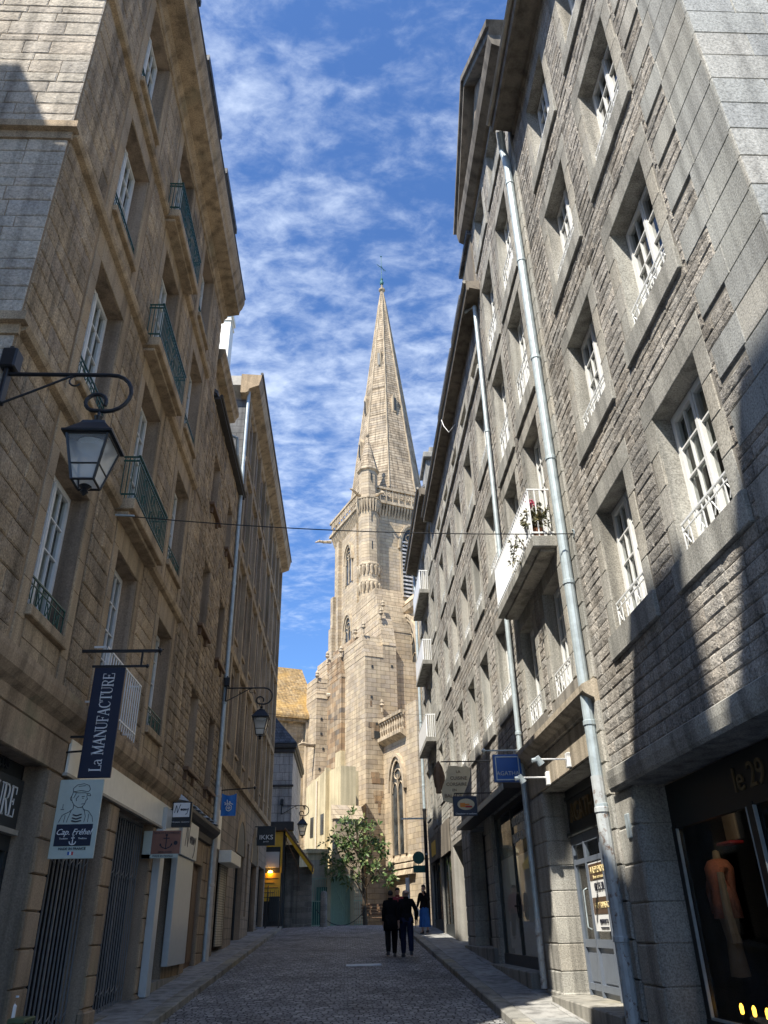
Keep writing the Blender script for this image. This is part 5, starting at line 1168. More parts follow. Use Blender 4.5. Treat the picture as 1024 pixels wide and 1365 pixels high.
    for z in (.35, 1.5, 2.6): m.box(-2.0, 1.0, 46.58, 46.62, z - .02, z + .02)
    m.build('bars', M['greengate'], g)
    m = MB(f6); m.box(-1.1, -.9, 46.45, 46.68, .2, 3.1); m.box(.15, .35, 46.45, 46.68, .2, 3.0); m.build('post', M['plaster'], g)
    m = MB(f6); m.box(-.9, .15, 46.7, 46.75, .25, 2.7); m.tube([(-.85, 46.66, 2.5), (.1, 46.66, .6)], .03, 5); m.build('gate_panel', M['greengate'], g)
    m = MB(f6); m.box(-1.95, -1.1, 46.9, 46.96, .2, 1.5); m.box(-1.7, -1.1, 46.9, 46.95, 1.5, 2.2); m.build('painted_shade', M['greendark'], g)  # dark sheets painted in for the shade over the railing's left end
    m = MB(); m.tube([(-1.6 + 2.6 * t / 12, 44.2, .28 + .75 * ((t - 6) / 6) ** 2) for t in range(13)], .02, 5); single(m, 'chain', M['black'], (-.3, 44.2, .25), 'black chain sagging between low posts before the green gate', 'chain')
    for x, y, lab in ((-1.12, 41.2, 'dark stone bollard in the middle of the road end, left of the tree'), (2.62, 38.4, 'dark stone bollard at the kerb beside the blue-skirted woman')):
        m = MB(); z = gz(y); m.lathe([(.19, z - .05), (.19, z + .05), (.17, z + .1), (.16, z + 1.45), (.12, z + 1.55), (.02, z + 1.58)], (x, y, 0), 12)
        single(m, 'bollard', M['darkrub'], (x, y, z), lab, 'bollard', 'stone bollards at the top of the street', smooth=True)
    m = MB(f6); bn = thing('bench', (1.5, 52.2, .2), 'brown wooden bench in the tree shade against the church wall', 'bench')
    for i in range(4): m.cham(.75, 2.0, 46.3, 46.36, .75 + i * .15, .87 + i * .15, .01)
    m.build('backrest', M['wood'], bn); m = MB(f6)
    for i in range(4): m.cham(.75, 2.0, 45.8 + i * .12, 45.9 + i * .12, .62, .67, .01)
    m.build('seat', M['wood'], bn)
    for x in (.85, 1.85): m = MB(f6); m.box(x, x + .08, 45.8, 46.34, .2, .62); m.build('leg', M['wood'], bn)
    # white banner post
    m = MB(); t = thing('banner_post', (2.75, 37.4, gz(37)), 'slim post with a narrow white banner near the end of the right pavement', 'sign')
    m.tube([(2.72, 37.4, gz(37) + .1), (2.72, 37.4, gz(37) + 2.2)], .025, 6); m.build('pole', M['zinc'], t); m = MB(); m.cham(2.56, 2.70, 37.38, 37.41, gz(37) + .95, gz(37) + 2.1, .005); m.build('banner', M['signwhite'], t)

def leaf_cloud(mb, blobs, n, size, rng, trunk=None):
    tot = sum(b[3] ** 2 for b in blobs)
    for bx, by, bz, r in blobs:
        k = int(n * r * r / tot)
        # leaves gather in whorls at twig ends
        for _ in range(max(1, k // 7)):
            while True:
                d = Vector((rng.uniform(-1, 1), rng.uniform(-1, 1), rng.uniform(-1, 1)))
                if .25 < d.length < 1: break
            c = Vector((bx, by, bz)) + d * r; out = (d.normalized() + Vector((0, 0, .35))).normalized()
            for q in range(7):
                a = Vector((rng.gauss(0, 1), rng.gauss(0, 1), rng.gauss(0, .8))) .normalized(); a = (a + out * .7).normalized()
                L = size * rng.uniform(.6, 1.25); w = a.cross(Vector((rng.gauss(0, 1), rng.gauss(0, 1), rng.gauss(0, 1)))).normalized() * L * .2
                p = c + a * L * .15; m_ = p + a * L * .5 + Vector((0, 0, .03 * L)); e = p + a * L - Vector((0, 0, .12 * L))
                mb.add([tuple(p), tuple(m_ + w), tuple(e), tuple(m_ - w)], [(0, 1, 2), (0, 2, 3)])
def leaf_mat(name, c1, c2, c3):
    m, nt, b = nodes(name); ge = nt.nodes.new('ShaderNodeNewGeometry')
    nt.links.new(ramp(nt, ge.outputs['Random Per Island'], [(0, c1), (.6, c2), (1, c3)]), b.inputs['Base Color'])
    b.inputs['Roughness'].default_value = .5; b.inputs['Specular IOR Level'].default_value = .4
    return m
def trees():
    rng = random.Random(3)
    M['leaf'] = leaf_mat('glossy_leaves', (.045, .09, .025), (.10, .16, .045), (.24, .24, .10))
    k5 = 51.5 / 45; f5 = lambda x, y, z: (x * k5, 51.5 + (y - 45) * k5, .2 + (z - .2) * k5)
    t = thing('magnolia_tree', (1.09, 51.5, .2), 'small glossy-leaved tree with a slim trunk in front of the church', 'tree')
    m = MB(f5); m.tube([(.95, 45, .1), (.9, 45, 1.2), (.86, 45.05, 2.3), (.75, 45, 3.3), (.55, 45, 4.4), (.4, 45, 5.4)], [.13, .10, .09, .07, .05, .02], 8)
    for p, q in (((.88, 45, 1.9), (1.9, 44.7, 3.1)), ((.85, 45, 2.4), (-.5, 45.2, 3.4)), ((.75, 45, 3.2), (1.5, 45.4, 4.6)), ((.7, 45, 3.4), (-.3, 44.6, 4.7)), ((.55, 45, 4.3), (1.1, 44.8, 5.3)), ((.87, 45, 1.6), (.2, 44.6, 2.6))):
        p = Vector(p); q = Vector(q); mid = (p + q) / 2 + Vector((0, 0, .12)); m.tube([p, mid, q], [.045, .03, .01], 6)
    for _ in range(46):
        p = Vector((rng.uniform(.1, .9), 45 + rng.uniform(-.2, .2), rng.uniform(2.4, 5.0))); d = Vector((rng.gauss(0, 1), rng.gauss(0, .8), rng.uniform(-.1, .9))).normalized() * rng.uniform(.5, 1.2)
        m.tube([p, p + d * .5 + Vector((0, 0, .06)), p + d], [.016, .011, .005], 4)
    m.build('trunk', M['bark'], t)
    m = MB(f5); leaf_cloud(m, [(.3, 45, 5.4, .55), (.0, 45, 4.7, .8), (.9, 45, 4.6, .75), (-.55, 45, 3.9, .7), (.5, 45, 3.9, .8), (1.4, 45.1, 3.9, .6), (-.75, 45, 3.2, .6), (-.1, 44.8, 3.0, .6), (.8, 44.8, 3.1, .5), (1.5, 44.8, 2.95, .55), (2.0, 44.8, 2.6, .5), (.25, 44.7, 2.3, .35), (-1.15, 45, 4.2, .25), (1.85, 45, 4.3, .3), (.95, 45, 5.2, .35), (-1.35, 45, 3.6, .2), (2.2, 45, 3.5, .3), (1.7, 45, 4.9, .25)], 1650, .30, rng); m.build('crown', M['leaf'], t)
    M['leaf2'] = leaf_mat('dry_leaves', (.07, .08, .03), (.14, .13, .06), (.22, .17, .07))
    # plants on the long balcony
    for y, x, lab, dz in ((12.45, XR - .26, 'terracotta pot of pink geranium on the near end of the long white balcony', 0),):
        t = thing('potted_geranium', (x, y, 6.2), lab, 'potted plant'); m = MB(); m.lathe([(.09, 0), (.13, .2), (.14, .22), (.12, .22)], (x, y, 6.2), 12); m.build('pot', M['terracotta'], t)
        m = MB(); leaf_cloud(m, [(x, y, 6.62, .2), (x - .05, y + .1, 6.75, .16)], 420, .10, rng); m.build('foliage', M['leaf2'], t)
        m = MB()
        for _ in range(26): d = Vector((rng.gauss(0, .045), rng.gauss(0, .045), rng.gauss(0, .04))); m.lathe([(.005, -.02), (.026, 0), (.005, .02)], (x - .05 + d.x, y + .05 + d.y, 7.02 + d.z), 6)
        m.build('flower', paint('pink_petals', (.75, .10, .22), .6), t)
    for y, x, lab in ((13.1, XR - .52, 'straggly trailing plant hanging through the long balcony rail'), (12.0, XR - .22, 'dark leafy plant at the corner of the long balcony beside the drainpipe')):
        t = thing('trailing_plant' if y > 13 else 'leafy_plant', (x, y, 6.2), lab, 'plant', ); m = MB()
        bl = [(x, y, 6.35, .14), (x - .06, y + .25, 6.15, .15), (x - .04, y - .15, 6.5, .15)] if y > 13 else [(x, y + .25, 6.5, .14), (x, y + .25, 6.75, .12)]
        leaf_cloud(m, bl, 170, .08, rng); m.build('foliage', M['leaf2'], t)
        m = MB(); m.tube([(x + .1, y - .3, 6.2), (x, y - .1, 6.6), (x - .04, y + .2, 6.3), (x - .05, y + .3, 6.1)] if y > 13 else [(x, y + .25, 6.2), (x, y + .25, 6.8)], .01, 5); m.build('stem', M['bark'], t)
def lamp():
    """wall lantern on a scrolled bracket; origin at the wall plate"""
    t = thing('street_lamp', (XL + .02, 7.22, 5.76), 'large black wall lantern on a scrolled bracket at the near left corner', 'street lamp', 'wall lanterns on scrolled brackets')
    o = W[t]; X, Y, Z0 = o
    m = MB(); m.cham(X, X + .05, Y - .06, Y + .06, Z0 - .42, Z0 + .38, .01); m.cham(X - .06, X + .12, Y - .1, Y + .1, Z0 + .05, Z0 + .33, .02)
    P = [(X, Y, Z0), (X + 1.20, Y, Z0)]
    cx, cz, r = X + 1.22, Z0 - .26, .26
    P += [(cx + r * math.sin(a), Y, cz + r * math.cos(a)) for a in [i * math.pi / 10 for i in range(1, 11)]]
    P.append((cx - .08, Y, cz - r + .01)); c2x, c2z, r2 = cx - .12, cz - r + .125, .115
    P += [(c2x + r2 * math.sin(a), Y, c2z + r2 * math.cos(a)) for a in [math.pi + i * math.pi / 8 for i in range(0, 14)]]
    m.tube(P, .024, 8)
    m.tube([(X + .03, Y, Z0 - .42), (X + .35, Y, Z0 - .25), (X + .78, Y, Z0 - .01)], .015, 6)
    m.tube([(X + .82 + .07 * math.cos(a), Y, Z0 - .09 + .07 * math.sin(a)) for a in [1.6 + i * .5 for i in range(9)]], .012, 5)
    m.build('bracket', M['black'], t)
    lx = cx - .06; top = cz - r - .02
    m = MB(); m.tube([(lx, Y, top + .02), (lx, Y, top - .12)], .018, 6); m.lathe([(.01, .0), (.05, -.03), (.03, -.08), (.09, -.12), (.09, -.15), (.05, -.17)], (lx, Y, top - .03), 10)
    z1 = top - .2; p4 = math.pi / 4
    m.lathe([(.17, z1 + .02), (.19, z1 - .02), (.35, z1 - .18), (.38, z1 - .19), (.38, z1 - .215), (.30, z1 - .22)], (lx, Y, 0), 4, ph=p4 + .0); m.build('roof', M['black'], t)
    za, zb = z1 - .22, z1 - .74; ra, rb = .31, .165
    m = MB()
    c = [(lx + ra * math.cos(p4 + k * 2 * p4), Y + ra * math.sin(p4 + k * 2 * p4), za) for k in range(4)]; d = [(lx + rb * math.cos(p4 + k * 2 * p4), Y + rb * math.sin(p4 + k * 2 * p4), zb) for k in range(4)]
    for k in range(4):
        m.tube([c[k], d[k]], .016, 6); m.tube([d[k], d[(k + 1) % 4]], .014, 6); m.tube([c[k], c[(k + 1) % 4]], .014, 6)
        q = [tuple(Vector(c[i]).lerp(Vector(d[i]), .66)) for i in range(4)]; m.tube([q[k], q[(k + 1) % 4]], .011, 6)
        pass
    m.lathe([(.03, 0), (.07, -.03), (.03, -.07), (.045, -.1), (.01, -.14)], (lx, Y, zb), 10); m.build('frame', M['black'], t)
    m = MB()
    for k in range(4): m.quad(c[k], c[(k + 1) % 4], d[(k + 1) % 4], d[k])
    m.build('pane', M['lampglass'], t)
    m = MB(); m.lathe([(.02, za), (.17, za - .02), (.15, za - .08), (.06, za - .12), (.02, za - .13)], (lx, Y, 0), 14); m.build('reflector', M['signwhite'], t)
    l2 = dup(t, (XL + .13, 24.3, 6.88), 'black wall lantern on a scrolled bracket beside the zinc drainpipe halfway up the left row')
    l3 = dup(t, (-3.55, 43.9, 6.0), 'small far wall lantern hanging before the church wall above the amber canopy')

def hang(name, label, cat, y, x0, x1, z0, z1, mat, th=.03, group='hanging shop signs'):
    t = thing(name, (x0, y, z0), label, cat, group)
    m = MB(); m.cham(x0, x1, y - th / 2, y + th / 2, z0, z1, .004); p = m.build('panel', M[mat], t); return t, p
def signs():
    # navy vertical banner
    y = 11.3
    t = thing('hanging_banner', (-4, y, 1.95), 'tall navy vertical banner with white serif lettering on black brackets', 'shop sign', 'hanging shop signs')
    sh = lambda z: 0
    m = MB(); m.cham(-3.75, -3.30, y - .02, y + .02, 1.95, 3.52, .004); m.build('panel', M['navy'], t)
    m = MB(); m.box(-4.05, -2.84, y - .018, y + .018, 3.76, 3.80); m.box(-3.80, -3.0, y - .015, y + .015, 3.53, 3.56); m.box(-3.1, -3.07, y - .012, y + .012, 3.55, 3.78); 
    m.lathe([(.01, -.04), (.04, 0), (.01, .04)], (-2.83, y, 3.78), 8); m.lathe([(.01, -.03), (.03, 0), (.01, .03)], (-2.99, y, 3.545), 8)
    for a in (0, 1, 2, 3): m.tube([(-2.84, y, 3.78), (-2.84 + .07 * math.cos(a * 1.57 + .4), y, 3.78 + .07 * math.sin(a * 1.57 + .4))], .008, 4)
    m.build('bracket', M['black'], t); m = MB(); m.box(-4.0, -3.66, y - .012, y + .012, 2.50, 2.53); m.box(-3.99, -3.97, y - .012, y + .012, 2.3, 2.5); m.tube([(-4.0, y, 2.3), (-3.7, y, 2.32)], .014, 6); m.build('lower_bracket', M['black'], t)
    serif('lettering', 'La MANUFACTURE', M['signwhite'], t, (-3.525, y - .022, 2.735), (0, 0, 1), .165, zd=(-1, 0, 0), sx=.83)
    # pale panel with a sailor line drawing
    t, p = hang('shop_sign', 'pale mint hanging panel with a sailor line drawing and a navy name plate', 'shop sign', 11.25, -3.95, -3.36, .92, 1.92, 'mint')
    o = (-3.655, 11.25 - .016, 1.42); X = (1, 0, 0)
    m = MB(); m.cham(-3.90, -3.42, 11.225, 11.235, 1.075, 1.345, .002); m.build('name_plate', M['navy'], t)
    text('lettering', 'Cap. Fréhel', M['signwhite'], t, (-3.66, 11.222, 1.245), X, .105, shear=.35, sx=.95)
    text('lettering', 'MADE IN FRANCE', M['ink'], t, (-3.65, 11.232, 1.04), X, .045)
    text('lettering', 'Tradition', M['signwhite'], t, (-3.78, 11.222, 1.165), X, .03); text('lettering', 'Tradition', M['signwhite'], t, (-3.53, 11.222, 1.165), X, .03)
    strokes('anchor', [[(0, .6), (0, -.6)], [(-.25, .32), (.25, .32)], [(-.5, -.2), (-.4, -.5), (0, -.68), (.4, -.5), (.5, -.2)], [(-.1, .7), (0, .6), (.1, .7), (0, .8), (-.1, .7)]], M['signwhite'], t, (-3.655, 11.222, 1.145), X, .012, scale=.085)
    m = MB(); m.box(-3.70, -3.675, 11.228, 11.232, .965, 1.005); m.build('flag_band', M['blue'], t); m = MB(); m.box(-3.675, -3.65, 11.228, 11.232, .965, 1.005); m.build('flag_band', M['signwhite'], t); m = MB(); m.box(-3.65, -3.625, 11.228, 11.232, .965, 1.005); m.build('flag_band', M['redb'], t)
    sk = [[(-.1, .36), (-.11, .40), (-.06, .45), (.03, .465), (.1, .44), (.125, .39), (.1, .36), (0, .375), (-.1, .36)], [(-.1, .36), (-.03, .345), (.06, .345), (.13, .33), (.14, .305), (.1, .31)],
          [(-.1, .36), (-.115, .3), (-.105, .25), (-.09, .22), (-.06, .185), (-.01, .155), (.04, .16), (.075, .2), (.085, .25), (.105, .26), (.09, .29), (.09, .33)], [(-.115, .3), (-.13, .28), (-.12, .25), (-.105, .25)],
          [(.02, .295), (.06, .30)], [(.03, .275), (.05, .275)], [(.03, .2), (.07, .205)], [(-.02, .31), (-.05, .27), (-.04, .24)], [(-.07, .2), (-.07, .14), (-.12, .10), (-.2, .06), (-.235, -.03)], [(.05, .17), (.07, .13), (.14, .11), (.2, .04), (.22, -.03)],
          [(-.09, .12), (-.12, .02), (-.13, -.03)], [(.08, .13), (.11, .04), (.1, -.03)], [(-.16, .06), (-.17, -.03)], [(.15, .07), (.15, -.03)], [(-.06, .34), (-.085, .28)], [(-.04, .43), (.05, .44)],
          [(-.21, .2), (-.21, .15)], [(-.235, .135), (-.19, .135)]]
    strokes('sailor_drawing', sk, M['ink'], t, (-3.65, 11.2335, 1.40), X, .006)
    strokes('sailor_stripes', [[(-.06, .065), (-.01, .05), (.055, .07)], [(-.065, .025), (-.01, .01), (.06, .03)], [(-.065, -.012), (-.01, -.025), (.06, -.01)]], M['ink'], t, (-3.65, 11.2335, 1.40), X, .016)
    # black shop board with the end of a name
    t = thing('shop_board', (XL - .3, 9.6, 1.25), 'black shop board with tall white serif letters at the lower left edge', 'shop sign')
    m = MB(); m.cham(XL - .30, XL - .23, 8.3, 10.72, 1.22, 1.82, .01); m.build('panel', M['greysign'], t)
    m = MB(); m.box(XL - .3, XL - .2, 8.3, 10.75, 1.16, 1.22); m.build('ledge', M['gutterL'], t)
    serif('lettering', 'MANUFACTURE', M['signwhite'], t, (XL - .226, 9.30, 1.53), (0, 1, 0), .36, sx=.80)
    text('relief_lettering', 'SAINT FRANÇOIS', M['black'], t, (XL - .24, 9.55, 1.92), (0, 1, 0), .17, depth=.01, sx=.9)
    # folding script sign and anchor sign
    t, p = hang('shop_sign', 'white and black hanging sign with a handwritten name', 'shop sign', 18.2, -3.86, -3.43, 2.08, 2.60, 'black', .12)
    m = MB(); m.cham(-3.83, -3.47, 18.125, 18.142, 2.28, 2.575, .004); m.build('face', M['signwhite'], t)
    strokes('lettering', [[(-.9, -.4), (-.7, .55), (-.66, .5), (-.5, -.4), (-.2, .6), (-.12, .65)], [(-.12, .02), (0, .15), (-.04, -.12), (.1, .12), (.12, -.1), (.22, .14), (.32, .1), (.3, -.14), (.42, .14), (.48, -.1), (.58, .14), (.64, -.1), (.76, .14), (.88, -.05), (.98, .2), (.8, -.5), (.6, -.6)]], M['ink'], t, (-3.65, 18.12, 2.43), (1, 0, 0), .012, scale=.16)
    text('lettering', 'Prêt à porter - Accessoires', M['signwhite'], t, (-3.65, 18.135, 2.18), (1, 0, 0), .035)
    m = MB(); m.box(-4.0, -3.86, 18.18, 18.22, 2.42, 2.46); m.box(-4.0, -3.86, 18.18, 18.22, 2.12, 2.16); m.cham(-4.0, -3.95, 18.12, 18.28, 2.1, 2.5, .01); m.build('bracket', M['black'], t)
    t, p = hang('shop_sign', 'red-brown hanging sign with a dark anchor above a white strip', 'shop sign', 16.9, -3.93, -3.36, 1.44, 1.87, 'redbrown')
    m = MB(); m.cham(-4.1, -3.93, 16.885, 16.915, 1.36, 1.87, .004); m.cham(-4.1, -3.38, 16.885, 16.915, 1.36, 1.44, .004); m.build('white_strip', M['mint'], t)
    strokes('anchor', [[(0, .75), (0, -.8)], [(-.4, .45), (.4, .45)], [(-.75, -.2), (-.6, -.6), (0, -.85), (.6, -.6), (.75, -.2)], [(-.75, -.2), (-.8, -.45)], [(.75, -.2), (.8, -.45)], [(-.12, .85), (0, .73), (.12, .85), (0, .97), (-.12, .85)]], M['ink'], t, (-3.64, 16.883, 1.66), (1, 0, 0), .018, scale=.15)
    m = MB(); m.lathe([(.001, 0), (.04, 0), (.04, .004), (.001, .004)], (0, 0, 0), 12); m.V = [Vector((-3.45 + v.x, 16.883 - v.z, 1.64 + v.y)) for v in m.V]; m.build('roundel', M['ink'], t)
    text('lettering', 'MATELOT & COMPAGNIE', M['ink'], t, (-3.645, 16.884, 1.825), (1, 0, 0), .045); text('lettering', 'DEPUIS LE LARGE', M['ink'], t, (-3.645, 16.884, 1.475), (1, 0, 0), .035); text('lettering', 'MADE IN FRANCE', M['ink'], t, (-3.68, 16.884, 1.40), (1, 0, 0), .05)
    # blue pennant
    y = 24.95; t = thing('pennant', (-4, y, 3.2), 'bright blue cloth pennant with a white emblem hanging beside the drainpipe', 'pennant', 'hanging shop signs')
    m = MB(); n = 8
    for i in range(n):
        a, b2 = i / n, (i + 1) / n; zt = lambda u: 3.80 - .07 * math.sin(u * math.pi); w = lambda u: y + .015 * math.sin(u * 9)
        m.hexa([(-3.84 + .45 * u, w(u) + d, z) for d in (-.004, .004) for u, z in ((a, 3.15), (b2, 3.15), (b2, zt(b2)), (a, zt(a)))])
    m.build('cloth', M['flagblue'], t)
    strokes('emblem', [[(-.3, -.3), (-.2, -.6), (.1, -.7), (.4, -.5), (.45, -.1), (.2, .1), (-.15, .05), (-.3, -.3)], [(-.1, -.3), (.1, -.45), (.25, -.25), (.1, -.15), (-.1, -.3)], [(-.5, .1), (-.2, .25), (.3, .3), (.6, .15)], [(-.15, .1), (-.2, .75)], [(.1, .15), (.12, .55), (.3, .4)], [(-.4, .2), (-.5, .45)]], M['signwhite'], t, (-3.62, y - .03, 3.44), (1, 0, 0), .025, scale=.22)
    m = MB(); m.tube([(-4.0, y, 3.88), (-2.85, y, 3.95)], .018, 6); m.lathe([(.01, -.05), (.05, 0), (.01, .05)], (-2.85, y, 3.95), 8); m.tube([(-3.84, y, 3.8), (-3.84, y, 3.89)], .006, 4); m.tube([(-3.39, y, 3.8), (-3.39, y, 3.92)], .006, 4); m.build('rod', M['black'], t)
    t, p = hang('shop_sign', 'black square hanging sign with short white block lettering, farthest on the left', 'shop sign', 36.0, -3.90, -3.12, 3.32, 4.06, 'blackpaint', .12)
    text('lettering', 'IKKS', M['signwhite'], t, (-3.5, 35.93, 3.64), (1, 0, 0), .26, sx=1.15); text('lettering', 'JUNIOR', M['signwhite'], t, (-3.5, 35.93, 3.47), (1, 0, 0), .07)
    m = MB(); m.box(-4, -3.3, 35.98, 36.02, 4.06, 4.1); m.build('bracket', M['black'], t)
    # blue square sign on the right
    y = 16.25; t, p = hang('shop_sign', 'deep blue square hanging sign with a pale frame and pale capitals', 'shop sign', y, 2.99, 3.56, 2.61, 3.15, 'blue', .10)
    m = MB(); 
    for q in ((3.03, 3.52, 2.64, 2.66), (3.03, 3.52, 3.09, 3.11), (3.03, 3.05, 2.66, 3.09), (3.50, 3.52, 2.66, 3.09)): m.box(q[0], q[1], y - .062, y - .05, q[2], q[3])
    m.build('frame', M['zinc'], t); text('lettering', 'AGATHA', M['pale'], t, (3.275, y - .055, 2.77), (1, 0, 0), .115, sx=1.0)
    m = MB(); m.tube([(2.83, y, 3.24), (3.80, y, 3.24)], .016, 8); [m.tube([(x, y, 3.14), (x, y, 3.24)], .008, 5) for x in (3.1, 3.45)]; m.lathe([(.01, -.05), (.05, 0), (.01, .05)], (2.82, y, 3.24), 10); m.build('bracket', M['zinc'], t)
    # shaped cream board and the small dark sign
    y = 20.6; t = thing('shop_sign', (3.6, y, 2.8), 'cream apple-shaped hanging board with dark lettering', 'shop sign', 'hanging shop signs')
    pts = [(2.44, 2.88), (2.7, 2.80), (2.86, 2.86), (2.98, 3.05), (3.08, 3.25), (3.18, 3.5), (3.17, 3.66), (3.08, 3.73), (2.95, 3.70), (2.82, 3.73), (2.62, 3.73), (2.56, 3.60), (2.55, 3.45), (2.46, 3.28), (2.40, 3.1)]
    m = MB(); m.prism(pts, lambda x, z: (x, y - .02, z), lambda x, z: (x, y + .02, z)); m.build('panel', M['beige'], t)
    for i, (w_, xx, zz, hh) in enumerate((('LA', 2.86, 3.58, .1), ('CUISINE', 2.86, 3.42, .12), ('CORSAIRE', 2.80, 3.27, .115), ('EN', 2.74, 3.13, .09), ('BALADE', 2.70, 2.99, .125))): text('lettering', w_, M['wood'], t, (xx, y - .025, zz), (1, 0, 0), hh)
    m = MB(); m.tube([(2.42, y, 3.84), (3.75, y, 3.84)], .016, 6); [m.tube([(x, y, 3.72), (x, y, 3.84)], .008, 4) for x in (2.66, 3.06)]; m.build('bracket', M['black'], t)
    m = MB(); m.cham(2.30, 2.44, y + .3, y + .36, 3.1, 3.8, .02); m.lathe([(.03, 0), (.13, .1), (.16, .35), (.1, .6), (.02, .75)], (2.42, y + .5, 3.2), 10, sy=.2); m.build('back_board', M['wood'], t)
    y = 18.9; t, p = hang('shop_sign', 'small dark hanging sign with an oval orange picture', 'shop sign', y, 2.46, 3.02, 2.30, 2.73, 'navy', .06)
    m = MB(); m.lathe([(.001, 0), (.2, 0), (.2, .008), (.001, .008)], (0, 0, 0), 20, sy=.62); m.V = [Vector((2.76 + v.x, y - .032 - v.z, 2.55 + v.y)) for v in m.V]; m.build('oval', M['beige'], t)
    m = MB(); m.cham(2.62, 2.74, y - .05, y - .04, 2.49, 2.58, .01); m.cham(2.70, 2.84, y - .052, y - .04, 2.53, 2.56, .01); m.build('picture', M['orange'], t); m = MB(); m.cham(2.74, 2.9, y - .05, y - .04, 2.48, 2.515, .01); m.build('picture', M['redb'], t)
    text('lettering', 'Chocolatier et confiseur', M['signwhite'], t, (2.75, y - .035, 2.345), (1, 0, 0), .05)
    m = MB(); m.tube([(2.5, y, 2.8), (3.72, y, 2.8)], .014, 6); [m.tube([(x, y, 2.73), (x, y, 2.8)], .007, 4) for x in (2.55, 2.95)]; m.build('bracket', M['black'], t)
    # dark green round sign
    y = 38.9; t = thing('shop_sign', (3.6, y, 2.4), 'dark green disc above a green box on the far right corner', 'shop sign', 'hanging shop signs')
    m = MB(); m.lathe([(.001, 0), (.27, 0), (.27, .08), (.001, .08)], (0, 0, 0), 20); m.V = [Vector((3.30 + v.x, y - v.z, 2.95 + v.y)) for v in m.V]; m.build('disc', M['greendark'], t)
    m = MB(); m.cham(3.04, 3.6, y - .1, y + .02, 2.32, 2.62, .01); m.tube([(3.3, y - .04, 2.6), (3.3, y - .04, 2.72)], .02, 6); m.tube([(3.5, y, 2.9), (3.8, y, 2.9)], .02, 6); m.build('box', M['greendark'], t)
    # estate poster in the blue-grey shop window
    t = thing('poster', (XR + .44, 14.05, -.06), 'brown and white agency poster with big lettering in the blue-grey shop window', 'poster')
    x = XR + .435; f = lambda s, d, z: (x - d, s, z)
    m = MB(f); m.box(13.45, 14.5, -.004, .006, -.08, .95); m.build('sheet', M['signwhite'], t)
    m = MB(f); m.box(13.46, 14.47, .006, .012, .68, .93); m.box(13.46, 14.47, .006, .012, .17, .42); m.build('band', M['brown'], t)
    for w_, zz, hh, mt in (('A REPRENDRE', .83, .15, 'gold'), ('bureaux commerces', .725, .075, 'gold'), ('02.23.30.', .57, .17, 'ink'), ('CAP TRANSAC', .295, .13, 'gold'), ('CENTURY 21', .06, .09, 'ink'), ('CAP TRANSACTIONS - LOCATIONS', -.03, .03, 'ink')):
        text('lettering', w_, M[mt], t, (x - .014, 13.96, zz), (0, -1, 0), hh, sx=.9)
    # two arm spotlights on the plain fascia
    t = thing('spotlight', (XR, 13.1, 2.5), 'pale arm spotlight on the stone fascia, the nearer of two', 'spotlight', 'arm spotlights over the shop')
    m = MB(); m.cham(XR - .10, XR - .03, 13.04, 13.16, 2.32, 2.56, .01); m.tube([(XR - .1, 13.1, 2.46), (XR - .6, 13.1, 2.46)], .016, 8); m.build('arm', M['signwhite'], t)
    m = MB(); m.tube([(XR - .60, 13.1, 2.50), (XR - .52, 13.12, 2.38)], [.05, .065], 12); m.tube([(XR - .68, 13.1, 2.44), (XR - .57, 13.1, 2.46)], .04, 8); m.build('head', M['zinc'], t)
    dup(t, (XR, 14.6, 2.46), 'pale arm spotlight on the stone fascia, beside the blue square sign')
    # overhead cable across the street
    m = MB(); a = Vector((XL, 11.72, 6.34)); c = Vector((XR, 11.2, 5.72)); P = []
    for i in range(25): u = i / 24; p = a.lerp(c, u); P.append((p.x, p.y, p.z - .12 * 4 * u * (1 - u)))
    t = thing('overhead_cable', a, 'thin black cable slung across the street between the facades', 'cable')
    m.tube(P, .009, 5); m.build('wire', M['rubber'], t); m = MB(); m.tube([(a.x - .02, a.y, a.z), (a.x + .35, a.y - .02, a.z - .03)], .02, 6); m.tube([(c.x - .02, c.y + .07 * math.cos(q), c.z + .07 * math.sin(q)) for q in [i * .6 for i in range(14)]], .014, 5); m.build('anchor', M['zinc'], t)
    m = MB(); P = [(-3.3 + 6.2 * i / 20, 36.5, 9.05 - .25 * 4 * (i / 20) * (1 - i / 20)) for i in range(21)]; P[0] = (-3.98, 36.5, 9.15); P[-1] = (3.76, 36.5, 9.0); single(m if not m.tube(P, .007, 4) else m, 'overhead_cable', M['rubber'], (0, 36.5, 9), 'faint thin cable crossing the far end of the street before the church', 'cable')
    # boxed things by the shop on the left
    z = gz(11) + .13; t = thing('small_table', (-3.9, 11.05, z), 'little green wooden table with a bottle on it at the lower left edge', 'table')
    m = MB(); m.cham(-4.14, -3.76, 10.86, 11.24, z + .5, z + .55, .01); m.build('tabletop', M['greenwood'], t)
    for xx in (-4.1, -3.82):
        for yy in (10.9, 11.16): m = MB(); m.box(xx, xx + .04, yy, yy + .04, z, z + .5); m.build('leg', M['greenwood'], t)
    t = thing('pump_bottle', (-3.97, 11.0, z + .55), 'white pump bottle standing on the little green table', 'bottle')
    m = MB(); m.lathe([(.01, 0), (.045, .005), (.045, .12), (.02, .145), (.015, .16)], (-3.97, 11.0, z + .55), 12); m.build('body', M['signwhite'], t)
    m = MB(); m.lathe([(.02, 0), (.02, .02), (.006, .025), (.006, .06)], (-3.97, 11.0, z + .70), 8); m.box(-3.98, -3.92, 10.99, 11.01, z + .755, z + .775); m.build('pump', M['signwhite'], t)
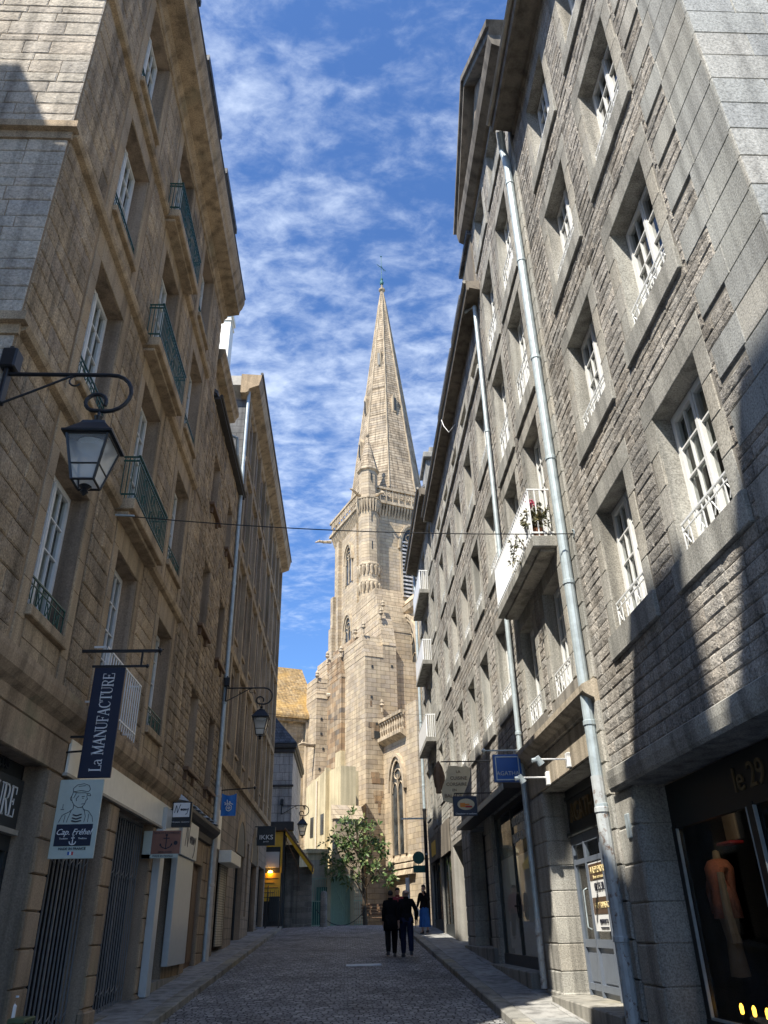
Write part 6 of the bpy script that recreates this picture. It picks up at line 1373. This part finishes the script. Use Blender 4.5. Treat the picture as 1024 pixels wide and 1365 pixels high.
    m = MB(); m.cham(XL - .02, XL + .055, 14.22, 14.33, .1, .55, .004); m.box(XL + .055, XL + .06, 14.24, 14.31, .15, .3); single(m, 'door_plate', M['fascia'], (XL, 14.28, .1), 'narrow metal plate screwed to the pier between the two folding gates', 'plate')
    m = MB(); m.cham(XR - .06, XR + .02, 10.66, 10.8, 1.0, 1.3, .01); single(m, 'meter_box', M['zinc'], (XR, 10.73, 1.0), 'small grey box on the pier left of the dark corner shop', 'box')
    # shop window of the corner shop: dress form, small bulbs, picture, shelf
    fd = lambda x, y, z: (4.9 + x * .84, 10.95 + y * .84, -.69 + z * .84)
    t = thing('dress_form', (4.9, 10.95, -.69), 'headless dress form in a salmon knit behind the corner shop window', 'dress form'); cx, cy, z0 = 0, 0, 0
    m = MB(fd); m.lathe([(.02, .0), (.14, .02), (.1, .5), (.13, .72), (.165, .95), (.15, 1.15), (.185, 1.35), (.19, 1.48), (.13, 1.56), (.06, 1.6), (.05, 1.72), (.01, 1.74)], (cx, cy, z0 + .1), 16, sy=1.15); m.build('body', M['linen'], t, smooth=True)
    m = MB(fd); m.lathe([(.21, .78), (.20, 1.0), (.18, 1.15), (.21, 1.35), (.215, 1.48), (.15, 1.585), (.075, 1.61)], (cx, cy, z0 + .1), 18, sy=1.15); m.tube([(cx - .03, cy + .2, z0 + 1.55), (cx - .08, cy + .30, z0 + 1.25), (cx - .07, cy + .30, z0 + .95)], [.09, .08, .06], 8); m.tube([(cx - .03, cy - .2, z0 + 1.55), (cx - .08, cy - .30, z0 + 1.25), (cx - .07, cy - .30, z0 + .95)], [.09, .08, .06], 8); m.build('jumper', M['pink'], t, smooth=True)
    m = MB(fd); m.tube([(cx - .13, cy - .3, z0 + 1.5), (cx - .16, cy - .36, z0 + .9), (cx - .14, cy - .40, z0 + .55)], [.05, .07, .08], 8); m.build('scarf', M['linen'], t)
    t = thing('clothes_rail', (5.2, 9.2, -1.1), 'dark rail of hanging garments deeper inside the corner shop', 'clothes rail')
    m = MB(); m.tube([(5.3, 8.4, -1.2), (5.3, 8.4, .55), (5.3, 10.2, .55), (5.3, 10.2, -1.2)], .02, 6); m.build('rail', M['zinc'], t)
    for i in range(9):
        yy = 8.55 + i * .18; m = MB(); m.hexa([(5.1, yy, -.7 + .1 * (i % 3)), (5.5, yy, -.7 + .1 * (i % 3)), (5.5, yy + .05, -.7 + .1 * (i % 3)), (5.1, yy + .05, -.7 + .1 * (i % 3)), (5.16, yy, .42), (5.44, yy, .42), (5.44, yy + .05, .42), (5.16, yy + .05, .42)]); m.build('garment', M[('linen', 'redb', 'navy', 'pink', 'wood')[i % 5]], t)
    for i in range(4):
        yy = 9.95 - i * .30
        t = thing('light_bulb', (4.38, yy, -.92), 'small glowing filament bulb at the foot of the corner shop window', 'bulb', 'glowing bulbs in the corner shop window')
        m = MB(); m.lathe([(.008, 0), (.02, .02), (.022, .08), (.008, .11)], (4.38, yy, -.90), 10); m.build('globe', M['bulb'], t); m = MB(); m.lathe([(.02, -.04), (.02, .0), (.01, .01)], (4.38, yy, -.90), 8); m.build('socket', M['black'], t)
    m = MB(); m.cham(5.2, 5.24, 10.85, 11.5, .98, 1.5, .01); single(m, 'picture', M['linen'], (5.22, 11.2, .98), 'pale framed picture hanging inside the corner shop window', 'picture')
    m = MB(); m.cham(5.05, 5.25, 10.8, 11.6, .92, .96, .01); single(m, 'shelf', M['redb'], (5.15, 11.2, .92), 'red-edged shelf under the pale picture inside the corner shop', 'shelf')

# ------------------------------------------------------------------- people
def skinmesh(name, chains, mat, parent, sub=2):
    V, E, RR = [], [], []
    idx = {}
    for ch in chains:
        prev = None
        for k in ch:
            key = k[0] if isinstance(k[0], str) else None
            if key and key in idx: i = idx[key]
            else:
                i = len(V); p = k[1] if key else k[0]; r = k[2] if key else k[1]; V.append(p); RR.append(r)
                if key: idx[key] = i
            if prev is not None: E.append((prev, i))
            prev = i
    off = W[parent]; me = bpy.data.meshes.new('s'); me.from_pydata([Vector(v) - off for v in V], E, [])
    o = bpy.data.objects.new('s', me); COL.objects.link(o)
    md = o.modifiers.new('k', 'SKIN'); md.use_smooth_shade = True
    for d, r in zip(me.skin_vertices[0].data, RR): d.radius = r if isinstance(r, tuple) else (r, r)
    me.skin_vertices[0].data[0].use_root = True
    ss = o.modifiers.new('u', 'SUBSURF'); ss.levels = ss.render_levels = sub
    dg = bpy.context.evaluated_depsgraph_get(); dg.update()
    m2 = bpy.data.meshes.new_from_object(o.evaluated_get(dg)); bpy.data.objects.remove(o)
    m2.name = name; m2.materials.clear(); m2.materials.append(mat)
    m2.polygons.foreach_set('use_smooth', [True] * len(m2.polygons))
    r = bpy.data.objects.new(name, m2); COL.objects.link(r); r.parent = parent; W[r] = off.copy(); return r
def person(loc, yaw, h, label, group=None, stride=.0, arms=((.05, 0), (-.05, 0)), coat='coat', trousers='jean', hair='hairdark', bald=False, skirt=None, raise_l=False, longcoat=True, headtilt=0, name_red=False):
    """standing or walking figure; local +y is the way it faces"""
    x, y, z = loc; k = h / 1.72
    t = thing('person', loc, label, 'person', group)
    ca, sa = math.cos(yaw), math.sin(yaw)
    def P(a, b, c): a, b, c = a * k, b * k, c * k; return (x + a * ca - b * sa, y + a * sa + b * ca, z + c)
    r = lambda v: v * k
    J = {}
    legs = {}
    for s, sg in ((1, 1), (-1, -1)):
        f = stride * sg
        legs[s] = [(f'hip{s}', P(.095 * s, 0, .90), r(.085)), (f'knee{s}', P(.10 * s, .45 * f + .03, .49), r(.058)), (f'calf{s}', P(.10 * s, .62 * f - .01, .32), r(.055)), (f'ank{s}', P(.10 * s, .85 * f - .03, .085 + (.05 if f < 0 else 0)), r(.036)), (f'ball{s}', P(.12 * s, .85 * f + .12, .03), r(.035))]
    ar = {}
    for s, sw in ((1, arms[0]), (-1, arms[1])):
        if raise_l and s == -1: el = P(-.25, .05, 1.15); wr = P(-.08, .24, 1.40); d = Vector((.02, .03, .08))
        elif raise_l: el = P(.24, -.01, 1.14); wr = P(.27, .10, .92); d = Vector((0, .03, -.08))
        else: el = P((.205 + sw[1]) * s, sw[0] * .6 - .02, 1.13); wr = P((.215 + sw[1] * .6) * s, sw[0] * 1.3 + .05, .89); d = Vector((0, .02, -.085))
        d = Vector((d.x * ca - d.y * sa, d.x * sa + d.y * ca, d.z)) * k; side = Vector((ca, sa, 0)) * k; fwd = Vector((-sa, ca, 0)) * k; w = Vector(wr)
        ar[s] = ([(f'sh{s}', P(.175 * s, 0, 1.40), r(.06)), (f'el{s}', el, r(.042)), (f'wr{s}', wr, r(.027)), (f'palm{s}', tuple(w + d * .9), (r(.034), r(.018)))],
                 [[(f'palm{s}',), (tuple(w + d * (1.5 + .1 * (1 - abs(i - 1.2))) + fwd * (.012 * (i - 1.5) * 1.7)), r(.0085)), (tuple(w + d * (2.0 + .15 * (1 - abs(i - 1.2))) + fwd * (.012 * (i - 1.5) * 1.7) - side * s * .018), r(.0075))] for i in range(4)] + [[(f'palm{s}',), (tuple(w + d * 1.0 + fwd * .045), r(.0095)), (tuple(w + d * 1.5 + fwd * .055), r(.008))]])
    ht = headtilt
    torso = [('pel', P(0, 0, .95), (r(.15), r(.11))), ('waist', P(0, .0, 1.10), (r(.13), r(.095))), ('chest', P(0, 0, 1.30), (r(.155), r(.105))), ('neck0', P(0, -.01, 1.45), r(.06)), ('neck', P(0, .0, 1.50), r(.05)), ('chin', P(ht * .3, .035, 1.555), (r(.062), r(.07))), ('face', P(ht * .6, .02, 1.62), (r(.074), r(.09))), ('crown', P(ht, .0, 1.68), (r(.066), r(.08)))]
    ch = [torso] + [[('pel',)] + legs[s] for s in legs] + [[('chest',)] + ar[s][0] for s in ar] + [c for s in ar for c in ar[s][1]] + [[('face',), (P(ht * .6, .115, 1.605), r(.013))]] + [[('face',), (P(ht * .6 + .08 * s, -.005, 1.615), r(.016))] for s in (1, -1)]
    def fix(ch):
        out = []; known = {}
        for c in ch:
            for q in c:
                if isinstance(q[0], str) and len(q) == 3: known[q[0]] = q
        return [[known[q[0]] if isinstance(q[0], str) and len(q) == 1 else q for q in c] for c in ch]
    body = skinmesh('body', fix(ch), M['skin'], t, 1)
    # clothes
    g = r(.032)
    tr = [[('p', P(0, 0, .95), (r(.165), r(.125)))] + [(q[0], q[1], q[2] + g) for q in legs[s][:3]] + [(legs[s][3][0], tuple(Vector(legs[s][3][1]) + Vector((0, 0, -.035))), legs[s][3][2] + g)] for s in legs]
    if not skirt: skinmesh('trousers', tr, M[trousers], t, 1)
    else:
        m = MB(); 
        pr = [(.15, 1.0), (.18, .9), (.19, .7), (.205, .45), (.22, .24)]; n = 18; V0 = len(m.V)
        for rr, zz in pr: pass
        m.lathe([(rr * k, zz * k) for rr, zz in pr], (x, y, z), 36, sy=.8)
        for i_, v in enumerate(m.V):
            q_ = max(0, (1.0 * k - (v.z - z)) / k) * (.05 if i_ % 3 == 0 else (-.04 if i_ % 3 == 1 else 0)); v.x += (v.x - x) * q_ * 2.2; v.y += (v.y - y) * q_ * 2.2
        m.build('skirt', M[skirt], t)
    lo = .66 if longcoat else .86
    cc = [[('a', P(0, 0, lo), (r(.235), r(.175))), ('b', P(0, 0, .95), (r(.205), r(.155))), ('c', P(0, 0, 1.12), (r(.16), r(.12))), ('d', P(0, 0, 1.31), (r(.185), r(.13))), ('e', P(0, -.01, 1.44), (r(.085), r(.08))), ('f', P(0, -.01, 1.50), (r(.068), r(.065)))]]
    for s in ar: cc.append([('d',), (f'sh{s}', ar[s][0][0][1], r(.085)), (f'el{s}', ar[s][0][1][1], r(.066)), (f'wr{s}', tuple(Vector(ar[s][0][1][1]).lerp(Vector(ar[s][0][2][1]), .93)), r(.05))])
    skinmesh('coat' if longcoat else 'top', fix(cc), M[coat], t, 1)
    if not skirt:
        m = MB(); m.lathe([(.17, .0), (.20, -.12), (.215, -.22), (.23, -.42 if longcoat else -.24), (.2, -.41 if longcoat else -.23)], (0, 0, 0), 20, sy=.74)
        for i_, v in enumerate(m.V): v.x *= 1 + .03 * math.sin(i_ * 2.3); v.y *= 1 + .05 * math.sin(i_ * 1.7)
        m.V = [Vector(P(v.x, v.y, v.z + 1.08)) for v in m.V]; m.build('coat_hem', M[coat], t, smooth=True)
    m = MB()
    for s in legs:
        a = Vector(legs[s][3][1]); bl = Vector(legs[s][4][1]); d = (bl - a); d.z = 0; d.normalize(); q = Vector((-d.y, d.x, 0)); zb = min(a.z - .075 * k, z + .5)
        base = Vector((a.x, a.y, a.z - .085 * k))
        pts = [(-.07, .03), (-.03, .045), (.08, .048), (.17, .04), (.2, .0), (.17, -.04), (.08, -.042), (-.03, -.04), (-.07, -.03)]
        m.add([tuple(base + d * (u * k) + q * (v * k)) for u, v in pts] + [tuple(base + d * (u * k * .9) + q * (v * k * .85) + Vector((0, 0, (.10 if u < .05 else .055) * k))) for u, v in pts], [tuple(range(9)), tuple(range(17, 8, -1))] + [(i, (i + 1) % 9, 9 + (i + 1) % 9, 9 + i) for i in range(9)])
    m.build('shoe', M['shoe'], t, smooth=False)
    if skirt or name_red: hp = [[('a', P(ht * .7, -.05, 1.56), (r(.085), r(.06))), ('b', P(ht * .8, -.03, 1.65), (r(.105), r(.085))), ('c', P(ht, .03, 1.725), (r(.092), r(.09))), ('d', P(ht, .085, 1.70), (r(.07), r(.04)))]]
    elif bald: hp = [[('a', P(ht * .7, -.055, 1.59), (r(.066), r(.04))), ('b', P(ht * .75, -.06, 1.63), (r(.07), r(.045)))]]
    else: hp = [[('a', P(ht * .7, -.045, 1.575), (r(.07), r(.055))), ('b', P(ht * .8, -.03, 1.65), (r(.092), r(.086))), ('c', P(ht, .015, 1.715), (r(.078), r(.086)))]]
    skinmesh('hair', hp, M[hair], t, 1)
    m = MB(); m.lathe([(.06, 0), (.078, .02), (.08, .06), (.066, .075)], (0, 0, 0), 14); m.V = [Vector(P(v.x, v.y - .01, v.z + 1.455)) for v in m.V]; m.build('collar', M[coat], t, smooth=True)
    return t, P
def people():
    gzp = lambda y, p=0: gz(y) + (.125 if p else .05)
    g = 'people walking up the street'
    person((1.27, 25.3, gzp(25.3)), 0, 1.70, 'person in a long black coat, dark cropped hair, left of the pair walking away', g, .22, ((-.12, 0), (.1, 0)), 'coat', 'coat', 'hairdark')
    person((1.72, 25.2, gzp(25.2)), 0, 1.73, 'bald person in a black jacket and navy jeans, right of the pair walking away', g, -.20, ((.05, .10), (-.05, .0)), 'coat', 'jean', 'hairgrey', True, longcoat=False, headtilt=.02)
    t, P = person((1.78, 30.4, gzp(30.4)), math.pi, 1.68, 'person in a red top coming down the street, glimpsed between two dark backs', g, .18, ((.1, 0), (-.1, 0)), 'redtop', 'coat', 'hairdark', longcoat=False, name_red=True)
    m = MB()
    for s in (-.03, .03): p = P(s, .095, 1.635); m.lathe([(.001, -.012), (.012, 0), (.001, .012)], p, 6)
    m.build('eye', M['ink'], t)
    t, P = person((2.98, 33.4, gz(33.4) + .125), math.pi * .86, 1.66, 'person in a dark top and long blue skirt drinking from a cup on the pavement', None, .03, ((.05, 0), (0, 0)), 'coat', 'coat', 'hairdark', skirt='skirt', raise_l=True, longcoat=False)
    m = MB()
    for s in (-.03, .03): p = P(s, .095, 1.635); m.lathe([(.001, -.012), (.012, 0), (.001, .012)], p, 6)
    m.build('eye', M['ink'], t)
    p = P(-.04, .25, 1.44); m = MB(); m.lathe([(.028, 0), (.036, .10), (.036, .105), (.01, .11)], p, 10); single(m, 'paper_cup', M['signwhite'], p, 'white paper cup held up to the mouth of the blue-skirted person', 'cup')
    p = P(.28, .10, .60); m = MB(); m.lathe([(.02, 0), (.12, .03), (.13, .15), (.09, .27), (.03, .31)], p, 12, sy=.5); m.tube([(p[0] - .03, p[1], p[2] + .28), (p[0], p[1], p[2] + .40), (p[0] + .03, p[1], p[2] + .28)], .01, 5); single(m, 'cloth_bag', M['signwhite'], p, 'white cloth bag hanging from the arm of the blue-skirted person', 'bag', smooth=True)
def world():
    EL, b_a = None, None
    s = Vector((-1.0, -1.15, 2.15)).normalized()            # towards the sun
    el = math.asin(s.z); az = math.atan2(s.x, s.y)
    w = bpy.data.worlds.new('World'); SC.world = w; w.use_nodes = True; nt = w.node_tree
    bg = nt.nodes['Background']; bg.inputs['Strength'].default_value = SKY
    sk = nt.nodes.new('ShaderNodeTexSky'); sk.sky_type = 'NISHITA'; sk.sun_disc = False; sk.sun_elevation = el; sk.sun_rotation = az
    sk.air_density = 1.0; sk.dust_density = .35; sk.ozone_density = 2.2
    tc = nt.nodes.new('ShaderNodeTexCoord'); sx = nt.nodes.new('ShaderNodeSeparateXYZ'); nt.links.new(tc.outputs['Generated'], sx.inputs[0])
    mz = N(nt, 'ShaderNodeMath', operation='MAXIMUM'); nt.links.new(sx.outputs[2], mz.inputs[0]); mz.inputs[1].default_value = .03
    az_ = N(nt, 'ShaderNodeMath', operation='ADD'); nt.links.new(mz.outputs[0], az_.inputs[0]); az_.inputs[1].default_value = .12
    dx = N(nt, 'ShaderNodeMath', operation='DIVIDE'); dy = N(nt, 'ShaderNodeMath', operation='DIVIDE')
    nt.links.new(sx.outputs[0], dx.inputs[0]); nt.links.new(az_.outputs[0], dx.inputs[1]); nt.links.new(sx.outputs[1], dy.inputs[0]); nt.links.new(az_.outputs[0], dy.inputs[1])
    cx = nt.nodes.new('ShaderNodeCombineXYZ'); nt.links.new(dx.outputs[0], cx.inputs[0]); nt.links.new(dy.outputs[0], cx.inputs[1])
    def layer(scale, off, det, dist, rot, sc=(1, 1, 1), rough=.6):
        mp = N(nt, 'ShaderNodeMapping'); mp.inputs['Location'].default_value = off; mp.inputs['Rotation'].default_value = (0, 0, rot); mp.inputs['Scale'].default_value = sc
        nt.links.new(cx.outputs[0], mp.inputs[0])
        n = N(nt, 'ShaderNodeTexNoise', Scale=scale, Detail=det, Roughness=rough, Distortion=dist); nt.links.new(mp.outputs[0], n.inputs['Vector']); return n.outputs['Fac']
    big = layer(2.0, CL_OFF, 3, .2, .3)
    fine = layer(10.5, (3.1, 1.7, 0), 8, .3, .9, (1.0, 1.7, 1), .62)
    wis = layer(24, (5.0, 2.0, 0), 6, .3, .9, (1, 1.3, 1), .6)
    def mad(x, k, y):
        n = N(nt, 'ShaderNodeMath', operation='MULTIPLY_ADD'); nt.links.new(x, n.inputs[0]); n.inputs[1].default_value = k
        if isinstance(y, float): n.inputs[2].default_value = y
        else: nt.links.new(y, n.inputs[2])
        return n.outputs[0]
    tot = mad(wis, .52, mad(big, .75, fine))
    # the veil of cloud stands mostly half-way up the sky and thins towards the horizon, the zenith and the right
    band = ramp(nt, sx.outputs[2], [(.30, g3(0)), (.48, g3(.75)), (.62, g3(1)), (.74, g3(.62)), (.95, g3(.34))])
    rt = ramp(nt, mad(sx.outputs[0], 1.0, .5), [(.40, g3(1)), (.66, g3(.8)), (.85, g3(.3))])
    tot = mad(band, .38, tot); tot = mad(rt, .14, tot)
    mr = N(nt, 'ShaderNodeMapRange'); nt.links.new(tot, mr.inputs[0]); mr.inputs[1].default_value = CL_LO; mr.inputs[2].default_value = CL_HI; mr.inputs[3].default_value = 0; mr.inputs[4].default_value = .72
    mr.interpolation_type = 'SMOOTHSTEP'
    col = mixc(nt, sk.outputs[0], SKYTINT, 1.0, 'MULTIPLY')
    c = mixc(nt, col, (CLOUD * .80, CLOUD * .90, CLOUD * 1.05), mr.outputs[0])
    nt.links.new(c, bg.inputs[0])
    L = bpy.data.lights.new('Sun', 'SUN'); L.energy = SUN; L.angle = rad(.5); L.color = (1.0, .945, .85)
    o = bpy.data.objects.new('sun', L); COL.objects.link(o); o.rotation_euler = s.to_track_quat('Z', 'Y').to_euler(); o.location = (-20, -25, 43)
def camera():
    F = 1022.5
    c = bpy.data.cameras.new('Camera'); o = bpy.data.objects.new('camera', c); COL.objects.link(o); SC.camera = o
    c.sensor_fit = 'VERTICAL'; c.sensor_height = 24; c.lens = F / 1365 * 24; c.clip_start = .05; c.clip_end = 2000
    y = Vector((463 - 512, 682.5 - 1242, F)).normalized(); z = Vector((468 - 512, 682.5 + 1190, F)).normalized()
    z = (z - y * z.dot(y)).normalized(); x = Vector((y.z * z.y - y.y * z.z, y.x * z.z - y.z * z.x, y.y * z.x - y.x * z.y))   # left-handed lens axes
    if x.x < 0: x = -x
    # rows: world axes in lens axes (right, up, forward) -> columns of the camera matrix
    right = Vector((x.x, y.x, z.x)); up = Vector((x.y, y.y, z.y)); fwd = Vector((x.z, y.z, z.z))
    m = Matrix((right, up, -fwd)).transposed().to_4x4(); o.matrix_world = m
SUN, SKY = 5.0, .10
CL_OFF, CL_LO, CL_HI, CLOUD, SKYTINT = (.35, .2, 0), 1.31, 2.02, 7.4, (.66, .92, 1.26)
SC.view_settings.view_transform = 'Standard'; SC.view_settings.look = 'None'; SC.view_settings.exposure = 0.86; SC.view_settings.gamma = 1.0
setup_materials()
M['lampglass'] = glass('lamp_glass', (.55, .57, .56), clear=.6, rough=.1)  # pale tint puts the lantern's bright reflections into the glass colour
M['redtop'] = paint('dark_red_knit', (.22, .03, .04), .9)
M['panes'] = glass('window_glass', (.012, .014, .014), clear=.72)
camera(); world(); street(); left_buildings(); right_buildings(); church(); square(); trees(); lamp(); signs(); people()
